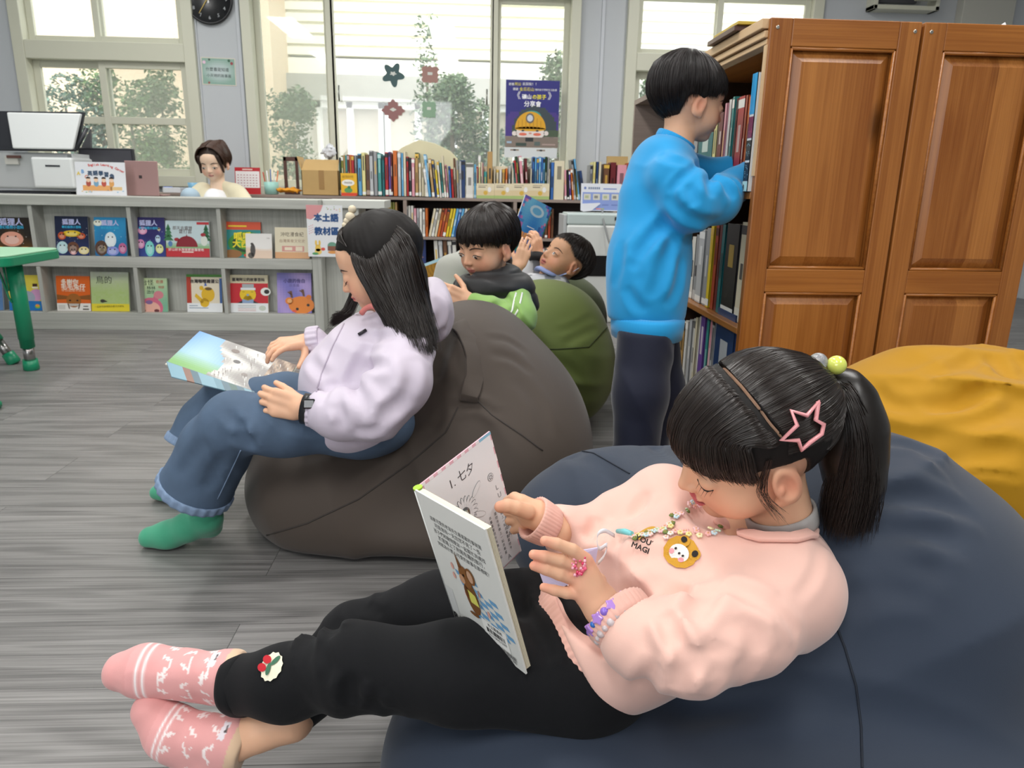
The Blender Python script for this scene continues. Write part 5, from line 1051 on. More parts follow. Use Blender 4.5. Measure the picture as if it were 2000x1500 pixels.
a, d = P(1136, 359, Y=AY + .05), P(1212, 414, Y=AY + .05); w_ = d.x - a.x; h_ = a.z - d.z
q = MB(Matrix.Translation((a.x, AY + .05, d.z + .004)) @ Matrix.Rotation(math.pi / 2 - .08, 4, 'X')); q.box((0, 0, -.004), (w_, h_, 0), '#e4e8f0'); q.rect(w_ * .04, h_ * .03, w_ * .95, h_ * .68, '#8fa3dc', 1)
for k in range(4):
    x = w_ * (.07 + .23 * k); q.rect(x, h_ * .4, x + w_ * .17, h_ * .62, '#d8d8cc', 2); q.rect(x + w_ * .03, h_ * .46, x + w_ * .12, h_ * .56, '#8f8f8c' if k % 2 else '#b8c09a', 3); q.rect(x, h_ * .2, x + w_ * .16, h_ * .24, '#7488c4', 2)
[q.rect(w_ * (.18 + .05 * k_), h_ * .79, w_ * (.215 + .05 * k_), h_ * .87, '#7c8ca8', 2) for k_ in range(6)]; q.rect(w_ * .55, h_ * .79, w_ * .88, h_ * .83, '#8a9ad0', 2); q.disc(w_ * .1, h_ * .83, w_ * .03, h_ * .05, '#6f86c0', 2); q.rect(w_ * .38, h_ * .05, w_ * .5, h_ * .1, '#e89a9c', 2); q.rect(w_ * .5, h_ * .05, w_ * .58, h_ * .1, '#b8d06a', 2)
ns = tag(q.build('notice_stand', PR()), 'blue and white notice with four pictures standing on the white machine', 'notice')
q = MB(Matrix.Translation((a.x, AY + .03, d.z + .004)) @ Matrix.Rotation(math.pi / 2 - .08, 4, 'X')); q.prism([(-.002, .004), (w_ * .05, -.005), (w_ * .25, 0), (w_ * .48, h_ * .27), (w_ * .45, h_ * .3), (0, h_ * .26)], 0, .001, '#e9ecf4'); tag(q.build('paper_slip', PM()), 'curled white paper slip leaning on the blue notice', 'paper')
# ================================================================ bean bags
def fabric(name, col, rough=.7, sheen=.15, wv=900):
    if name in MATS: return MATS[name]
    m_ = mat(name, col, rough, sheen=sheen, spec=.3, noise=(5, .06), bump=(wv, .15, .0006)); return m_
gz = lambda p: p[:, 2]
def grey_fn(p):
    d = smin(ell(p, (.01, 1.86, .15), (.30, .36, .26)), ell(p, (-.0, 1.9, .33), (.19, .29, .2)), .12)
    d = smin(d, ell(p, (-.31, 1.76, .09), (.255, .28, .195)), .09)
    d = smin(d, ell(p, (.12, 1.82, .2), (.17, .3, .2)), .08); d = smin(d, ell(p, (-.10, 1.80, .05), (.43, .33, .10)), .05)
    d = smax(d, .004 - p[:, 2], .03)
    return d - folds(p, (-.02, 1.62, .34), (.7, .1, .5), .06, .15, .012, 2) - folds(p, (-.1, 1.56, .12), (.9, .1, .3), .14, .3, .014, 8) - vnoise(p, 6, 3) * .005
grey_fn = creased(grey_fn, [([(880, 640), (862, 700), (850, 745)], .010, .014), ([(955, 690), (1000, 700), (1040, 730)], .005, .010), ([(950, 660), (990, 665), (1030, 690)], .004, .009), ([(905, 640), (930, 690), (932, 745)], .004, .008), ([(880, 800), (930, 790), (975, 812)], .008, .009), ([(870, 790), (850, 830), (820, 850)], .006, .010), ([(1010, 740), (1050, 790), (1075, 850)], .004, .016), ([(690, 860), (640, 880), (580, 892)], .006, .016)])
gb = empty('bean_bag', (-.1, 1.85, 0), 'dark taupe grey bean bag under the girl in the lavender jacket', 'bean bag')
m_gb = fabric('taupe_fabric', '#494039'); m_gs = mat('taupe_seam', '#3a3430', .8)
sdfmesh('cover', grey_fn, (-.66, 1.4, -.02), (.4, 2.3, .62), .008, m_gb, gb)
seam(grey_fn, [(505, 1050), (600, 1022), (700, 975), (800, 905), (870, 845), (895, 795)], .0018, 'seam', m_gs, gb)
seam(grey_fn, [(925, 775), (960, 810), (1020, 850), (1060, 880)], .0018, 'seam', m_gs, gb)
def ribbon(fn, pts, wid, thick, name, m_, parent, sub=5, off=.004):
    P_ = []
    for a, b_ in zip(pts, pts[1:]):
        for k in range(sub): P_.append((a[0] + (b_[0] - a[0]) * k / sub, a[1] + (b_[1] - a[1]) * k / sub))
    P_.append(pts[-1]); pn = [v for v in (onsurf(fn, *p, off=off) for p in P_) if v[0] is not None]; q = MB(); rings = []
    for i, (p, n_) in enumerate(pn):
        t_ = (pn[min(i + 1, len(pn) - 1)][0] - pn[max(i - 1, 0)][0]).normalized(); s_ = t_.cross(n_).normalized() * wid / 2; w2 = n_ * thick / 2
        rings.append(q.addv([p - s_ - w2, p + s_ - w2, p + s_ + w2, p - s_ + w2]))
    for a, b_ in zip(rings, rings[1:]):
        for k in range(4): q.face((a + k, a + (k + 1) % 4, b_ + (k + 1) % 4, b_ + k))
    q.face([rings[0] + k for k in (3, 2, 1, 0)]); q.face([rings[-1] + k for k in range(4)])
    return q.build(name, m_, parent, bevel=thick * .3, smooth=True)
ribbon(grey_fn, [(893, 632), (915, 665), (925, 700), (926, 740), (916, 782)], .042, .006, 'carry_strap', m_gb, gb)

def green_fn(p):
    d = smin(ell(p, (.25, 2.6, .2), (.27, .3, .27)), ell(p, (.27, 2.62, .33), (.2, .22, .17)), .06)
    d = smin(d, ell(p, (-.12, 2.5, .12), (.28, .3, .15)), .08); d = smax(d, .004 - p[:, 2], .04)
    return d - folds(p, (.3, 2.36, .2), (.3, 0, 1), .07, .16, .016, 4) - vnoise(p, 8, 9) * .004
green_fn = creased(green_fn, [([(1100, 672), (1130, 655), (1165, 640)], .008, .014), ([(1090, 650), (1120, 640), (1160, 618)], .006, .012), ([(1060, 700), (1110, 720), (1150, 760)], .005, .016)])
gn = empty('bean_bag', (.15, 2.6, 0), 'olive green bean bag behind the grey one, under the vest boy', 'bean bag')
m_gn = fabric('olive_fabric', '#66743a'); sdfmesh('cover', green_fn, (-.5, 2.1, -.02), (.6, 3.0, .56), .009, m_gn, gn)
seam(green_fn, [(1035, 682), (1090, 682), (1150, 678), (1185, 640), (1198, 615)], .002, 'seam', mat('olive_seam', '#3c4522', .8), gn)
def green2_fn(p):
    d = smin(ell(p, (.25, 3.3, .2), (.36, .34, .24)), ell(p, (.36, 3.25, .3), (.22, .24, .16)), .08); return smax(d, .004 - p[:, 2], .04) - vnoise(p, 7, 4) * .005
g2 = empty('bean_bag', (.25, 3.3, 0), 'darker green bean bag farthest back, under the head of the lying boy', 'bean bag')
sdfmesh('cover', green2_fn, (-.2, 2.9, -.02), (.7, 3.7, .58), .012, fabric('dark_olive_fabric', '#505c38'), g2)

def blue_fn(p):
    d = smin(ell(p, (.44, .84, .06), (.46, .42, .15)), ell(p, (.55, 1.03, .22), (.33, .34, .25)), .08)
    d = smin(d, ell(p, (.30, 1.24, .2), (.23, .2, .15)), .06)
    d = smin(d, ell(p, (.10, .84, .05), (.225, .3, .14)), .07)
    d = smin(d, ell(p, (.40, .52, .08), (.3, .25, .14)), .07)
    d = smax(d, .004 - p[:, 2], .04)
    return d - folds(p, (.66, .88, .38), (-.3, .5, 1), .09, .2, .018, 6) - folds(p, (.3, 1.15, .33), (.8, 0, .5), .08, .15, .012, 7) - folds(p, (.3, .6, .15), (.3, .8, .6), .14, .3, .012, 17) - vnoise(p, 6, 2) * .004
blue_fn = creased(blue_fn, [([(1250, 860), (1290, 880), (1330, 900)], .007, .012), ([(1700, 860), (1780, 870), (1840, 900)], .008, .014), ([(1720, 980), (1800, 975), (1900, 1000)], .010, .016), ([(1690, 1060), (1780, 1040), (1880, 1060)], .010, .015), ([(1660, 1110), (1760, 1100), (1850, 1120)], .006, .014), ([(1640, 1180), (1720, 1150), (1820, 1160)], .007, .014), ([(1300, 1400), (1420, 1370), (1560, 1300)], .006, .020), ([(1010, 900), (1080, 885), (1160, 905), (1210, 960)], .006, .016)])
bb = empty('bean_bag', (.4, .95, 0), 'large navy blue bean bag in the foreground under the girl in pink', 'bean bag')
m_bb = fabric('navy_fabric', '#2d3747'); sdfmesh('cover', blue_fn, (-.3, .35, -.02), (1.1, 1.55, .56), .007, m_bb, bb)
seam(blue_fn, [(1625, 1200), (1650, 1265), (1672, 1340), (1682, 1420), (1684, 1500)], .0015, 'seam', mat('navy_seam', '#1b222e', .8), bb)
seam(blue_fn, [(1010, 888), (1090, 872), (1160, 885), (1230, 925)], .0012, 'seam', MATS['navy_seam'], bb)
def must_fn(p):
    d = smin(ell(p, (1.03, 1.42, .2), (.36, .3, .27)), ell(p, (1.02, 1.42, .34), (.27, .25, .165)), .08); d = smax(d, .004 - p[:, 2], .04)
    return d - folds(p, (.95, 1.2, .46), (.2, .5, 1), .11, .26, .03, 12, 1.) - folds(p, (.85, 1.2, .28), (-.4, .4, 1), .11, .24, .026, 13, 1.) - folds(p, (1.1, 1.3, .5), (.9, .1, .2), .08, .2, .02, 23, 1.)
must_fn = creased(must_fn, [([(1760, 740), (1850, 725), (1920, 700)], .012, .016), ([(1800, 800), (1880, 790), (1940, 745)], .016, .016), ([(1790, 850), (1880, 840), (1990, 800)], .012, .018), ([(1700, 760), (1740, 790), (1790, 800)], .010, .014), ([(1830, 900), (1900, 880), (1990, 870)], .010, .018), ([(1930, 690), (1960, 730), (1990, 740)], .012, .014), ([(1870, 930), (1930, 925), (1995, 935)], .006, .006)])
mb_ = empty('bean_bag', (.98, 1.42, 0), 'mustard yellow bean bag against the wooden bookcase at the right', 'bean bag')
m_mu = fabric('mustard_fabric', '#b8860c'); sdfmesh('cover', must_fn, (.6, 1.05, -.02), (1.5, 1.84, .6), .008, m_mu, mb_)
# ================================================================ people: shared builders
SK = '#e2b292'
m_skin = mat('skin', rough=.5, attr=True, sss=.12, spec=.35); m_nail = mat('fingernail', '#eebfae', .3)
m_hair = mat('black_hair', '#17120f', .34, spec=.55); m_hair2 = mat('dark_hair_strand', '#241c18', .3, spec=.6); m_brown = mat('brown_hair', '#4a3226', .4)
m_lash = mat('eyelash', '#1a1210', .5); m_brow = mat('eyebrow', '#3a2a22', .8); m_white = mat('eye_white', '#ece8e2', .3); m_iris = mat('iris', '#1c1210', .15)
def cat(pts, n=14):
    """smooth resample"""
    P_ = [Vector(p) for p in pts]; P_ = [P_[0] * 2 - P_[1]] + P_ + [P_[-1] * 2 - P_[-2]]; out = []; m_ = len(P_) - 3
    for i in range(n):
        t = i / (n - 1) * m_; k = min(int(t), m_ - 1); t -= k; a, b, c, d = P_[k:k + 4]
        out.append(.5 * ((2 * b) + (c - a) * t + (2 * a - 5 * b + 4 * c - d) * t * t + (3 * b - a - 3 * c + d) * t ** 3))
    return out
class Head:
    """local axes: x = the person's right, y = face direction, z = up; origin at eye-to-ear height"""
    def __init__(s, c, f, u, sc=1.0, neck=None, lips=.85, fat=1.0, mouth=0.0, hair='bowl', old=0, ear=1):
        s.lips = lips; s.c = Vector(c); f = Vector(f).normalized(); u = Vector(u); u = (u - f * u.dot(f)).normalized(); x = f.cross(u)
        s.R = np.array([x[:], f[:], u[:]], dtype=np.float32).T; s.sc = sc; s.fat = fat; s.mouth = mouth; s.neck = neck; s.old = old; s.ear = ear
    def w(s, x, y, z): return s.c + Vector((s.R @ np.array([x, y, z])) * s.sc)
    def loc(s, p): return ((p - A3(s.c)) @ s.R) / s.sc
    def fn(s, p):
        q = s.loc(p); F = s.fat; ax = np.abs(q[:, 0]); m_ = q.copy(); m_[:, 0] = ax
        d = ell(q, (0, -.012, .022), (.073, .087, .074))
        d = smin(d, ell(q, (0, .022, -.036), (.056 * F, .058, .056)), .035)
        d = smin(d, ell(m_, (.034, .042, -.04), (.025 * F, .026, .026)), .02)
        d = smin(d, ell(q, (0, .058, -.078), (.016, .014, .011)), .022)
        d = smin(d, ell(q, (0, .05, .03), (.05, .028, .04)), .02)
        d = smax(d, -ell(m_, (.031, .093, -.006), (.019, .017, .0105)), .013)
        d = smin(d, ell(m_, (.031, .0665, -.010), (.0155, .0125, .0125)), .004)
        d = smin(d, cone(q, (0, .078, -.004), (0, .0895, -.030), .005, .0078), .011)
        d = smin(d, ell(m_, (.0085, .083, -.033), (.0062, .0065, .0055)), .005)
        d = smax(d, -ell(m_, (.005, .088, -.0385), (.0026, .004, .0022)), .002)
        mo = s.mouth
        d = smin(d, ell(q, (0, .0795, -.0505), (.0155, .0062, .0042)), .005)
        d = smin(d, ell(q, (0, .077, -.0585 - mo), (.0135, .0068, .0048)), .005)
        d = smax(d, -ell(q, (0, .0865, -.0545 - mo / 2), (.016, .0048, .0012 + mo / 2)), .002)
        d = smax(d, -ell(q, (0, .085, -.067 - mo), (.012, .006, .004)), .006)
        if s.ear:
            e = ell(m_, (.0735, -.006, -.018), (.0085, .0175, .0285), EARR); e = smax(e, -ell(m_, (.0825, -.002, -.015), (.007, .011, .019), EARR), .004)
            e = smin(e, ell(m_, (.0765, .003, -.020), (.0045, .0042, .0055)), .004); e = smin(e, ell(m_, (.071, .002, -.040), (.006, .008, .008)), .006)
            d = smin(d, e, .004)
        d = d * s.sc
        if s.neck is not None:
            nb, nr = s.neck; a = s.w(0, -.018, -.04); d = smin(d, cone(p, a, nb, .036 * s.sc, nr), .018)
        return d
    def color(s, V, base=SK):
        q = s.loc(V); c = np.tile(np.array(hexc(base)), (len(V), 1)); ax = np.abs(q[:, 0]); g = lambda x, y, z, r: np.exp(-(((ax - x) ** 2 + (q[:, 1] - y) ** 2 + (q[:, 2] - z) ** 2) / (r * r)))
        c = blend(c, .42 * g(.036, .06, -.038, .022), '#e0826a'); c = blend(c, .35 * g(0, .09, -.032, .009), '#df8a72'); c = blend(c, .5 * g(.078, -.006, -.015, .022), '#d97f66')
        lip = (np.sqrt((q[:, 0] / .0165) ** 2 + ((q[:, 2] + .0545 + s.mouth / 2) / (.0085 + s.mouth)) ** 2) < 1) & (q[:, 1] > .06)
        c = blend(c, lip * s.lips, '#b9505a'); ml = lip & (np.abs(q[:, 2] + .0545 + s.mouth / 2) < .0013 + s.mouth * .6); c = blend(c, ml * .7, '#6e2a2e')
        c = blend(c, .35 * g(.031, .072, .002, .012), '#b9846a')
        return c
    def pt(s, x, z, off=.0004, y0=.13):
        """point on the face seen from the front"""
        t = y0
        for _ in range(60):
            d = float(s.fn(A3(s.w(x, t, z))[None])[0]) / s.sc
            if d < .0003: break
            t -= max(d * .7, .0004)
            if t < -.05: break
        return s.w(x, t + off, z)
    def face_parts(s, parent, gaze='down', brow=1):
        for sg in (-1, 1):
            q = MB()
            if gaze == 'down': pts = [s.pt(sg * x, z) for x, z in ((.0175, -.0145), (.022, -.0172), (.028, -.0187), (.035, -.0185), (.041, -.0165), (.046, -.0135))]
            else: pts = [s.pt(sg * x, z) for x, z in ((.0175, -.0125), (.022, -.0088), (.028, -.0065), (.035, -.0067), (.041, -.0092), (.046, -.0125))]
            q.tube(pts, [.0005 * s.sc, .0009 * s.sc, .0011 * s.sc, .0012 * s.sc, .0012 * s.sc, .0006 * s.sc], n=6)
            if gaze == 'down':
                for k in range(1, 6): q.tube([pts[k], pts[k] + (s.w(sg * .004, .008, -.005) - s.c) * .8], [.0004 * s.sc, .0001], n=4)
            q.build('eyelash', m_lash, parent)
            if gaze != 'down':
                q = MB(); up = [(.0185, -.0125), (.023, -.0095), (.029, -.0075), (.035, -.0078), (.041, -.0102), (.0455, -.0128)]; dn = [(.041, -.0152), (.035, -.017), (.029, -.0172), (.023, -.0155)]
                q.quad([s.pt(sg * x, z, .0005) for x, z in (up + dn)]); e = q.build('eye', m_white, parent)
                gx, gz = {'fwd': (.032, -.012), 'up': (.031, -.010), 'side': (.034, -.012), 'low': (.032, -.0145)}[gaze]
                q = MB(); q.quad([s.pt(sg * gx + .0052 * math.cos(a), gz + .0052 * math.sin(a) * .9, .0009) for a in [k * math.pi / 6 for k in range(12)]]); q.build('iris', m_iris, e)
            if brow:
                q = MB(); bp = [s.pt(sg * x, z, .0002) for x, z in ((.014, .008), (.022, .0115), (.032, .013), (.042, .0105), (.05, .006))]
                q.tube(bp, [(.0006 * s.sc, .0014 * s.sc), (.0006 * s.sc, .0022 * s.sc), (.0006 * s.sc, .0022 * s.sc), (.0006 * s.sc, .0017 * s.sc), (.0004 * s.sc, .0006 * s.sc)], n=6, up=s.R[:, 1]); q.build('eyebrow', m_brow, parent)
    def S(s, az, el, k=1.0):
        """point on the scalp: az 0 = front, +90 = the person's right, el = elevation"""
        a, e = math.radians(az), math.radians(el); return s.w(.0745 * k * math.cos(e) * math.sin(a), -.012 + .0885 * k * math.cos(e) * math.cos(a), .022 + .0755 * k * math.sin(e))
EARR = np.array(Matrix.Rotation(math.radians(-14), 3, 'X') @ Matrix.Rotation(math.radians(-12), 3, 'Z'))
def bowl_hair(H, parent, name='hair', front=.018, side=-.002, back=-.062, vol=1.0, h=.0035, mat_=None, jag=.006, sweep=0):
    def fn(p):
        q = H.loc(p); d = ell(q, (0, -.014, .027), (.083 * vol, .097 * vol, .083 * vol))
        ph = np.arctan2(q[:, 0], q[:, 1] + .015); a = np.abs(ph); z = q[:, 2]
        t1 = sstep(a, .75, 1.15); t2 = sstep(a, 1.75, 2.3); zl = front * (1 - t1) + side * t1; zl = zl * (1 - t2) + back * t2
        pp = np.stack([ph * 9, q[:, 2] * 6, np.zeros_like(ph)], 1).astype(np.float32); zl = zl + jag * vnoise(pp, 1, 5) + sweep * q[:, 0]
        pr_ = np.stack([ph * 16 + 22 * np.maximum(z - .05, 0), z * 9, np.zeros_like(ph)], 1).astype(np.float32)
        d = d - .0022 * vnoise(pr_, 1, 3) - .0012 * vnoise(pr_, 2.3, 4)
        inner = ell(q, (0, -.012, .022), (.070, .084, .071)); d = smax(d, -inner, .002)
        d = smax(d, (zl - z) * .8, .006)
        return d * H.sc
    c = A3(H.c); r = .13 * H.sc
    cap = sdfmesh('c', fn, c - r, c + r, h, mat('hair_under', '#14100e', .6, spec=.3)); G = []
    for az in range(-180, 181, 15):
        a = abs(math.radians(az)); t1 = min(1, max(0, (a - .75) / .4)); t2 = min(1, max(0, (a - 1.75) / .55)); zl = front * (1 - t1) + side * t1; zl = zl * (1 - t2) + back * t2
        E_ = math.asin(max(-1, min(1, (zl - .027 - .004) / .083 / vol))); ax, ay, k = .083 * vol, .097 * vol, 1.012
        path = []
        for f in (0, .12, .35, .6, .82, 1): e = 1.5 * (1 - f) + E_ * f; a2 = math.radians(az + 14 * (1 - f)); kk = k + (.02 if f < 1 else 0); path.append(H.w(ax * kk * math.cos(e) * math.sin(a2), -.014 - .012 * (1 - f) + ay * kk * math.cos(e) * math.cos(a2), .027 + ax * kk * math.sin(e)))
        G.append(path)
    st = strands('s', [(G, 3400, .0009, .0016)], mat_ or m_hair2, None, 11)
    return joinhair([cap, st], name, parent)
def strands(name, sheets, mat_, parent, seed=1):
    """sheets: (list of guide polylines ordered across the hair, count, radius, jitter)"""
    rng = np.random.RandomState(seed); V = []; F = []; base = 0
    for guides, n, r, jit in sheets:
        G = np.array([[tuple(p) for p in cat(g, 14)] for g in guides]); m_ = len(G) - 1
        t = rng.rand(n) * m_; k = np.minimum(t.astype(int), m_ - 1); f = (t - k)[:, None, None]
        L = G[k] * (1 - f) + G[k + 1] * f; ss = np.linspace(0, 1, 14)[None, :, None]
        L = L + rng.randn(n, 1, 3) * jit * (.25 + ss) + .25 * jit * np.cumsum(rng.randn(n, 14, 3), 1) * ss
        cut = rng.uniform(.86, 1.0, (n, 1, 1)); L = L[:, :1] + (L - L[:, :1]) * np.where(ss > .7, 1 - (1 - cut) * (ss - .7) / .3, 1)
        T = np.gradient(L, axis=1); T /= np.linalg.norm(T, axis=2, keepdims=True) + 1e-9
        A = np.cross(T, rng.randn(n, 1, 3)); A /= np.linalg.norm(A, axis=2, keepdims=True) + 1e-9; B = np.cross(T, A)
        rr = r * (1 - .75 * ss ** 3) * rng.uniform(.6, 1.2, (n, 1, 1))
        ring = np.stack([L + (A * math.cos(a) + B * math.sin(a)) * rr for a in (0, 2.094, 4.189)], 2)
        V.append(ring.reshape(-1, 3)); i = base + (np.arange(n)[:, None, None] * 14 + np.arange(13)[None, :, None]) * 3
        j = np.arange(3)[None, None]; jn = (j + 1) % 3
        F.append(np.stack([i + j, i + jn, i + 3 + jn, i + 3 + j], -1).reshape(-1, 4)); base += n * 42
    V = np.concatenate(V); F = np.concatenate(F); me = bpy.data.meshes.new(name)
    me.vertices.add(len(V)); me.vertices.foreach_set('co', V.astype(np.float32).ravel()); me.loops.add(F.size); me.loops.foreach_set('vertex_index', F.astype(np.int32).ravel())
    me.polygons.add(len(F)); me.polygons.foreach_set('loop_start', np.arange(0, F.size, 4, dtype=np.int32)); me.polygons.foreach_set('loop_total', np.full(len(F), 4, dtype=np.int32))
    me.polygons.foreach_set('use_smooth', np.ones(len(F), dtype=bool)); me.materials.append(mat_); me.update(calc_edges=True)
    return linkmesh(name, me, parent)
def hand_pts(w_, d, n, side, s=.72, curl=(.3, .3, .3, .3), spread=.08, thumb=(.6, .5), tcurl=.4):
    """w_: wrist, d: finger direction, n: back-of-hand normal, side: +1 puts the thumb on d x n"""
    w_ = Vector(w_); d = Vector(d).normalized(); n = Vector(n); n = (n - d * n.dot(d)).normalized(); x = d.cross(n) * side; L = []
    q = lambda a, b, c=0: w_ + (x * a + d * b + n * c) * s
    palm = [(q(.02, .008), q(.027, .085), .015 * s, .0125 * s), (q(0, .008), q(.005, .09), .0165 * s, .013 * s), (q(-.02, .01), q(-.018, .085), .0145 * s, .012 * s), (q(-.03, .02), q(-.034, .075), .011 * s, .0115 * s)]
    for i, (bx, by, ln, r) in enumerate(((.027, .088, .072, .0093), (.008, .094, .08, .0096), (-.012, .09, .073, .0092), (-.032, .08, .058, .0082))):
        a = spread * (1.4 - i) ; p = q(bx, by); cu = curl[i]; ang = cu * .7; pts = [p]
        for k, f in enumerate((.45, .31, .24)):
            dr = (d * math.cos(a) + x * math.sin(a)).normalized(); dr = dr * math.cos(ang) - n * math.sin(ang); p = p + dr * ln * f * s; pts.append(p); ang += cu * 1.1
        L.append((pts, [r * s, r * .95 * s, r * .88 * s, r * .74 * s]))
    b = q(.024, .02, -.004); dr = (x * math.sin(thumb[0] + .5) + d * math.cos(thumb[0] + .5) - n * thumb[1]).normalized(); p1 = b + dr * .036 * s; dr2 = (dr + d * tcurl - n * tcurl * .4).normalized(); p2 = p1 + dr2 * .03 * s; p3 = p2 + (dr2 + d * tcurl * .5).normalized() * .024 * s
    L.append(([b, p1, p2, p3], [.0135 * s, .0115 * s, .0105 * s, .0085 * s]))
    return palm, L
def hand_fn(palm, L, k=.006, arm=None):
    def fn(p):
        d = None
        for a, b, ra, rb in palm: e = cone(p, a, b, ra, rb); d = e if d is None else smin(d, e, .008)
        for pts, rs in L: d = smin(d, chain(p, pts, rs, .002), k)
        if arm is not None: d = smin(d, chain(p, arm[0], arm[1], .01), .014)
        return d
    return fn
def allpts(palm, L, arm=None):
    o = [v for a, b, _, _ in palm for v in (a, b)] + [v for pts, _ in L for v in pts]
    return o + (list(arm[0]) if arm else [])
def skincol(V, tips=None, base=SK):
    c = np.tile(np.array(hexc(base)), (len(V), 1))
    c = c * (1 + .03 * vnoise(V, 60, 2)[:, None])
    if tips is not None:
        for t in tips: c = blend(c, .45 * np.exp(-((V - A3(t)) ** 2).sum(1) / .012 ** 2), '#e08a78')
    return c
def join(objs, name, parent):
    """merge several meshes of one body into one mesh"""
    V = []; F = []; C = []; mats = []; MI = []; b = 0
    for o in objs:
        me = o.data; n = len(me.vertices); v = np.zeros(n * 3, dtype=np.float32); me.vertices.foreach_get('co', v); V.append(v)
        f = np.zeros(len(me.loops), dtype=np.int32); me.loops.foreach_get('vertex_index', f); F.append(f + b); b += n
        c = np.zeros(n * 4, dtype=np.float32); me.color_attributes['Col'].data.foreach_get('color', c); C.append(c)
    me = bpy.data.meshes.new(name); V = np.concatenate(V); F = np.concatenate(F); me.vertices.add(b); me.vertices.foreach_set('co', V); me.loops.add(len(F)); me.loops.foreach_set('vertex_index', F)
    k = len(F) // 4; me.polygons.add(k); me.polygons.foreach_set('loop_start', np.arange(0, len(F), 4, dtype=np.int32)); me.polygons.foreach_set('loop_total', np.full(k, 4, dtype=np.int32)); me.polygons.foreach_set('use_smooth', np.ones(k, dtype=bool))
    me.materials.append(objs[0].data.materials[0]); me.update(calc_edges=True); me.color_attributes.new('Col', 'FLOAT_COLOR', 'POINT').data.foreach_set('color', np.concatenate(C))
    for o in objs: d_ = o.data; bpy.data.objects.remove(o); bpy.data.meshes.remove(d_)
    return linkmesh(name, me, parent)
def sbox(name, fn, pts, pad, h, mats, parent=None, **kw):
    lo, hi = bounds(pts, pad); return sdfmesh(name, fn, lo, hi, h, mats, parent, **kw)
def joinhair(objs, name, parent):
    bm = bmesh.new(); mats = []
    for o in objs:
        k = len(mats); mats.append(o.data.materials[0]); n0 = len(bm.faces); bm.from_mesh(o.data); bm.faces.ensure_lookup_table()
        for f in bm.faces[n0:]: f.material_index = k
        d_ = o.data; bpy.data.objects.remove(o); bpy.data.meshes.remove(d_)
    me = bpy.data.meshes.new(name); bm.to_mesh(me); bm.free()
    for m_ in mats: me.materials.append(m_)
    return linkmesh(name, me, parent)
def core(chains, h=.009):
    pts = [v for c, r in chains for v in c]
    return sbox('core', lambda p: __import__('functools').reduce(lambda a, b: smin(a, b, .02), [chain(p, c, r if isinstance(r, list) else [r] * len(c), .02) for c, r in chains]), pts, .09, h, m_skin, color=skincol)
def cloth(name, col, rough=.75, wv=700, sheen=.25, st=.25): return mat(name, col, rough, sheen=sheen, spec=.25, bump=(wv, st, .0005))
# ================================================================ girl in pink (foreground)
g1 = empty('person', W(1150, 1330, .93), 'child in a pink sweatshirt lying back on the navy bean bag with a book', 'person')
H1 = Head(W(1466, 858, .885), (-.91, -.03, -.34), (-.34, -.24, .9), 1.02, (W(1540, 1075, .94), .040), fat=1.06, mouth=.001)
# hands: the near one open with fingers spread, the far one gripping the book
wr = W(1190, 1205, .835)
F1 = [([W(1143, 1092, .822), W(1118, 1074, .815), W(1087, 1062, .81), W(1064, 1056, .808)], [.0078, .0072, .0066, .0056]),
      ([W(1127, 1106, .826), W(1094, 1094, .815), W(1064, 1087, .81), W(1042, 1083, .808)], [.0078, .0072, .0066, .0056]),
      ([W(1124, 1132, .828), W(1092, 1121, .818), W(1066, 1112, .813), W(1043, 1105, .81)], [.0078, .0072, .0065, .0055]),
      ([W(1134, 1160, .83), W(1106, 1158, .824), W(1083, 1153, .82), W(1062, 1147, .818)], [.0072, .0066, .006, .005])]
T1 = ([W(1168, 1135, .85), W(1140, 1120, .872), W(1118, 1108, .88), W(1098, 1102, .885)], [.010, .009, .0085, .007])
palm1 = [(W(1180, 1185, .835), W(1143, 1100, .826), .015, .0105), (W(1184, 1195, .838), W(1132, 1122, .828), .0155, .0115), (W(1186, 1200, .838), W(1134, 1145, .83), .015, .0115), (W(1184, 1206, .838), W(1142, 1166, .832), .013, .0105), (W(1172, 1165, .842), W(1150, 1135, .84), .016, .014)]
arm1 = ([W(1180, 1190, .836), W(1206, 1222, .83), W(1232, 1248, .815)], [.019, .0195, .022])
f1 = hand_fn(palm1, F1 + [T1], .003, arm1)
hA = sbox('hand_a', f1, allpts(palm1, F1 + [T1]) + arm1[0], .03, .0016, m_skin, color=lambda V: skincol(V, [x[0][3] for x in F1] + [x[0][0] for x in F1]))
wr2 = W(1062, 1010, .985)
F2 = [([W(1018, 985, .98), W(1005, 972, .985), W(990, 978, 1.0)], [.0085, .0078, .006]), ([W(1022, 995, .985), W(1008, 1000, 1.0), W(990, 1000, 1.008)], [.0085, .0075, .006]),
      ([W(1025, 1005, .99), W(1010, 1015, 1.005), W(994, 1018, 1.01)], [.0085, .0075, .006]), ([W(1030, 1015, .99), W(1018, 1030, 1.0), W(1003, 1036, 1.01)], [.0078, .007, .0055])]
T2 = ([W(1030, 1000, .965), W(1008, 992, .955), W(992, 988, .953), W(977, 990, .955)], [.0105, .0098, .0094, .008])
palm2 = [(wr2, W(1018, 982, .98), .017, .012), (wr2, W(1024, 998, .985), .017, .013), (wr2, W(1030, 1014, .985), .015, .011)]
arm2 = ([wr2, W(1090, 1035, .99)], [.018, .022])
f2 = hand_fn(palm2, F2 + [T2], .004, arm2)
hB = sbox('hand_b', f2, allpts(palm2, F2 + [T2]) + arm2[0], .03, .0016, m_skin, color=lambda V: skincol(V, [T2[0][3]]))
lo = A3(H1.c) - .125; hi = A3(H1.c) + .125
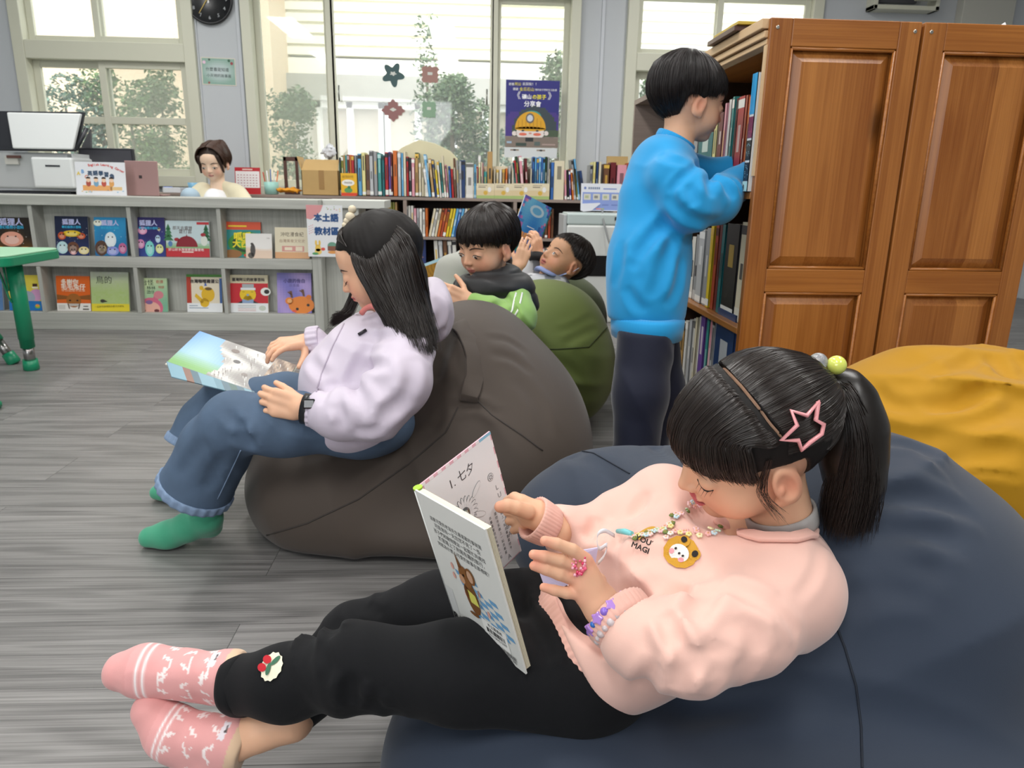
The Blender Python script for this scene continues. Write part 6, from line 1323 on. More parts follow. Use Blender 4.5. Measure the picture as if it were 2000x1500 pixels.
hC = sdfmesh('head', H1.fn, lo, np.maximum(hi, A3(W(1530, 1060, .93)) + .03), .0016, m_skin, color=H1.color)
ank1 = ([W(480, 1322, .985), W(440, 1318, .99), W(400, 1320, 1.0)], [.027, .023, .024]); ank2 = ([W(570, 1405, .99), W(510, 1425, .985), W(455, 1452, .985)], [.030, .026, .026])
fA = lambda p: np.minimum(chain(p, *ank1), chain(p, *ank2))
hD = sbox('ankles', fA, ank1[0] + ank2[0], .035, .003, m_skin, color=skincol)
sh_n, el_n, cu_n = W(1535, 1150, .85), W(1345, 1268, .79), W(1212, 1210, .822)
sh_f, el_f, cu_f = W(1300, 985, 1.03), W(1165, 1055, 1.03), W(1052, 1022, .985)
nk_ = W(1540, 1080, .94); pv_ = W(1150, 1275, .96)
hE = core([([arm1[0][-1], el_n, sh_n, nk_], [.02, .028, .032, .036]), ([arm2[0][-1], el_f, sh_f, nk_], [.02, .027, .032, .036]), ([nk_, W(1320, 1150, .95), pv_], [.04, .07, .06]), ([pv_, W(900, 1312, .90), W(700, 1303, .92), W(480, 1322, .985)], [.05, .04, .034, .024]), ([pv_, W(860, 1205, 1.03), W(700, 1245, 1.05), W(570, 1405, .99)], [.05, .04, .03, .024])])
body = join([hC, hA, hB, hD, hE], 'body', g1)
H1.face_parts(g1, 'down', brow=0)
for pts, rs in F1:            # nails seen on the fingertips
    pass
# ---- clothes
m_pink = cloth('pink_fleece', '#ecc0b2', .85, 900, .35, .2)
TA, TB = Vector(W(1135, 1275, .95)), Vector(W(1500, 1080, .95))
AX = (TB - TA).normalized()
def tor(p):
    d = smin(ell(p, W(1190, 1225, .95), (.105, .12, .095)), ell(p, W(1320, 1150, .95), (.12, .125, .10)), .05)
    d = smin(d, ell(p, W(1440, 1108, .95), (.12, .12, .075)), .04)
    d = smin(d, cone(p, sh_f, W(1480, 1080, .95), .05, .05), .04)
    d = smin(d, cone(p, W(1540, 1155, .87), W(1505, 1090, .95), .062, .05), .04)
    return d
def sw_fn(p):
    d = tor(p)
    t = (p - A3(TA)) @ A3(AX)
    a1 = chain(p, [sh_n, W(1450, 1225, .81), el_n], [.058, .050, .044], .02); a1 = smin(a1, cone(p, el_n, W(1245, 1245, .81), .045, .042), .02)
    a2 = chain(p, [sh_f, W(1215, 1025, 1.03), el_f], [.052, .046, .042], .02); a2 = smin(a2, cone(p, el_f, W(1090, 1035, 1.0), .040, .034), .02)
    ar = np.minimum(a1, a2)
    ar = ar - folds(p, el_n + Vector((0, -.03, .0)), (.75, .1, -.25), .045, .085, .004, 31, 1.2) - folds(p, W(1430, 1180, .8), (.3, .3, .8), .05, .09, .004, 33)
    ar = ar - folds(p, el_f, (.8, 0, .3), .035, .06, .006, 35)
    d = smin(d, ar, .022)
    d = d - folds(p, W(1250, 1130, .88), (.55, -.2, .75), .06, .14, .005, 37) - folds(p, W(1260, 1000, .98), (.8, .2, .3), .05, .08, .005, 38) - folds(p, W(1570, 1230, .85), (.7, 0, .6), .045, .09, .004, 39)
    d = smax(d, -(t + .0), .006)                            # hem
    nk = H1.w(0, -.025, -.105); d = smax(d, -(np.linalg.norm(p - A3(W(1505, 1010, .93)), axis=1) - .056), .006)
    d = smax(d, -ell(p, H1.w(0, .045, -.075), (.055, .055, .045)), .012)
    for a, b_, r in ((W(1212, 1210, .822), W(1180, 1180, .845), .052), (cu_f, W(1010, 995, .98), .045)):
        a = A3(a); b_ = A3(b_); ax = (b_ - a) / np.linalg.norm(b_ - a); tt = (p - a) @ ax; rad = np.linalg.norm(p - a - tt[:, None] * ax, axis=1)
        d = smax(d, -np.maximum(-tt, rad - r), .004)
    return d
sw_fn = creased(sw_fn, [([(1340, 1212), (1375, 1172), (1403, 1147)], .012, .011), ([(1403, 1147), (1440, 1152), (1520, 1192)], .008, .009), ([(1296, 1166), (1350, 1160), (1403, 1147)], .007, .009), ([(1358, 1262), (1345, 1300), (1318, 1345)], .011, .009), ([(1340, 1286), (1318, 1240), (1304, 1196)], .009, .009),
    ([(1512, 1180), (1540, 1212), (1558, 1240)], .004, .006), ([(1290, 1200), (1305, 1225), (1318, 1262)], .006, .008), ([(1178, 1098), (1240, 1092), (1304, 1098), (1358, 1130)], .006, .012), ([(1236, 1022), (1210, 1055), (1186, 1086)], .006, .009), ([(1290, 1296), (1268, 1322), (1252, 1345)], .007, .009), ([(1400, 1250), (1385, 1290), (1392, 1325)], .006, .010), ([(1262, 960), (1250, 990), (1232, 1012)], .006, .008),
    ([(1250, 1130), (1300, 1140), (1345, 1165)], .005, .010), ([(1600, 1060), (1590, 1120), (1555, 1170)], .003, .006), ([(1440, 1205), (1470, 1240), (1480, 1280)], .005, .010), ([(1170, 1010), (1160, 1035), (1145, 1050)], .006, .008), ([(1085, 1000), (1080, 1025), (1083, 1045)], .005, .006)])
pts_ = [TA, TB, sh_n, el_n, cu_n, sh_f, el_f, cu_f]
sw = sbox('sweatshirt', sw_fn, pts_, .12, .0036, m_pink, g1)
def ribring(name, c, axis, r0, w_, th, mats, parent, ex=1.0, up=None, n=110, flare=0, rib=.0012, nr=60):
    """ribbed knitted band"""
    M = frame(c, Vector(up) if up is not None else Vector((0, 0, 1)).cross(Vector(axis)), axis); q = MB(M); rings = []
    prof = [(-.5, 0), (-.45, .8), (-.2, 1), (.2, 1), (.45, .8), (.5, 0), (.4, -.8), (-.4, -.8)]
    for k in range(n):
        a = 2 * math.pi * k / n; wob = rib * math.cos(nr * a)
        rings.append(q.addv([((r0 + th * pr / 2 * 1 + (wob if pr > 0 else 0) + flare * t) * math.cos(a) * ex, (r0 + th * pr / 2 + (wob if pr > 0 else 0) + flare * t) * math.sin(a), t * w_) for t, pr in prof]))
    for k in range(n):
        A, B = rings[k], rings[(k + 1) % n]
        for j in range(8): q.face((A + j, B + j, B + (j + 1) % 8, A + (j + 1) % 8))
    return q.build(name, mats, parent, smooth=True)
m_rib = cloth('pink_rib', '#e6b4a6', .9, 900)
def band(name, c, axis, fn, w_, out, parent, mats, n=420, rib=.0011, nr=75, rmax=.2):
    """ribbed band wrapped around whatever shape fn has at that cross-section"""
    M = frame(c, Vector((.13, .2, .97)).cross(Vector(axis)), axis); q = MB(); rings = []; ts = (-.5, -.4, 0, .4, .5)
    for k in range(n):
        a = 2 * math.pi * k / n; ring = []
        dr = Vector((math.cos(a), math.sin(a), 0)); rs = []
        for t in (-.4, .4):
            o = M @ Vector((0, 0, t * w_)); dw = (M.to_3x3() @ dr); lo_, hi_ = .0, rmax
            X = np.array([tuple(o + dw * (rmax * i / 60)) for i in range(61)], dtype=np.float32); dd = fn(X); ix = max(1, int(np.argmax(dd > 0))); rs.append(rmax / 60 * (ix - dd[ix] / max(dd[ix] - dd[ix - 1], 1e-6)))
        for t in ts:
            r = rs[0] + (rs[1] - rs[0]) * (t + .5) + out + (rib * math.cos(nr * a) if abs(t) < .45 else -.002); ring.append(M @ (dr * r + Vector((0, 0, t * w_))))
        rings.append((ring, rs))
    R_ = np.array([[tuple(v) for v in r[0]] for r in rings]); 
    for _ in range(3): R_ = .5 * R_ + .25 * (np.roll(R_, 1, 0) + np.roll(R_, -1, 0)) if _ < 0 else R_
    idx = [q.addv([tuple(v) for v in ring]) for ring in R_]
    for k in range(n):
        A, B = idx[k], idx[(k + 1) % n]
        for j in range(4): q.face((A + j, B + j, B + j + 1, A + j + 1))
    o = q.build(name, mats, parent, smooth=True); s_ = o.modifiers.new('thick', 'SOLIDIFY'); s_.thickness = .003; return o
band('hem_band', TA + AX * -.008, AX, tor, .034, -.001, g1, m_rib, nr=70, rib=.0006)
for a, b_, r, w_ in ((W(1232, 1232, .812), W(1195, 1190, .835), .036, .022), (W(1075, 1030, .99), W(1030, 1005, .975), .0265, .034)):
    ax = (b_ - a).normalized(); ribring('cuff', a + ax * .016, ax, r, w_, .006, m_rib, g1, nr=36, n=108, rib=.0008, flare=.003)
ribbon(sw_fn, [(1398, 1016), (1430, 1040), (1490, 1054), (1550, 1055), (1604, 1042)], .017, .006, 'neck_band', m_rib, g1)
m_gc = mat('grey_stripe_knit', '#a9a6a4', .8, noise=(90, .12))
ribring('inner_collar', Vector(H1.w(0, -.018, -.04)).lerp(W(1540, 1075, .94), .62), H1.w(0, -.018, -.04) - W(1540, 1075, .94), .0415, .024, .006, m_gc, g1, nr=2, n=60, rib=.0003)
m_blkp = cloth('black_jersey', '#0d0e11', .85, 900, .04)
hipn, hipf = W(1120, 1315, .92), W(1075, 1215, 1.0)
nl = [hipn, W(900, 1312, .90), W(700, 1303, .92), W(560, 1332, .955), W(468, 1338, .985)]; nr_ = [.074, .057, .047, .044, .039]
fl = [hipf, W(860, 1205, 1.03), W(700, 1245, 1.05), W(610, 1330, 1.03), W(555, 1412, .99)]; fr_ = [.075, .058, .046, .042, .032]
def pants_fn(p):
    d = smin(chain(p, nl, nr_, .03), chain(p, fl, fr_, .03), .012)
    d = smin(d, ell(p, W(1150, 1275, .96), (.09, .105, .085)), .04)
    d = d - folds(p, W(700, 1370, .9), (1, 0, .25), .035, .07, .006, 41) - folds(p, W(690, 1210, 1.03), (.9, .1, .5), .035, .07, .007, 42) - folds(p, W(1060, 1210, .9), (.5, .2, -.8), .045, .1, .006, 43) - folds(p, W(620, 1250, .95), (.8, 0, .6), .04, .07, .009, 44)
    for c, a in ((nl[-1], nl[-1] - nl[-2]), (fl[-1], fl[-1] - fl[-2])):
        a = A3(a.normalized()); t = (p - A3(c)) @ a; rad = np.linalg.norm(p - A3(c), axis=1); d = smax(d, -np.maximum(-t, rad - .056), .003)
        inner = np.maximum(rad - .032 * 1.0, -t - .012)
    return d
pants_fn = creased(pants_fn, [([(691, 1378), (684, 1350), (690, 1320)], .009, .009), ([(735, 1388), (722, 1362)], .007, .008), ([(652, 1240), (650, 1215)], .007, .008), ([(1010, 1170), (1050, 1230), (1080, 1290)], .008, .011), ([(1050, 1150), (1090, 1200), (1130, 1290)], .007, .010), ([(980, 1120), (1010, 1160), (1015, 1210)], .006, .010), ([(620, 1262), (640, 1300), (632, 1340)], .004, .008), ([(720, 1180), (740, 1205)], .005, .008)])
sbox('trousers', pants_fn, nl + fl, .1, .0042, m_blkp, g1)
for c, a, r in ((nl[-1], nl[-1] - nl[-2], .0375), (fl[-1], fl[-1] - fl[-2], .0305)): ribring('trouser_hem', c - a.normalized() * .004, a.normalized(), r, .022, .006, m_blkp, g1, nr=5, n=90, rib=.0008)
# cherry patches
m_patch = mat('patch_cloth', attr=True, rough=.9, bump=(900, .4, .0006))
def disc_on(q, fn, px, py, rx, ry, rot, col, off, n=24, sc=0):
    pts = []
    for k in range(n):
        a = 2 * math.pi * k / n; r = 1 + sc * math.cos(12 * a); x, y = rx * r * math.cos(a), ry * r * math.sin(a)
        pt, nn = onsurf(fn, px + x * math.cos(rot) - y * math.sin(rot), py + x * math.sin(rot) + y * math.cos(rot), off)
        if pt is not None: pts.append(pt)
    c, nn = onsurf(fn, px, py, off); i0 = q.addv(pts + [c])
    for k in range(len(pts)): q.face((i0 + k, i0 + (k + 1) % len(pts), i0 + len(pts)), hexc(col))
q = MB(); disc_on(q, pants_fn, 532, 1303, 19, 29, .45, '#e6e0c8', .0016, sc=.05)
disc_on(q, pants_fn, 524, 1290, 8, 8, 0, '#b8202c', .0028); disc_on(q, pants_fn, 514, 1305, 8, 8, 0, '#b8202c', .0028); disc_on(q, pants_fn, 540, 1292, 4, 12, .8, '#3f6a52', .0028); disc_on(q, pants_fn, 526, 1308, 4, 12, .3, '#3f6a52', .0028)
q.build('cherry_patch', m_patch, g1)
# socks with white figures and stripes
m_sock = mat('pink_sock_knit', attr=True, rough=.9, sheen=.3, bump=(1100, .35, .0006))
def sock(ankle, heel, ball, toe, nrm, seed, extra=None):
    ax = (toe - ankle).normalized()
    def fn(p):
        d = chain(p, [ankle, heel], [.029, .027], .02); d = smin(d, chain(p, [ankle, (ankle + ball) / 2 + nrm * 0, ball, toe], [.028, .029, .0315, .026], .01), .02)
        d = smin(d, cone(p, heel, ball, .025, .028), .02)
        t = (p - A3(ankle)) @ A3(ax); return smax(d, -(t + .014 + (0 if extra is None else extra)), .003) - rumple(p, .03, .0007, seed)
    def col(V):
        t = (V - A3(ankle)) @ A3(ax) / (toe - ankle).length; c = np.tile(np.array(hexc('#e2a2a0')), (len(V), 1))
        for s0 in (.70, .76): c = blend(c, np.exp(-((t - s0) / .012) ** 2), '#f4eeee')
        c = blend(c, (t > .86) * .35, '#d6938f')
        rnd = np.random.RandomState(seed); L_ = (toe - ankle).length; side = Vector(ax).cross(nrm).normalized(); B_ = A3(ankle)
        u = (V - B_) @ A3(side); w_ = (V - B_) @ A3(nrm); tt = t * L_
        for i in range(4):
            for j in range(5):
                cx, cy = .026 + i * .027, -.056 + j * .028 + (i % 2) * .014
                if cx / L_ > .66: continue
                for arr in (u, w_):
                    e = arr - cy * .8; f = tt - cx; m_ = (np.abs(f) < .0065) & (np.abs(e - f * .5 * (-1) ** (i + j)) < .0022 + .0015 * np.sin(f * 900 + i)); c = blend(c, m_ * .85 * (np.abs(arr) < .03), '#f6f1ef')
        c = blend(c, ((t < .0) * .9), '#dcbf9c'); m_ = (np.abs(t - .12) < .035) & (u > -.01) & (u < .014); c = blend(c, m_ * .9, '#e9e7ee'); m_ = (np.abs(t - .1) < .012) & (np.abs(u - .004) < .005); c = blend(c, m_ * .9, '#4a4040')
        return c
    return sbox('sock', fn, [ankle, heel, ball, toe], .045, .0022, m_sock, g1, color=col)
sock(W(452, 1318, .995), W(425, 1332, 1.02), W(285, 1310, 1.0), W(240, 1312, 1.0), Vector((0, -.3, .95)), 1)
sock(W(462, 1448, .985), W(415, 1510, 1.0), W(335, 1430, .99), W(297, 1388, .99), Vector((.5, -.6, .6)), 2)
# ---- hair
m_h1 = m_hair
def cap1(p):
    q = H1.loc(p); d = ell(q, (0, -.013, .026), (.0795, .0935, .0795)); ph = np.arctan2(q[:, 0], q[:, 1] + .01); a = np.abs(ph); z = q[:, 2]
    zl = .004 + 0 * a; t1 = sstep(a, .95, 1.25); zl = zl * (1 - t1) + .012 * t1; t2 = sstep(a, 1.8, 2.2); zl = zl * (1 - t2) - .055 * t2
    d = smax(d, -ell(q, (0, -.012, .022), (.071, .085, .072)), .002)
    rg = ph * 30; pp = np.stack([rg, z * 12, 0 * z], 1).astype(np.float32); d = d - .0006 * vnoise(pp, 1, 3)
    gy = q[:, 1] - (.012 - .03 * (1 - np.clip(z - .024, 0, .08) / .08)); wv_ = .0016 * vnoise(q, 50, 8)
    d = smax(d, .0026 - np.abs(gy + wv_) + 2 * np.maximum(0, .045 - z), .001) if 0 else np.maximum(d, (.0016 - np.abs(gy + wv_)) * (z > .045) - (z <= .045))
    return smax(d, zl - z, .004)
c_ = A3(H1.c); cap_o = sdfmesh('scalp_hair', cap1, c_ - .13, c_ + .13, .0022, mat('hair_under', '#14100e', .6, spec=.3))
def partp(sg, u, dy, k=1.07):
    th = u * 1.3; y = (.012 - .03 * (1 - math.cos(th)) + dy + .012) / .0885; c = math.sqrt(max(0, 1 - y * y)); return np.array([sg * math.sin(th) * c, y, math.cos(th) * c]) * k
def el2w(v): return H1.w(.0745 * v[0], -.012 + .0885 * v[1], .022 + .0755 * v[2])
def bang_guide(sg, u):
    k = u * 66 * sg; a = partp(sg, u, .003)
    return [el2w(a * .985), el2w((a + np.array([0, .16, .0])) * 1.03), H1.S(k, 34 - 14 * u, 1.15), H1.S(k, 10, 1.17), H1.S(k, -4 - 4 * u, 1.15), H1.S(k, -13 - 6 * u, 1.10)]
bang = [bang_guide(1, 1.0), bang_guide(1, .6), bang_guide(1, .3), bang_guide(1, 0), bang_guide(-1, .3), bang_guide(-1, .6), bang_guide(-1, .85), bang_guide(-1, 1.0)]
tie = W(1622, 748, .90); tl = H1.loc(A3(tie)[None])[0]
def back_guide(a, el0=None):
    if el0 is not None:
        v0 = np.array([math.cos(math.radians(el0)) * math.sin(math.radians(a)), math.cos(math.radians(el0)) * math.cos(math.radians(a)), math.sin(math.radians(el0))])
    else: v0 = partp(a[0], a[1], -.003, 1.0)
    t_ = (tl - np.array([0, -.012, .022])) / np.array([.0745, .0885, .0755]); t_ /= np.linalg.norm(t_); out = []
    for f in (0, .2, .4, .6, .8, .93): v = v0 * (1 - f) + t_ * f; v /= np.linalg.norm(v); k = 1.078 + .022 * math.sin(f * 3); v = v * (1.008 + .02 * math.sin(f * 3)); out.append(H1.w(.0795 * v[0], -.013 + .0935 * v[1], .026 + .0795 * v[2]))
    return out + [tie]
bk = [back_guide((1, u)) for u in (1, .7, .35)] + [back_guide((-1, u)) for u in (0, .3, .6, .85, 1)] + [back_guide(-88, 2), back_guide(-102, 2), back_guide(-125, -20), back_guide(-150, -35), back_guide(180, -38)]
pony = [[tie + Vector((.01, 0, 0)), W(1664, 745, .90), W(1700, 830, .90), W(1712, 940, .91), W(1698, 1040, .93)], [tie, W(1660, 760, .87), W(1695, 850, .87), W(1700, 960, .88), W(1680, 1045, .90)],
        [tie, W(1650, 775, .86), W(1672, 860, .85), W(1665, 960, .87), W(1645, 1055, .89)], [tie, W(1640, 780, .90), W(1650, 860, .89), W(1620, 950, .91), W(1612, 1040, .93)], [tie, W(1655, 760, .96), W(1680, 850, .98), W(1665, 960, .98), W(1640, 1050, .98)]]
pony.append(pony[0])
wisp = [[H1.S(-78, 5, 1.1), H1.S(-72, -20, 1.07), W(1500, 985, .83), W(1530, 1030, .83)], [H1.S(-74, 5, 1.1), H1.S(-66, -22, 1.08), W(1485, 965, .83), W(1520, 1010, .83)]]
def ponyvol(p):
    return smin(chain(p, cat([tie, W(1648, 775, .905), W(1666, 860, .905), W(1660, 960, .92)], 6), [.012, .024, .033, .038, .036, .02], .02), cone(p, W(1672, 950, .92), W(1658, 1035, .93), .034, .012), .02)
pv = sbox('pony_core', ponyvol, [tie, W(1700, 1040, .92), W(1640, 1000, .92)], .05, .004, m_hair)
st = strands('strands', [(bang, 2600, .00062, .0012), (bk, 6500, .0006, .0010), (pony, 3000, .00055, .0035), (wisp, 26, .00035, .003)], m_hair2, None)
hr1 = joinhair([cap_o, pv, st], 'hair', g1)
# hair tie with beads
m_ylw = mat('yellow_elastic', '#dfe36a', .45); ht = empty('hair_tie', tie); place(ht, g1)
ax = (W(1655, 765, .90) - H1.S(180, 20, 1.0)).normalized(); dirp = (pony[1][1] - tie).normalized()
for k in range(4):
    c = tie + dirp * (-.004 + .0035 * k); M = frame(c, Vector((0, 0, 1)).cross(dirp), dirp); q = MB(M); q.tube([(.0155 * math.cos(a) * (1 + .05 * k), .0155 * math.sin(a), 0) for a in [2 * math.pi * i / 24 for i in range(25)]], .0022, n=8, cap=False); q.build('elastic_loop', m_ylw, ht)
q = MB(); q.sphere(W(1634, 713, .875), .0115, n=14); q.build('bead', mat('yellow_bead', '#dfe870', .12, spec=.8, sss=.3), ht)
q = MB(); q.sphere(W(1598, 707, .88), .0112, n=14); b_ = q.build('bead', mat('glitter_bead', '#cfcfd2', .08, spec=.9, trans=.55, bump=(400, .8, .001)), ht); b_['label'] = 'clear glitter bead'
# star hair clip
def starpts(R_, r_, n=5, a0=0): return [((R_ if k % 2 == 0 else r_) * math.cos(a0 + math.pi * k / n), (R_ if k % 2 == 0 else r_) * math.sin(a0 + math.pi * k / n)) for k in range(2 * n)]
cap_s = lambda p: ell(H1.loc(p), (0, -.013, .026), (.082, .096, .082))
pix = [(1594, 786), (1589, 820), (1604, 828), (1600, 846), (1578, 862), (1562, 876), (1556, 858), (1524, 858), (1554, 830), (1543, 803), (1572, 812)]
q = MB(); pp = [onsurf(cap_s, x, y, .0035)[0] for x, y in pix]; q.tube(pp + [pp[0], pp[1]], .0026, n=8, cap=False); q.build('star_clip', mat('pink_enamel', '#f0a3a6', .2, spec=.6), g1)

# ---- printed page colours worn / hung on her
q = MB(); 
m_lan = mat('trim_flowers', attr=True, rough=.8)
def flower_path(pts, n, seed):
    r = random.Random(seed); out = []
    for i in range(n):
        t = i / (n - 1) * (len(pts) - 1); k = min(int(t), len(pts) - 2); t -= k; x = pts[k][0] * (1 - t) + pts[k + 1][0] * t + r.uniform(-6, 6); y = pts[k][1] * (1 - t) + pts[k + 1][1] * t + r.uniform(-7, 7)
        p_, n_ = onsurf(sw_fn, x, y, .003)
        if p_ is None: continue
        c = r.choice(['#efc6c8', '#f3ecc0', '#c3dbe4', '#efe6dc', '#f0b9b4', '#e9dd9a', '#f6d6d0', '#c8dfc8', '#6f7f45'])
        M = frame(p_, n_.orthogonal(), n_); q.M = M; s0 = .0036 if c != '#6f7f45' else .0028
        for a in range(5): q.lathe([(.0016, -.001), (.0022, .0006), (.001, .0016)], (s0 * .62 * math.cos(a * 1.257 + i), s0 * .62 * math.sin(a * 1.257 + i), 0), c, n=6)
        q.lathe([(.0012, 0), (.0014, .0018), (.0004, .0024)], (0, 0, 0), mixc(c, '#d8a050', .5), n=6); q.M = Matrix.Identity(4)
flower_path([(1582, 975), (1560, 1000), (1500, 1022), (1430, 1036), (1340, 1046), (1240, 1048)], 64, 1); flower_path([(1358, 982), (1325, 1005), (1300, 1035), (1235, 1050)], 26, 2)
q.build('flower_lanyard', m_lan, g1)
q = MB(); a = onsurf(sw_fn, 1236, 1050, .006)[0]; b_ = onsurf(sw_fn, 1205, 1046, .008)[0]; q.tube([a, (a + b_) / 2 + Vector((0, -.002, .002)), b_], [.003, .0042, .003], n=8); q.build('lanyard_clip', mat('turquoise_plastic', '#7fd3d6', .35), g1)
q = MB(); rb = [W(1200, 1046, .865), W(1180, 1036, .85), W(1166, 1046, .85), W(1170, 1072, .855), W(1186, 1064, .86), W(1180, 1085, .865), W(1168, 1100, .87)]
pa = cat(rb, 22); rings = [q.addv([p + Vector((0, -.0003, .0028)), p - Vector((0, .0003, .0028))]) for p in pa]
for x, y in zip(rings, rings[1:]): q.face((x, x + 1, y + 1, y))
o = q.build('white_ribbon', mat('white_satin', '#eef0f6', .35), g1, smooth=True); o.modifiers.new('s', 'SOLIDIFY').thickness = .0006
q = MB(); bq = [W(1098, 1082, .895), W(1168, 1070, .875), W(1160, 1120, .885), W(1100, 1146, .9), W(1062, 1142, .905), W(1054, 1120, .905)]; i0 = q.addv(bq); i1 = q.addv([p + Vector((0, .002, 0)) for p in bq]); q.face([i0 + k for k in range(6)]); q.face([i1 + k for k in reversed(range(6))])
for k in range(6): q.face((i0 + k, i0 + (k + 1) % 6, i1 + (k + 1) % 6, i1 + k))
q.build('name_badge', mat('lilac_badge', '#cfc9ee', .4), g1)
q = MB(); disc_on(q, sw_fn, 1330, 1080, 34, 31, .3, '#cf9a34', .002, sc=.02); disc_on(q, sw_fn, 1337, 1059, 11, 11, 0, '#cf9a34', .0022); disc_on(q, sw_fn, 1357, 1085, 11, 11, 0, '#cf9a34', .0022); disc_on(q, sw_fn, 1336, 1057, 6, 6, .6, '#2a2624', .003); disc_on(q, sw_fn, 1357, 1084, 6, 6, .6, '#2a2624', .003)
disc_on(q, sw_fn, 1327, 1082, 20, 16, .5, '#eeeae6', .003); disc_on(q, sw_fn, 1313, 1077, 5, 5, 0, '#e8a0a8', .0036); disc_on(q, sw_fn, 1331, 1095, 6, 5, 0, '#e8a0a8', .0036)
for x, y in ((1321, 1073), (1335, 1087), (1328, 1082)): disc_on(q, sw_fn, x, y, 2.6, 2.2, 0, '#3a3230', .004, n=8)
disc_on(q, sw_fn, 1262, 1043, 22, 8, -.5, '#d0a040', .002); q.build('bear_patch', mat('bear_patch_cloth', attr=True, rough=.95, bump=(700, .8, .0012)), g1)
pc, pn = onsurf(sw_fn, 1258, 1066, .005); ux = (W(1270, 1071, .9) - W(1240, 1058, .9)).normalized(); M = frame(pc, ux, pn); q = MB(M); q.text('YOUR', -.011, .002, .0095, '#2b2626', 1, bold=.0003); q.text('MAGIC', -.013, -.008, .0095, '#2b2626', 1, bold=.0003); q.build('chest_lettering', mat('lettering', attr=True, rough=.8), g1)
# bracelets and ring
def beads(name, c, axis, rad, n, cols, r, kinds, rough=.1, tr=.3, tilt=0, ex=1.0):
    e = empty(name, c); place(e, g1); M = frame(c, Vector((0, 0, 1)).cross(axis), axis) @ Matrix.Rotation(tilt, 4, 'X')
    for i in range(n):
        a = 2 * math.pi * i / n; p_ = M @ Vector((rad * ex * math.cos(a), rad * math.sin(a), 0)); k = kinds[i % len(kinds)]; q = MB(frame(p_, (M.to_3x3() @ Vector((-math.sin(a), math.cos(a), 0))), M.to_3x3() @ Vector((math.cos(a), math.sin(a), 0)))); cc = cols[i % len(cols)]
        if k == 'star': q.prism(starpts(r * 1.35, r * .85), -r * .6, r * .6); o = q.build('bead', mat('bead_' + cc, cc, rough, spec=.7, sss=.2), e, bevel=r * .25)
        else: q.sphere((0, 0, 0), r * (k if isinstance(k, float) else 1), n=8); o = q.build('bead', mat('bead_' + cc, cc, rough, spec=.7, trans=tr), e)
ax_ = (W(1230, 1235, .81) - W(1165, 1160, .838)).normalized()
beads('bracelet', W(1188, 1194, .826) + ax_ * .004, ax_, .030, 18, ['#b58ad8', '#2f6fc4', '#b58ad8', '#8a6ad0'], .0062, ['star', .62, 'star', .8], tr=.0)
beads('bracelet', W(1198, 1206, .822) + ax_ * .008, ax_, .030, 20, ['#e9e0e4', '#dcd3d6', '#f0e8ec'], .0048, [1.0, .8], tr=.35)
beads('bead_ring', W(1130, 1106, .8225), (F1[1][0][1] - F1[1][0][0]).normalized(), .0095, 12, ['#e8607e', '#f08aa0', '#e0486c'], .0030, [1.0, .9], tr=.1)
q = MB(); rnd = random.Random(3)
for i in range(34): q.sphere(W(1130 + rnd.uniform(-13, 13), 1104 + rnd.uniform(-20, 20), .8125 + rnd.uniform(0, .003)), rnd.uniform(.0014, .0022), rnd.choice(['#ea5c80', '#f08ca6', '#f6b4c4', '#e03e68']), n=5)
q.build('ring_bow', mat('ring_beads', attr=True, rough=.15, spec=.7), g1)
# ================================================================ the white book she reads
def rectfit(px, w, h, d0, seed=0, up=False):
    """rigid rectangle (w x h) seen at the four photo points TL TR BR BL -> four world corners"""
    rs = np.random.RandomState(seed); L = np.array([[-w / 2, h / 2, 0], [w / 2, h / 2, 0], [w / 2, -h / 2, 0], [-w / 2, -h / 2, 0]]); px = np.array(px, float); best = None
    def rod(r):
        t = np.linalg.norm(r) + 1e-12; k = r / t; K = np.array([[0, -k[2], k[1]], [k[2], 0, -k[0]], [-k[1], k[0], 0]]); return np.eye(3) + np.sin(t) * K + (1 - np.cos(t)) * K @ K
    def res(v):
        c = ((rod(v[3:]) @ L.T).T + v[:3] - CAM0) @ RC; return (np.stack([1000 + c[:, 0] / -c[:, 2] * FPX, 750 - c[:, 1] / -c[:, 2] * FPX], 1) - px).ravel()
    for tr in range(40):
        c = px.mean(0); v = np.concatenate([np.array(W(c[0], c[1], d0)), rs.randn(3) * 1.2]); lam = 1.; r = res(v); e = r @ r
        for it in range(70):
            J = np.stack([(res(v + 1e-5 * np.eye(6)[i]) - r) / 1e-5 for i in range(6)], 1); dv = np.linalg.solve(J.T @ J + lam * np.eye(6), -J.T @ r); r2 = res(v + dv)
            if r2 @ r2 < e: v = v + dv; r = r2; e = r @ r; lam *= .5
            else: lam = min(lam * 3, 1e9)
        if up:
            Rv = rod(v[3:]); nz = Rv[2, 2]
            if nz < .2: continue
        if best is None or e < best[0] - 1e-3: best = (e, v)
    v = best[1]; Q = (rod(v[3:]) @ L.T).T + v[:3]; return [Vector(q_) for q_ in Q]
def quadM(Q, toward_cam=True):
    """frame with origin BL, x along the bottom edge, y up the left edge, z toward the viewer"""
    o = Q[3]; x = (Q[2] - Q[3]).normalized(); y = (Q[0] - Q[3]); y = (y - x * y.dot(x)).normalized(); z = x.cross(y); M = Matrix.Identity(4)
    for i in range(3): M[i][0] = x[i]; M[i][1] = y[i]; M[i][2] = z[i]; M[i][3] = o[i]
    return M, (Q[2] - Q[3]).length, (Q[0] - Q[3]).length
Qb = rectfit([(811, 957), (946, 1035), (1028, 1317), (891, 1212)], .145, .2, .9)
Mb, bw, bh = quadM(Qb)
bk1 = empty('open_book', Qb[3], 'open white hardback with a cartoon mouse cover held by the child in pink', 'book')
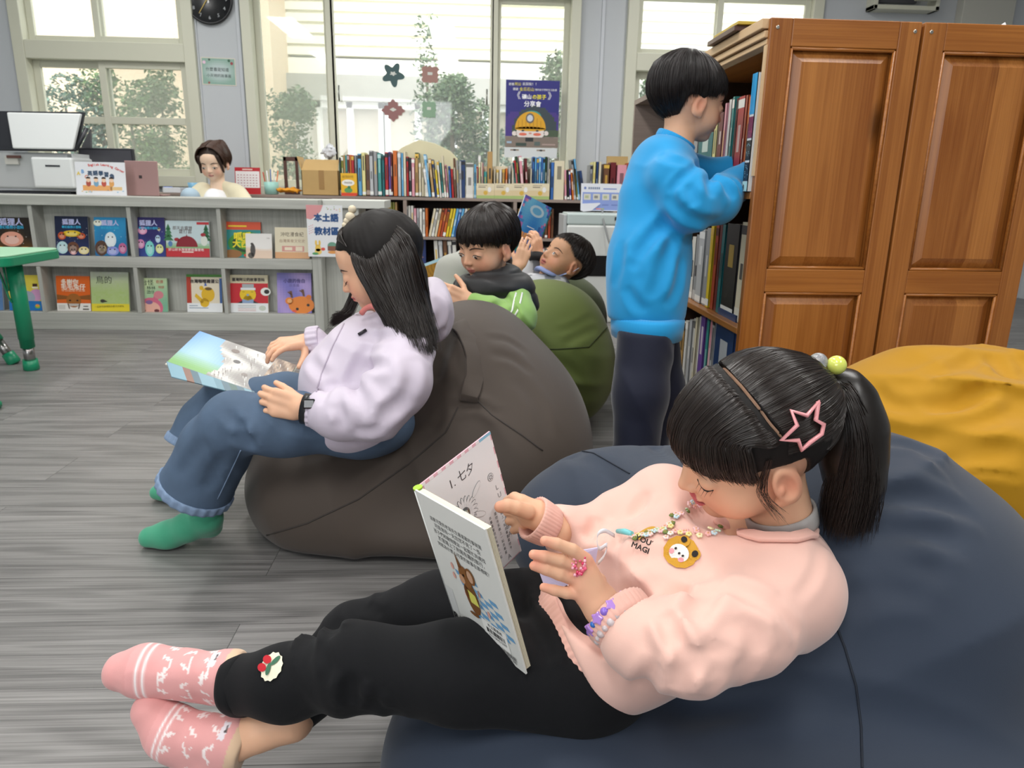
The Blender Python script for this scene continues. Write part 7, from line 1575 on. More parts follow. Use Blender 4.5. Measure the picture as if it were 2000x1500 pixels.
q = MB(Mb); q.box((0, 0, -.0022), (bw, bh, 0), '#dedfda')
for k, s_ in enumerate(('這隻可愛的老鼠先生最喜歡的事就是', '可是他有一天忽然不見了一些', '孩子們和動物朋友一起幫忙到處找', '於是踏上了熱鬧有趣的旅行，', '到底為什麼心可愛的故事在那裡呢？')): q.text(s_, bw * .5, bh * (.83 - .046 * k), .004, '#4a4a4c', 1, al='c', width=bw * (.74 - .08 * (k in (1, 3))))
for i in range(5):
    for j in range(10):
        x, y = bw * (.30 + .10 * i + .02 * j), bh * (.52 - .034 * j + .0 * i)
        if (i + j) % 2 == 0 and abs(i - 2) < 3 and (j > 1 or i < 3): q.flat([(x, y), (x + bw * .1, y - .001), (x + bw * .12, y - bh * .034), (x + bw * .02, y - bh * .033)], '#6fa3cc', 1)
mx, my = bw * .47, bh * .36
q.disc(mx, my, .0135, .026, '#7a5230', 3); q.disc(mx - .002, my + .03, .0125, .016, '#8a5c34', 4); q.disc(mx + .011, my + .036, .009, .012, '#8a5c34', 4); q.disc(mx + .011, my + .036, .006, .009, '#c9a184', 5); q.flat([(mx - .012, my + .04), (mx - .004, my + .043), (mx - .012, my + .062)], '#7a5230', 4); q.disc(mx - .01, my + .024, .006, .007, '#c99a78', 5); q.disc(mx - .004, my + .032, .0017, .002, '#1e1a18', 6)
q.flat([(mx - .008, my + .012), (mx + .01, my + .008), (mx + .013, my - .008), (mx - .004, my - .008)], '#dcd86a', 5); q.disc(mx - .008, my + .006, .004, .01, '#6b4426', 6); q.disc(mx - .006, my - .028, .01, .003, '#7a5230', 4); q.flat([(mx + .014, my - .01), (mx + .0155, my - .01), (mx + .022, my + .022), (mx + .0205, my + .022)], '#8d9aa4', 6)
for dx, dy in ((-.028, .035), (-.03, .02), (-.012, .0), (.02, .015), (.03, -.01)): q.disc(mx + dx, my + dy, .003, .005, '#e0a79a', 3)
q.rect(bw * .52, bh * .09, bw * .86, bh * .235, '#f2f2ee', 2)
for k in range(24): q.rect(bw * (.57 + .0105 * k), bh * .15, bw * (.57 + .0105 * k + random.choice((.003, .006, .008))), bh * .185, '#26262a', 3)
q.text('市立圖書館', bw * .6, bh * .2, .004, '#3a3a3c', 3, width=bw * .2); q.text('31111004215597', bw * .58, bh * .125, .004, '#3a3a3c', 3, width=bw * .25)
for k in range(20): q.rect(bw * (.72 + .0105 * k), bh * .055, bw * (.72 + .0105 * k + random.choice((.003, .006))), bh * .085, '#26262a', 3)
q.text('NT$ 280', bw * .75, bh * .03, .004, '#3a3a3c', 3, width=bw * .16); q.rect(0, bh * .1, bw * .12, bh * .3, '#d2d4d2', 1); q.text('B', bw * .01, bh * .035, .016, '#222226', 3, bold=.0004); q.text('1', bw * .09, bh * .035, .016, '#222226', 3)
q.build('back_cover', PR(), bk1)
Qf = rectfit([(821, 948), (957, 840), (1018, 1078), (900, 1192)], .14, .2, .95); Mf, fw, fh = quadM(Qf)
zin = -1 if (Mb.to_3x3() @ Vector((0, 0, 1))).dot(Vector((0, -1, 0))) > 0 else 1
q = MB(Mb); q.box((.003, .003, -.0024), (bw - .003, bh - .003, -.0105), '#e6dfc8')
for k in range(5): q.box((bw - .003, .003, -.0034 - .0016 * k), (bw - .0026, bh - .003, -.0038 - .0016 * k), '#b9b09a')
q.build('page_block', PM(), bk1)
q = MB(Mf); q.box((0, 0, 0), (fw, fh, -.0022), '#e8b8c4')
for k in range(9): q.rect(0, fh * .11 * k, .004, fh * (.11 * k + .055), '#f4eef0', 1); q.rect(fw - .004, fh * .11 * k, fw, fh * (.11 * k + .055), '#f4eef0', 1); q.rect(fw * .11 * k, fh - .004, fw * (.11 * k + .055), fh, '#f4eef0', 1)
q.rect(fw * .82, fh - .0042, fw, fh, '#8fc4de', 2)
q.rect(.004, .002, fw - .003, fh - .004, '#ebedf0', 2)
q.text('1. 七夕', fw * .3, fh * .83, .013, '#3c3c40', 3, width=fw * .36)
fx, fy = fw * .4, fh * .6
for k in range(20):
    a = k * math.pi / 10; q.M = Mf @ Matrix.Translation((fx + .0155 * math.cos(a), fy + .0155 * math.sin(a), 0)) @ Matrix.Rotation(a, 4, 'Z'); q.disc(0, 0, .0098, .0031, '#55585c', 3, n=10); q.disc(0, 0, .0090, .0025, '#ebedf0', 4, n=10)
q.M = Mf; q.disc(fx, fy, .0085, .0095, '#6a6e70', 5); q.disc(fx, fy, .005, .0055, '#d6dcd8', 6)
for k in range(60): a = random.random() * 6.28; r = random.uniform(.004, .009); q.disc(fx + r * math.cos(a), fy + r * math.sin(a), .0006, .0006, rc('#a05858', '#5878a0', '#58906a', '#8a7a50', '#e8e8e8'), 7, n=5)
for k, (dx, dy, a) in enumerate(((.024, -.016, -.5), (.012, -.03, -1.0), (-.012, -.03, -1.8), (.03, .02, .6), (-.02, -.024, -2.2))): q.M = Mf @ Matrix.Translation((fx + dx, fy + dy, 0)) @ Matrix.Rotation(a, 4, 'Z'); q.disc(0, 0, .013, .0045, '#888c90', 3, n=12); q.disc(0, 0, .0123, .0040, '#ebedf0', 4, n=12)
q.M = Mf; q.disc(fw * .84, fh * .7, .006, .006, '#77797c', 3); q.disc(fw * .84, fh * .7, .0052, .0052, '#ebedf0', 4)
for k in range(6): q.disc(fw * .84 + .0028 * math.cos(k * 1.047), fh * .7 + .0028 * math.sin(k * 1.047), .0013, .0013, '#8a8c90', 5, n=6)
for i in range(5):
    for j in range(11): q.text('今天晚上一起去看星星吧'[(i * 3 + j) % 11], fw * (.5 + .085 * i), fh * (.42 - .033 * j), .0052, '#56585c', 3)
for k, ch in enumerate('LU BABA'):
    if ch != ' ': q.text(ch, fw * .87, fh * (.58 - .066 * k), .011, '#8c8e92', 3)
for k, ch in enumerate('BABA'): q.text(ch, fw * (.3 + .16 * k), fh * .03, .011, '#8c8e92', 3)
q.build('front_cover', PR(), bk1)
q = MB(); ta, tb = (Qb[0] + Qf[0]) / 2, (Qb[3] + Qf[3]) / 2; q.tube([ta, tb], .0058, n=12); q.build('spine', mat('book_spine_white', '#dfe2de', .4), bk1)
q = MB(); q.tube([ta + (ta - tb).normalized() * .0005, ta + (ta - tb).normalized() * -.002], .006, n=12); q.build('headband', mat('lime_headband', '#a9cf3e', .6), bk1)
# ================================================================ girl in the lavender jacket
def cutplanes(p, d, cuts, k=.005):
    """open sleeve / leg ends: (point, outward direction, radius)"""
    for c, a, r in cuts:
        a = A3(Vector(a).normalized()); t = (p - A3(c)) @ a; rad = np.linalg.norm(p - A3(c) - t[:, None] * a, axis=1); d = smax(d, -np.maximum(-t, rad - r), k)
    return d
def printed_board(M, w, h, th, col, name, parent, fn=None, m_=None):
    q = MB(M); q.box((0, 0, -th), (w, h, 0), col)
    if fn: fn(q, w, h)
    return q.build(name, m_ or PR(), parent)
g2 = empty('person', W(700, 860, 1.62), 'child in a pale lavender jacket and jeans reading on the grey bean bag', 'person')
H2 = Head(W(738, 512, 1.60), (-.90, .05, -.36), (-.33, .02, .94), 1.0, (W(768, 640, 1.66), .04), lips=.6)
sf2a = P(330, 962, Z=.022) + Vector((.09, 0, .12))
wn = W(590, 797, 1.47); pn_, Ln = hand_pts(wn, W(530, 782, 1.47) - wn, Vector((.1, -1, .25)), 1, .70, (.55, .6, .65, .7), .04, (-.1, .35))
an = ([wn, W(660, 808, 1.48)], [.019, .024]); fnn = hand_fn(pn_, Ln, .004, an)
wf = W(598, 668, 1.70); pf_, Lf = hand_pts(wf, W(560, 672, 1.66) - wf, Vector((-.2, -.5, .85)), -1, .70, (.35, .5, .6, .6), .08, (.5, .6))
af = ([wf, W(650, 680, 1.72)], [.019, .024]); fnf = hand_fn(pf_, Lf, .004, af)
b1 = sbox('h1', fnn, allpts(pn_, Ln, an), .03, .0024, m_skin, color=skincol); b2 = sbox('h2', fnf, allpts(pf_, Lf, af), .03, .0024, m_skin, color=skincol)
c_ = A3(H2.c); b3 = sdfmesh('hd', H2.fn, np.minimum(c_ - .12, A3(W(768, 640, 1.66)) - .03), np.maximum(c_ + .12, A3(W(768, 640, 1.66)) + .03), .0026, m_skin, color=H2.color)
k_ = W(768, 645, 1.66); p_ = W(715, 815, 1.65); cc_ = core([([an[0][-1], W(735, 805, 1.47), W(790, 685, 1.55), k_], .028), ([af[0][-1], W(680, 745, 1.78), W(715, 665, 1.76), k_], .028), ([k_, W(700, 740, 1.64), p_], [.04, .07, .06]), ([p_, W(560, 828, 1.54), W(462, 822, 1.55), W(402, 965, 1.66)], [.05, .04, .035, .022]), ([p_, W(560, 785, 1.80), W(430, 790, 1.86), sf2a], [.05, .04, .035, .02])])
join([b3, b1, b2, cc_], 'body', g2); H2.face_parts(g2, 'down')
m_lav = mat('lavender_shell', '#cdc3d2', .5, sheen=.1, spec=.35, bump=(500, .08, .0004))
s2n, e2n, s2f, e2f = W(795, 675, 1.53), W(735, 805, 1.45), W(715, 655, 1.76), W(680, 745, 1.78)
def jk(p):
    d = smin(ell(p, W(690, 815, 1.62), (.115, .13, .075)), ell(p, W(685, 745, 1.64), (.112, .125, .10)), .05); d = smin(d, ell(p, W(735, 680, 1.65), (.10, .13, .085)), .05)
    d = smin(d, ell(p, W(850, 615, 1.66), (.042, .085, .062)), .03); d = smin(d, cone(p, W(838, 600, 1.6), W(845, 570, 1.7), .04, .035), .02); d = smin(d, cone(p, W(725, 622, 1.62), W(800, 640, 1.55), .028, .04), .025)
    a = chain(p, [s2n, W(780, 750, 1.47), e2n], [.058, .057, .052], .03); a = smin(a, chain(p, [e2n, W(665, 812, 1.46), W(618, 803, 1.47)], [.055, .046, .036], .02), .02)
    b_ = chain(p, [s2f, e2f, W(612, 665, 1.70)], [.058, .048, .032], .02); ar = np.minimum(a, b_)
    ar = ar - folds(p, e2n, (.8, 0, .4), .045, .10, .004, 51, 1) - folds(p, W(640, 805, 1.45), (.9, 0, 0), .03, .05, .004, 52) - folds(p, W(800, 730, 1.45), (.4, .1, .9), .05, .1, .004, 53)
    d = smin(d, ar, .025); d = d - folds(p, W(640, 730, 1.55), (.3, 0, 1), .06, .12, .004, 54) - folds(p, W(740, 700, 1.5), (1, 0, -.5), .05, .08, .004, 55) - folds(p, W(850, 610, 1.6), (1, .3, .3), .035, .07, .007, 56)
    d = smax(d, -ell(p, H2.w(0, .045, -.075), (.05, .05, .04)), .01); d = smax(d, A3(W(700, 868, 1.62))[2] - .004 - p[:, 2], .01)
    return cutplanes(p, d, [(W(606, 801, 1.47), Vector((-1, 0, .05)), .055), (W(606, 665, 1.70), Vector((-.8, -.1, 0)), .05)])
jk = creased(jk, [([(724, 671), (700, 715), (681, 755)], .009, .012), ([(803, 671), (825, 685), (842, 705)], .008, .011), ([(704, 722), (735, 715), (760, 708)], .009, .012), ([(605, 700), (618, 718), (640, 738)], .007, .011), ([(800, 770), (765, 800), (734, 826)], .010, .013), ([(689, 748), (705, 775), (724, 806)], .010, .012), ([(655, 790), (668, 815), (664, 838)], .008, .010), ([(800, 700), (805, 740), (790, 775)], .007, .013), ([(625, 790), (640, 760), (655, 745)], .006, .010), ([(700, 650), (735, 660), (775, 655)], .006, .010), ([(850, 580), (862, 610), (850, 640)], .008, .011), ([(870, 640), (850, 665), (835, 690)], .007, .010), ([(690, 838), (720, 842), (750, 830)], .006, .010)])
sbox('jacket', jk, [s2n, e2n, s2f, e2f, W(880, 620, 1.66), W(606, 801, 1.46), W(620, 720, 1.6), W(690, 860, 1.6)], .1, .0052, m_lav, g2)
for a, b_, r in ((W(618, 803, 1.47), W(600, 800, 1.47), .030), (W(614, 665, 1.70), W(600, 667, 1.70), .029)): ribring('cuff', a, (b_ - a).normalized(), r, .03, .007, m_lav, g2, nr=14, n=84, rib=.0014)
q = MB(); a, b_ = W(612, 798, 1.44), W(590, 797, 1.445); q.tube([wn + (W(620, 802, 1.47) - wn) * .1, wn + (W(620, 802, 1.47) - wn) * .9], .0315, n=28, cap=False); wb = q.build('watch_strap', mat('watch_black', '#17181b', .35), g2); wb.modifiers.new('s', 'SOLIDIFY').thickness = .003
q = MB(frame(W(604, 789, 1.435), Vector((1, 0, 0)), Vector((.05, -.95, .3)))); q.box((-.012, -.010, -.004), (.012, .010, .004)); q.build('watch_face', mat('watch_glass', '#0c0d10', .08, spec=.8), g2, bevel=.003)
seam(jk, [(672, 632), (648, 680), (628, 730), (618, 765)], .0018, 'zip_line', mat('lavender_zip', '#b3a8b8', .5), g2, off=.001)
q = MB(); z1 = onsurf(jk, 700, 655, .002)[0]; z2 = onsurf(jk, 716, 645, .002)[0]; q.tube([z1, z2], .0035, n=8); q.build('cord_toggle', mat('toggle_black', '#26242a', .4), g2)
q = MB(); q.tube(cat([W(745, 612, 1.53), W(730, 598, 1.53), W(715, 602, 1.54), W(706, 612, 1.55)], 8), .006, n=8); q.build('inner_collar', mat('coral_collar', '#d98078', .7), g2)
m_den = mat('denim', '#4d6179', .8, noise=(14, .3), bump=(600, .3, .0006)); m_den2 = mat('denim_hem', '#7d93b0', .85, noise=(60, .25))
n2 = [W(690, 822, 1.58), W(560, 828, 1.54), W(458, 826, 1.55), W(422, 872, 1.60), W(378, 962, 1.64)]; nr2 = [.072, .064, .062, .070, .083]
l2 = [W(700, 815, 1.74), W(560, 780, 1.80), W(440, 785, 1.86), W(405, 825, 1.86), W(376, 880, 1.85)]; lr2 = [.07, .062, .058, .064, .072]
def jeans(p):
    d = smin(chain(p, n2, nr2, .03), chain(p, l2, lr2, .03), .01); d = smin(d, ell(p, W(725, 825, 1.66), (.10, .13, .07)), .04)
    d = d - folds(p, W(480, 850, 1.5), (.8, 0, .5), .045, .08, .006, 61) - folds(p, W(420, 930, 1.55), (.9, 0, .2), .06, .1, .008, 62) - folds(p, W(600, 850, 1.5), (.8, 0, -.4), .05, .08, .008, 63)
    a = n2[4] - n2[3]; b_ = l2[4] - l2[3]
    d = cutplanes(p, d, [(n2[4], a, .13), (l2[4], b_, .11)], .003)
    for c, a, ri in ((n2[4], a, .068), (l2[4], b_, .055)):
        a = A3(a.normalized()); t = (p - A3(c)) @ a; rad = np.linalg.norm(p - A3(c) - t[:, None] * a, axis=1); d = smax(d, -np.maximum(rad - ri, -t - .05), .003)
    return d
jeans = creased(jeans, [([(462, 846), (480, 862), (498, 868)], .012, .012), ([(470, 820), (476, 845), (492, 862)], .009, .010), ([(445, 800), (455, 822), (470, 838)], .007, .010), ([(440, 880), (415, 930), (400, 960)], .005, .012), ([(560, 822), (600, 832), (650, 830)], .006, .012), ([(400, 860), (370, 900), (350, 930)], .004, .012)])
sbox('jeans', jeans, n2 + l2, .1, .006, m_den, g2)
seam(jeans, [(470, 880), (455, 912), (425, 975)], .0013, 'seam', m_den2, g2)
for c, a, r in ((n2[4], n2[4] - n2[3], .0815), (l2[4], l2[4] - l2[3], .0705)): ribring('frayed_hem', c - a.normalized() * .012, a.normalized(), r, .022, .006, m_den2, g2, nr=23, n=120, rib=.0016)
m_gs = mat('green_sock_knit', '#3f9a78', .9, sheen=.3, bump=(900, .3, .0006), noise=(30, .06))
def sockfn(pts, rs, top):
    def fn(p): d = chain(p, pts, rs, .02); return smax(d, p[:, 2] - top, .003) if top else d
    return fn
sf = [W(402, 965, 1.66), W(405, 1012, 1.665), W(412, 1028, 1.69), W(330, 1046, 1.69), W(294, 1050, 1.69)]
sbox('sock', lambda p: smax(smin(chain(p, sf[:3], [.029, .029, .026], .01), chain(p, [sf[1], (sf[1] + sf[3]) / 2, sf[3], sf[4]], [.029, .031, .032, .026], .02), .02), .002 - p[:, 2], .01), sf, .045, .004, m_gs, g2)
z0 = P(330, 962, Z=.022); sf2 = [z0 + Vector((.09, 0, .12)), z0 + Vector((.07, .0, .03)), z0 + Vector((.07, 0, .0)), z0 + Vector((0, 0, .002)), z0 + Vector((-.03, 0, .0))]
sbox('sock', lambda p: smax(smin(chain(p, sf2[:3], [.029, .028, .026], .01), chain(p, sf2[2:], [.026, .026, .02], .02), .02), .002 - p[:, 2], .01), sf2, .04, .005, m_gs, g2)
# hair: cap + long hanging sheet over her back and near shoulder
def cap2(p):
    q = H2.loc(p); d = ell(q, (0, -.016, .027), (.081, .097, .082)); ph = np.arctan2(q[:, 0], q[:, 1] + .015); a = np.abs(ph); z = q[:, 2]
    zl = .048 + .0 * a; t = sstep(a, .7, 1.5); zl = zl * (1 - t) - .05 * t; d = d - .0012 * vnoise(np.stack([ph * 26, z * 10, 0 * z], 1).astype(np.float32), 1, 3)
    d = smax(d, -ell(q, (0, -.012, .022), (.071, .085, .072)), .002); d = smax(d, (zl - z) * .8, .006) * H2.sc
    v = smin(chain(p, cat([W(775, 500, 1.62), W(790, 570, 1.57), W(812, 640, 1.53), W(830, 690, 1.52)], 6), [.05, .05, .044, .034, .024, .01], .03), chain(p, cat([W(740, 520, 1.56), W(760, 590, 1.53), W(790, 660, 1.50)], 5), [.03, .03, .026, .018, .008], .03), .02)
    v = v - .003 * vnoise(((p - A3(H2.c)) @ np.stack([A3((.9, 0, .35)), A3((0, 1, 0)), A3((-.2, 0, .4))], 1)).astype(np.float32), (60, 50, 8), 7)
    v = smax(v, -ell(q, (0, .01, -.01), (.068, .08, .09)), .004)
    return smin(d, v, .01)
lo, hi = bounds([H2.c, W(840, 710, 1.52)], .13); hc = sdfmesh('cap', cap2, lo, hi, .0036, mat('hair_under', '#14100e', .6, spec=.3))
gl = []
for k, (x0, y0, x1, y1, x2, y2, x3, y3, D) in enumerate(((700, 445, 690, 505, 730, 580, 770, 640, 1.52), (712, 430, 722, 520, 765, 600, 800, 672, 1.49), (720, 424, 760, 500, 795, 600, 822, 690, 1.49), (730, 424, 785, 480, 815, 590, 845, 690, 1.51), (735, 424, 800, 470, 830, 580, 852, 660, 1.56))):
    gl.append([W(x0, y0, 1.59), W(x1, y1, 1.52 if k < 2 else 1.505), W(x2, y2, D), W(x3, y3, D - .02)])
gf = [[H2.S(0, 70, 1.08), H2.S(35, 45, 1.1), H2.S(55, 5, 1.12), W(676, 600, 1.72), W(642, 640, 1.70)], [H2.S(0, 72, 1.08), H2.S(50, 45, 1.1), H2.S(65, 0, 1.12), W(690, 610, 1.72), W(655, 636, 1.72)]]
tk = W(694, 434, 1.60)
gt_ = [[H2.S(a, e, 1.13), H2.S(a * .7, (e + 70) / 2, 1.14), tk] for a, e in ((-60, 22), (-30, 38), (0, 42), (30, 38), (60, 22))]
st2 = strands('st', [(gl, 5200, .0011, .004), (gf, 420, .0010, .0018), (gt_, 900, .0009, .001)], m_hair2, None, 5)
joinhair([hc, st2], 'hair', g2)
q = MB(); 
for k in range(9): q.sphere(tk + Vector((.012 * math.cos(k * .7), .012 * math.sin(k * .7), .006 * math.sin(k * 2))), .009, n=6)
q.build('scrunchie', mat('maroon_scrunchie', '#4b1f25', .8, bump=(200, .6, .002)), g2)
q = MB(); q.sphere(W(684, 424, 1.57), .011, n=8); q.sphere(W(678, 432, 1.57), .008, n=8); q.sphere(W(688, 409, 1.57), .009, n=8); q.sphere(W(674, 440, 1.57), .007, n=8); q.build('rose_bobble', mat('ivory_bobble', '#d8cbb0', .6), g2)
# her open picture book
Q = rectfit([(381, 648), (588, 712), (528, 779), (334, 705)], .26, .19, 1.6, up=True); M2, w2, h2 = quadM(Q)
pb = empty('open_book', Q[3], 'large open picture book with a shaggy grey dog on the lap of the girl', 'book')
def pg(q, w, h):
    q.paint(0, 0, w, h, lambda u, v: mixc(mixc('#5f93d8', '#a8cbe8', max(0, min(1, 1.1 - v + .3 * math.sin(u * 9)))), '#7fb06a', max(0, min(1, (.42 - v) * 3))) if u < .33 + .08 * math.sin(5 * v) else mixc('#7d7874', '#cfcdc8', .6 + .4 * math.sin(u * 13 + 5 * v + 2 * math.sin(v * 9))) if u < .78 else mixc('#6b5546', '#b39c86', .5 + .5 * math.sin(u * 44 + v * 19)), 34, 22, 1)
    for x, y, r, c in ((.5, .55, .035, '#4a4644'), (.42, .8, .04, '#6a5a50'), (.64, .3, .03, '#7a706a')): q.disc(w * x, h * y, w * r, h * r * 1.3, c, 2)
    for k in range(70): x, y = random.uniform(.36, .95), random.uniform(.06, .94); q.flat([(w * x, h * y), (w * (x + .01), h * y), (w * (x + .03), h * (y - .1))], rc('#dcdad6', '#8f8a86', '#a79f98', '#6e645c'), 2)
q = MB(M2); pg(q, w2, h2); q.box((0, 0, -.006), (w2, h2, 0), '#ece8dd'); q.build('page_spread', PR(), pb)
q = MB(M2); q.box((-.003, -.003, -.009), (w2 + .003, h2 + .003, -.0062), '#d9d5c8'); q.build('cover', PR(), pb)
A_, B_ = Q[3], Q[2]; dn = (W(345, 737, 1.56) - W(334, 705, 1.6)); q = MB(); i0 = q.addv([A_ + Vector((0, -.004, 0)), B_ + Vector((0, -.004, 0)), B_ + dn * .35 + Vector((0, -.004, 0)), A_ + dn]); q.face(range(i0, i0 + 4), hexc('#5f7f8e'))
for k in range(14): f0 = k / 14; f1 = (k + 1) / 14; a0 = A_.lerp(B_, f0) + Vector((0, -.0052, 0)); a1 = A_.lerp(B_, f1) + Vector((0, -.0052, 0)); d0 = dn * (1 - .65 * f0); d1 = dn * (1 - .65 * f1); i0 = q.addv([a0, a1, a1 + d1, a0 + d0]); q.face(range(i0, i0 + 4), hexc(rc('#6d93a2', '#7fa5b4', '#5a7480', '#8a6a5c', '#56706a')))
o = q.build('lower_flap', PR(), pb); o.modifiers.new('s', 'SOLIDIFY').thickness = .0025

# ================================================================ boy in the black padded vest
b3_ = empty('person', W(960, 620, 2.1), 'boy in a black padded vest over a green hoodie reading a gold covered book', 'person')
H3 = Head(W(950, 476, 2.10), (-.72, -.66, -.27), (-.14, -.16, .97), .98, (W(962, 560, 2.14), .042), lips=.4)
wh = W(915, 588, 2.02); ph_, Lh = hand_pts(wh, W(885, 576, 2.0) - wh, Vector((.25, -.9, .2)), 1, .68, (.7, .75, .8, .8), .05, (.6, .5)); ah = ([wh, W(950, 600, 2.02)], [.019, .022]); fh_ = hand_fn(ph_, Lh, .004, ah)
x1 = sbox('h', fh_, allpts(ph_, Lh, ah), .03, .0028, m_skin, color=skincol); c_ = A3(H3.c); x2 = sdfmesh('hd', H3.fn, c_ - .125 - np.array([0, 0, .03]), c_ + .125, .0032, m_skin, color=H3.color)
k_ = W(962, 562, 2.14); p_ = W(975, 640, 2.25); cc_ = core([([ah[0][-1], W(1000, 620, 2.05), W(995, 585, 2.12), k_], .027), ([k_, p_], [.04, .07]), ([p_, W(860, 665, 2.1)], .05)])
join([x2, x1, cc_], 'body', b3_); H3.face_parts(b3_, 'low'); bowl_hair(H3, b3_, front=.016, side=.004, back=-.06, vol=1.0, jag=.009)
m_vest = mat('black_padded_nylon', '#141518', .5, sheen=.1, spec=.4, bump=(400, .1, .0005)); m_hood = cloth('green_fleece', '#8db464')
def vest(p):
    d = smin(ell(p, W(965, 600, 2.16), (.125, .12, .13)), ell(p, W(968, 560, 2.12), (.10, .1, .05)), .05)
    d = smin(d, cone(p, W(1018, 575, 2.1), W(1032, 600, 2.1), .035, .03), .03); d = smin(d, cone(p, W(905, 562, 2.25), W(895, 590, 2.28), .035, .03), .03)
    t = p[:, 2] - .05 * p[:, 0]; d = d + .006 * np.exp(-((np.mod(t, .055) - .0275) / .006) ** 2) - folds(p, W(960, 590, 2.03), (.3, 0, 1), .04, .14, .005, 71)
    n_ = A3(W(962, 560, 2.13)); tc = ell(p, W(945, 548, 2.10), (.066, .066, .026)); tc = smax(tc, -ell(p, W(942, 530, 2.09), (.057, .057, .05)), .005); return smin(smax(d, -ell(p, H3.w(0, .02, -.09), (.064, .068, .06)), .01), tc, .012)
sbox('padded_vest', vest, [W(965, 600, 2.16)], .2, .006, m_vest, b3_)
def hd3(p):
    a = chain(p, [W(1000, 566, 2.1), W(1012, 618, 2.04), W(985, 630, 2.02)], [.048, .05, .045], .02); a = smin(a, chain(p, [W(1000, 628, 2.02), W(955, 606, 2.01), W(926, 592, 2.02)], [.045, .034, .028], .02), .02)
    b_ = chain(p, [W(905, 575, 2.3), W(885, 620, 2.28)], [.045, .04], .02); return np.minimum(a, b_) - folds(p, W(1000, 610, 2.0), (.7, 0, .5), .04, .08, .010, 72)
hd3 = creased(hd3, [([(985, 590), (965, 602), (950, 608)], .008, .010), ([(1012, 600), (1000, 622)], .007, .010), ([(985, 575), (1000, 590), (1008, 610)], .006, .009)])
sbox('hoodie', hd3, [W(1012, 640, 2.02), W(926, 592, 2.02), W(885, 620, 2.28), W(1010, 566, 2.1)], .07, .005, m_hood, b3_)
q = MB()
for dx in (0, 12): z_ = [onsurf(hd3, x + dx, y, .001)[0] for x, y in ((1008, 572), (1004, 590), (1000, 606), (990, 622))]; z_ = [v for v in z_ if v]; q.tube(z_, [(.0012, .0028)] * len(z_), n=6, up=(0, -1, 0)) if len(z_) > 1 else 0
q.build('sleeve_stripe', mat('white_stripe', '#e9ece6', .7), b3_)
tr = [W(930, 640, 2.15), W(830, 640, 2.15)]; sbox('trousers', lambda p: smax(smin(chain(p, [W(980, 645, 2.2), W(860, 665, 2.05), W(800, 700, 2.1)], [.09, .07, .055], .03), chain(p, [W(980, 645, 2.35), W(860, 665, 2.35)], [.08, .065], .03), .02), .004 - p[:, 2], .01), [W(980, 645, 2.3), W(800, 700, 2.1), W(860, 665, 2.35)], .1, .008, cloth('dark_trousers', '#2a2c33'), b3_)
Q = rectfit([(815, 517), (869, 504), (894, 570), (842, 596)], .15, .2, 2.05); M3, w3_, h3_ = quadM(Q)
gbk = empty('open_book', Q[3], 'gold book with a pale blue border held open by the vest boy', 'book')
def gold(q, w, h):
    q.rect(0, 0, w, h, '#a9cfdc', 1); q.paint(w * .07, h * .05, w * .9, h * .93, lambda u, v: mixc('#a87c2a', '#8a6420', .5 + .5 * math.sin(u * 40 + 3 * math.sin(v * 9))), 20, 14, 2); q.disc(w * .68, h * .62, w * .03, h * .08, '#6f9a8c', 3)
printed_board(M3, w3_, h3_, .003, '#a9cfdc', 'back_cover', gbk, gold)
q = MB(M3); q.box((.003, .003, -.010), (w3_ - .003, h3_ - .003, -.0032)); q.build('page_block', m_page, gbk)
q = MB(); a0 = Q[0] + Vector((0, .012, 0)); b0 = Q[3] + Vector((0, .012, 0)); u_ = Vector((-.035, .10, .012)); i0 = q.addv([a0, b0, b0 + u_, a0 + u_]); q.face(range(i0, i0 + 4), hexc('#e4e6ea')); o = q.build('front_cover', PR(), gbk); o.modifiers.new('s', 'SOLIDIFY').thickness = .004
# a grey garment lying behind him
def gsl(p): return chain(p, [W(905, 505, 2.45), W(885, 530, 2.4), W(880, 560, 2.4)], [.03, .05, .06], .03) - folds(p, W(885, 530, 2.4), (1, 0, .3), .04, .1, .008, 75)
o = sbox('grey_garment', gsl, [W(905, 505, 2.45), W(880, 560, 2.4)], .09, .007, cloth('grey_knit', '#a5a69d')); place(o, b3_); o.name = 'grey_hood'

# ================================================================ boy lying back with the blue book
b4_ = empty('person', W(1080, 560, 2.9), 'boy with a lowered blue mask lying back and holding up a blue book', 'person')
H4 = Head(W(1103, 508, 2.80), (-.72, -.42, .56), (.50, .10, .86), 1.0, (W(1072, 560, 2.82), .042), mouth=.002, lips=.5)
w4 = W(1012, 520, 2.72); p4, L4 = hand_pts(w4, W(1030, 470, 2.70) - w4, Vector((-.1, -1, 0)), -1, .68, (.25, .3, .35, .4), .04, (.2, .3)); a4 = ([w4, W(1003, 545, 2.74), W(1010, 585, 2.78)], [.018, .022, .028]); f4 = hand_fn(p4, L4, .004, a4)
w5 = W(1052, 500, 2.85); p5, L5 = hand_pts(w5, W(1046, 460, 2.82) - w5, Vector((.6, -.7, 0)), 1, .68, (.5, .6, .6, .6), .04, (.3, .4)); a5 = ([w5, W(1050, 530, 2.88)], [.018, .024]); f5 = hand_fn(p5, L5, .004, a5)
y1 = sbox('a', f4, allpts(p4, L4, a4), .035, .0034, m_skin, color=skincol); y2 = sbox('b', f5, allpts(p5, L5, a5), .035, .0034, m_skin, color=skincol); c_ = A3(H4.c); y3 = sdfmesh('hd', H4.fn, c_ - .14, c_ + .125, .0036, m_skin, color=lambda V: H4.color(V, '#c99a78'))
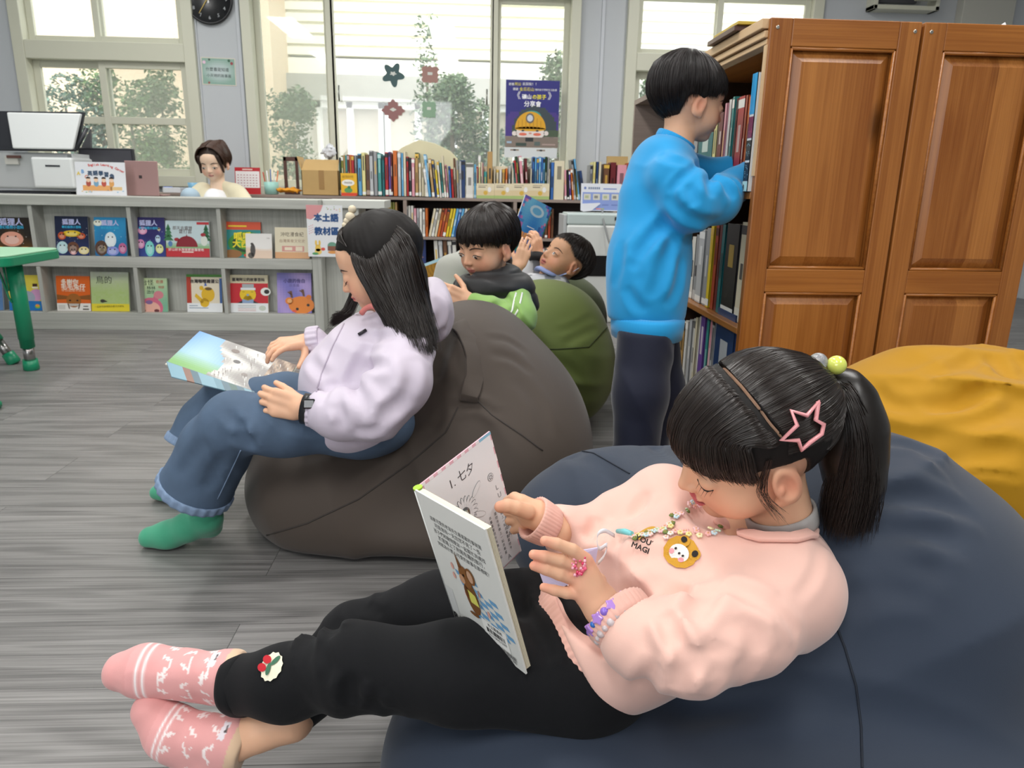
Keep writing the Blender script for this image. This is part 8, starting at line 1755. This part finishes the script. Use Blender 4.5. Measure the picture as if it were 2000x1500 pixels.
k_ = W(1072, 562, 2.85); cc_ = core([([a4[0][-1], W(1030, 590, 2.82), k_], .03), ([a5[0][-1], W(1055, 560, 2.88), k_], .03), ([k_, W(1050, 625, 2.88)], .06)]); join([y3, y1, y2, cc_], 'body', b4_); H4.face_parts(b4_, 'up'); bowl_hair(H4, b4_, front=.052, side=.022, back=-.045, vol=.985, h=.0045, jag=.003)
def shirt4(p):
    d = smin(ell(p, W(1062, 590, 2.85), (.13, .13, .10)), cone(p, W(1035, 540, 2.9), W(1050, 512, 2.87), .05, .035), .03); return smin(d, cone(p, W(1090, 555, 2.78), W(1040, 560, 2.78), .04, .05), .03) - folds(p, W(1060, 550, 2.75), (.5, 0, 1), .05, .12, .008, 76)
def s4c(V): c = np.tile(np.array(hexc('#c9cbcf')), (len(V), 1)); n_ = vnoise(V, 28, 4); c = blend(c, (n_ > .25) * .8, '#6e747c'); return blend(c, (vnoise(V, 22, 6) > .45) * .8, '#eef0f2')
sbox('patterned_shirt', shirt4, [W(1062, 590, 2.85), W(1050, 512, 2.87)], .14, .006, mat('patterned_cloth', attr=True, rough=.8), b4_, color=s4c)
sbox('trousers', lambda p: smax(chain(p, [W(1040, 640, 2.85), W(960, 620, 3.0), W(900, 640, 3.1)], [.09, .07, .06], .03), .004 - p[:, 2], .01), [W(1040, 640, 2.85), W(900, 640, 3.1)], .1, .009, cloth('dark_trousers', '#2a2c33'), b4_)
q = MB(); q.tube([W(1051, 510, 2.84), W(1053, 498, 2.845)], .036, n=16); q.build('black_cuff', mat('cuff_black', '#1c1c1f', .7), b4_)
mk = [H4.w(.0, .072, -.082), H4.w(-.03, .055, -.08), H4.w(-.05, .02, -.07), H4.w(-.066, .0, -.04)]
q = MB(); q.tube(cat([H4.w(.045, .045, -.085)] + mk, 12), [(.008, .018)] * 8 + [(.003, .004)] * 4, n=8, up=(0, 0, 1)); q.build('face_mask', mat('mask_blue', '#8f9fd0', .7), b4_)
q = MB(); q.tube([H4.w(-.05, .02, -.07), H4.w(-.075, -.005, -.035), H4.w(-.08, -.02, .0)], .0016, n=6); q.build('mask_loop', mat('mask_white', '#d8dcec', .7), b4_)
Q = rectfit([(1028, 379), (1077, 407), (1038, 520), (985, 500)], .17, .27, 2.75); M4, w4_, h4_ = quadM(Q)
bbk = empty('open_book', Q[3], 'tall blue picture book with coral and flowers held up by the lying boy', 'book')
def sea(q, w, h):
    q.paint(0, 0, w, h, lambda u, v: mixc('#2f78c8', '#7cc4e6', max(0, min(1, v * 1.3 - .4 + .2 * math.sin(u * 8)))) if abs(u - .5) < .38 - .1 * math.sin(v * 14) else rc('#7a6ac0', '#b878b8', '#4a8ac8', '#d890b0', '#3a6ab0'), 14, 22, 1)
    q.disc(w * .55, h * .84, w * .26, h * .09, '#c4dcea', 2); q.disc(w * .55, h * .84, w * .17, h * .055, '#6fb4dc', 3); q.text('海底的花', w * .2, h * .38, .03, '#f0a868', 4, width=w * .62, bold=.0016); q.rect(w * .38, h * .56, w * .66, h * .575, '#e6f0f6', 3); q.rect(w * .04, h * .04, w * .22, h * .11, '#e6eef4', 3)
    q.disc(w * .35, h * .2, w * .18, h * .07, '#3f9a98', 3)
printed_board(M4, w4_, h4_, .003, '#3f86c8', 'back_cover', bbk, sea)
q = MB(M4); q.box((.003, .003, -.010), (w4_ - .003, h4_ - .003, -.0032)); q.build('page_block', m_page, bbk)
q = MB(M4); q.box((w4_ * .3, 0, -.030), (w4_ + .035, h4_ - .01, -.027), '#4f8a86'); q.build('front_cover', PR(), bbk)

# ================================================================ standing boy in the blue sweatshirt
b5_ = empty('person', P(1250, 985, Z=0), 'boy in a bright blue sweatshirt and navy trousers standing at the orange bookcase', 'person')
D5 = 1.98
H5 = Head(W(1348, 196, D5), (.96, .16, -.17), (.17, .0, .98), 1.06, (W(1322, 300, D5 + .01), .045), lips=.45)
w6 = W(1458, 352, 2.02); p6, L6 = hand_pts(w6, Vector((1, .1, .05)), Vector((0, 0, 1)), 1, .7, (.3, .3, .3, .3)); a6 = ([w6, W(1420, 372, 2.0)], [.019, .024]); f6 = hand_fn(p6, L6, .004, a6)
v1 = sbox('a', f6, allpts(p6, L6, a6), .03, .003, m_skin, color=skincol); c_ = A3(H5.c); v2 = sdfmesh('hd', H5.fn, np.minimum(c_ - .13, A3(W(1322, 300, D5)) - .04), c_ + .13, .003, m_skin, color=H5.color)
an5 = [W(1232, 900, D5 + .02), W(1228, 985, D5 + .03)]
v3 = sbox('ft', lambda p: chain(p, [an5[0], W(1230, 960, D5)], [.03, .03], .01), an5, .04, .005, m_skin, color=skincol)
k_ = W(1318, 305, D5 + .01); p_ = W(1265, 640, D5 + .03); cc_ = core([([a6[0][-1], W(1400, 392, D5 - .05), W(1345, 398, D5 - .08), W(1310, 340, D5 - .04), k_], .027), ([k_, W(1280, 450, D5 + .02), p_], [.04, .07, .055]), ([p_, W(1252, 770, D5 - .04), an5[0]], [.05, .04, .03])])
join([v2, v1, v3, cc_], 'body', b5_); H5.face_parts(b5_, 'fwd'); bowl_hair(H5, b5_, front=.022, side=.004, back=-.072, vol=1.03, jag=.007, mat_=mat('soft_black_hair', '#1f1918', .38, spec=.5))
m_bl = cloth('sky_blue_fleece', '#1d98d6', .7, 800)
def sw5(p):
    d = chain(p, [W(1262, 610, D5 + .02), W(1268, 500, D5 + .02), W(1285, 390, D5 + .02), W(1300, 330, D5 + .02)], [.100, .098, .092, .075], .06)
    x = ell(p, W(1263, 560, D5 + .02), (.100, .125, .16)); d = smin(d, x, .04); d = smin(d, ell(p, W(1292, 332, D5 + .03), (.085, .135, .09)), .04)
    a = chain(p, [W(1312, 348, D5 - .09), W(1345, 398, D5 - .10), W(1400, 392, D5 - .06)], [.062, .062, .056], .04); a = smin(a, chain(p, [W(1400, 392, D5 - .06), W(1436, 362, D5), W(1470, 335, D5 + .03)], [.055, .044, .036], .02), .03)
    b_ = chain(p, [W(1330, 330, D5 + .14), W(1400, 345, D5 + .16), W(1455, 318, D5 + .12)], [.055, .045, .035], .03)
    ar = np.minimum(a, b_) - folds(p, W(1380, 380, D5 - .14), (.9, 0, -.3), .055, .1, .005, 81, 1)
    d = smin(d, ar, .03) - folds(p, W(1320, 450, D5 - .08), (.7, 0, .7), .06, .12, .005, 82) - folds(p, W(1250, 560, D5 - .08), (1, 0, .2), .09, .16, .006, 83) - folds(p, W(1290, 300, D5 - .05), (.4, 0, 1), .05, .07, .006, 84)
    d = smax(d, A3(W(1262, 628, D5))[2] - p[:, 2], .012); return smax(d, -ell(p, W(1334, 268, D5 + .01), (.056, .056, .035)), .008)
sw5 = creased(sw5, [([(1378, 335), (1386, 358), (1392, 384)], .012, .014), ([(1398, 345), (1415, 362), (1436, 386)], .012, .013), ([(1305, 381), (1330, 412), (1358, 430), (1396, 434)], .012, .013), ([(1368, 322), (1335, 345), (1306, 378)], .007, .010), ([(1310, 425), (1270, 462), (1235, 500)], .010, .016), ([(1303, 437), (1262, 485), (1233, 526)], .008, .014), ([(1318, 440), (1298, 510), (1276, 582)], .009, .015), ([(1345, 360), (1352, 385), (1350, 405)], .008, .012), ([(1425, 345), (1440, 360), (1450, 380)], .008, .010), ([(1225, 560), (1240, 590), (1262, 610)], .007, .013), ([(1330, 500), (1322, 560), (1300, 600)], .007, .014), ([(1290, 300), (1310, 312), (1340, 318)], .006, .010), ([(1215, 470), (1210, 520), (1200, 560)], .006, .014)])
sbox('sweatshirt', sw5, [W(1262, 640, D5), W(1290, 290, D5), W(1475, 330, D5), W(1200, 560, D5)], .15, .0058, m_bl, b5_)
bandc = W(1264, 628, D5 + .02)
q = MB(frame(bandc + Vector((0, 0, -.012)), (1, 0, 0), (0, 0, 1))); rg = []
for z, r in ((-.03, 0), (-.028, .006), (.0, .009), (.022, .01), (.034, -.004)): rg.append(q.addv([((.088 + r) * math.cos(a) + .0009 * math.cos(a * 80), (.113 + r) * math.sin(a), z) for a in [2 * math.pi * k / 160 for k in range(160)]]))
for a, b_ in zip(rg, rg[1:]):
    for k in range(160): q.face((a + k, a + (k + 1) % 160, b_ + (k + 1) % 160, b_ + k))
o = q.build('hem_band', m_bl, b5_, smooth=True); o.modifiers.new('s', 'SOLIDIFY').thickness = .004
ribring('neck_band', W(1319, 276, D5 + .005), Vector((.45, 0, .9)), .052, .02, .008, m_bl, b5_, nr=40, n=120, rib=.0006)
q = MB(); q.tube(cat([W(1300, 262, D5 + .03), W(1306, 268, D5 - .035), W(1325, 280, D5 - .05), W(1345, 303, D5 - .045), W(1352, 340, D5 - .05)], 14), [(.0012, .012)] * 14, n=8, up=(.3, -1, .3)); q.build('lanyard_strap', mat('pale_pink_strap', '#ecd3dc', .6, noise=(160, .25)), b5_)
m_nv = cloth('navy_track_cloth', '#10152a', .7)
ln_, lf_ = [W(1262, 650, D5 - .02), W(1252, 770, D5 - .04), W(1240, 900, D5 - .03), W(1236, 965, D5 - .0)], [W(1275, 650, D5 + .09), W(1290, 760, D5 + .1), W(1262, 880, D5 + .1), W(1258, 950, D5 + .1)]
hz5 = W(1262, 640, D5).z
sbox('trousers', lambda p: smax(smin(chain(p, ln_, [.078, .070, .056, .052], .03), chain(p, lf_, [.072, .064, .052, .048], .03), .015) - folds(p, W(1260, 760, D5 - .08), (.8, 0, .4), .07, .15, .008, 85), p[:, 2] - hz5, .01), ln_ + lf_, .1, .007, m_nv, b5_)
for c in (P(1240, 985, Z=.03), P(1262, 960, Z=.03)):
    pts = [c + Vector((-.03, 0, .01)), c + Vector((.05, 0, .0)), c + Vector((.11, .0, -.005))]; sbox('shoe', lambda p: smax(chain(p, pts, [.034, .033, .028], .02), .003 - p[:, 2], .01), pts, .05, .005, mat('shoe_dark', '#1b1c22', .6), b5_)

# ================================================================ woman at the counter
DA = 4.62
ad = empty('person', W(425, 390, DA), 'smiling brown-haired woman in a cream cardigan seated behind the display counter', 'person')
HA = Head(W(418, 317, DA), (-.10, -.95, -.28), (-.06, -.25, .96), 1.10, (W(426, 372, DA + .05), .048), fat=.94, lips=.35)
c_ = A3(HA.c); z1_ = sdfmesh('hd', HA.fn, c_ - .15 - np.array([0, 0, .04]), c_ + .15, .0045, m_skin, color=lambda V: HA.color(V, '#f0d0b6')); hp_ = W(428, 400, DA + .1); hp_.z = .52; cc_ = core([([W(426, 376, DA + .05), W(427, 400, DA + .08), hp_], [.045, .07, .09])]); join([z1_, cc_], 'body', ad); HA.face_parts(ad, 'low')
def hairA(p):
    q = HA.loc(p); d = ell(q, (0, -.018, .028), (.082, .098, .082)); inner = ell(q, (0, -.010, .015), (.066, .092, .075)); w_ = smax(ell(q, (0, .05, -.02), (.052, .07, .088)), q[:, 2] - .062, .02)
    d = smax(d, -smin(ell(q, (0, .075, -.028), (.053, .06, .082)), w_, .02), .004); d = smax(d, -.06 - q[:, 2], .01)
    l_ = np.minimum(cone(q, (.058, .055, .045), (.068, .045, -.045), .011, .006), cone(q, (-.056, .055, .045), (-.066, .045, -.045), .012, .006)); return smin(d, l_, .008) * HA.sc - .0012 * vnoise(p, 120, 3)
hA0 = sdfmesh('hc', hairA, c_ - .13, c_ + .13, .0045, mat('brown_under', '#33221a', .6))
GA = [[HA.w(sg * .003, y, .112 - .25 * max(0, y - .02) - .2 * max(0, -y - .04)), HA.w(sg * .045, y * 1.05, .102 - .2 * max(0, y)), HA.w(sg * .075, y * .9 + .003, .05), HA.w(sg * .078, y * .8 - .006, .005), HA.w(sg * .062, y * .5 - .028, -.035)] for sg in (1, -1) for y in ((.062, .04, .0, -.04, -.08) if sg > 0 else (-.08, -.04, 0, .04, .062))]
hA1 = strands('s', [(GA[:5], 1100, .0011, .002), (GA[5:], 1100, .0011, .002)], m_brown, None, 21); joinhair([hA0, hA1], 'hair', ad)
def card(p):
    d = smin(ell(p, W(428, 405, DA + .1), (.19, .10, .10)), cone(p, W(397, 375, DA + .06), W(364, 404, DA + .03), .062, .068), .04); d = smin(d, cone(p, W(465, 380, DA + .08), W(484, 405, DA + .04), .06, .055), .04); d = smin(d, cone(p, W(440, 366, DA + .06), W(452, 372, DA + .06), .04, .05), .03)
    return smax(d, -ell(p, W(424, 392, DA - .03), (.062, .08, .14)), .012) - folds(p, W(470, 390, DA), (1, 0, .4), .05, .1, .008, 91)
sbox('cardigan', card, [W(428, 405, DA + .1), W(362, 410, DA + .05), W(484, 405, DA)], .12, .008, cloth('cream_knit', '#e2d9bb', .9), ad)
def shirtc(V): c = np.tile(np.array(hexc('#eeeef0')), (len(V), 1)); n_ = ((V - A3(W(428, 388, DA))) ** 2); return blend(c, ((np.abs(V[:, 2] - W(0, 384, DA).z) < .02) & (vnoise(V, 60, 2) > .3)) * .8, '#c07060')
sbox('white_shirt', lambda p: smax(ell(p, W(426, 405, DA + .08), (.095, .115, .13)), -ell(p, HA.w(0, .01, -.125), (.06, .07, .04)), .01), [W(426, 405, DA + .08)], .15, .007, mat('shirt_print', attr=True, rough=.8), ad, color=shirtc)
sbox('jeans', lambda p: smin(cone(p, W(372, 385, DA - .12), W(388, 430, DA + .05), .055, .07), cone(p, W(372, 385, DA - .12), W(360, 430, DA - .05), .05, .045), .02), [W(372, 385, DA - .12), W(388, 430, DA + .05)], .1, .008, mat('light_denim', '#a9bfce', .8), ad)
# office seat hidden below the counter
st_ = empty('stool', (W(428, 400, DA + .1).x, W(428, 400, DA + .1).y, 0), 'low seat behind the counter under the cardigan woman, mostly hidden', 'seat')
sbox('skirt', lambda p: smin(chain(p, [hp_ + Vector((0, 0, .06)), hp_ + Vector((0, 0, .0))], [.12, .12], .01), chain(p, [hp_, hp_ + Vector((-.02, -.2, -.0)), hp_ + Vector((-.02, -.22, -.3))], [.1, .08, .06], .03), .03), [hp_, hp_ + Vector((0, -.22, -.3))], .14, .011, MATS['light_denim'], ad).name = 'trousers'
c = st_.location; q = MB(); q.lathe([(.17, .38), (.18, .4), (.17, .43)], c, n=20); q.build('seat', m_pd, st_); q = MB(); q.lathe([(.16, 0), (.03, .03), (.03, .38)], c, n=16); q.build('base', m_ch, st_)
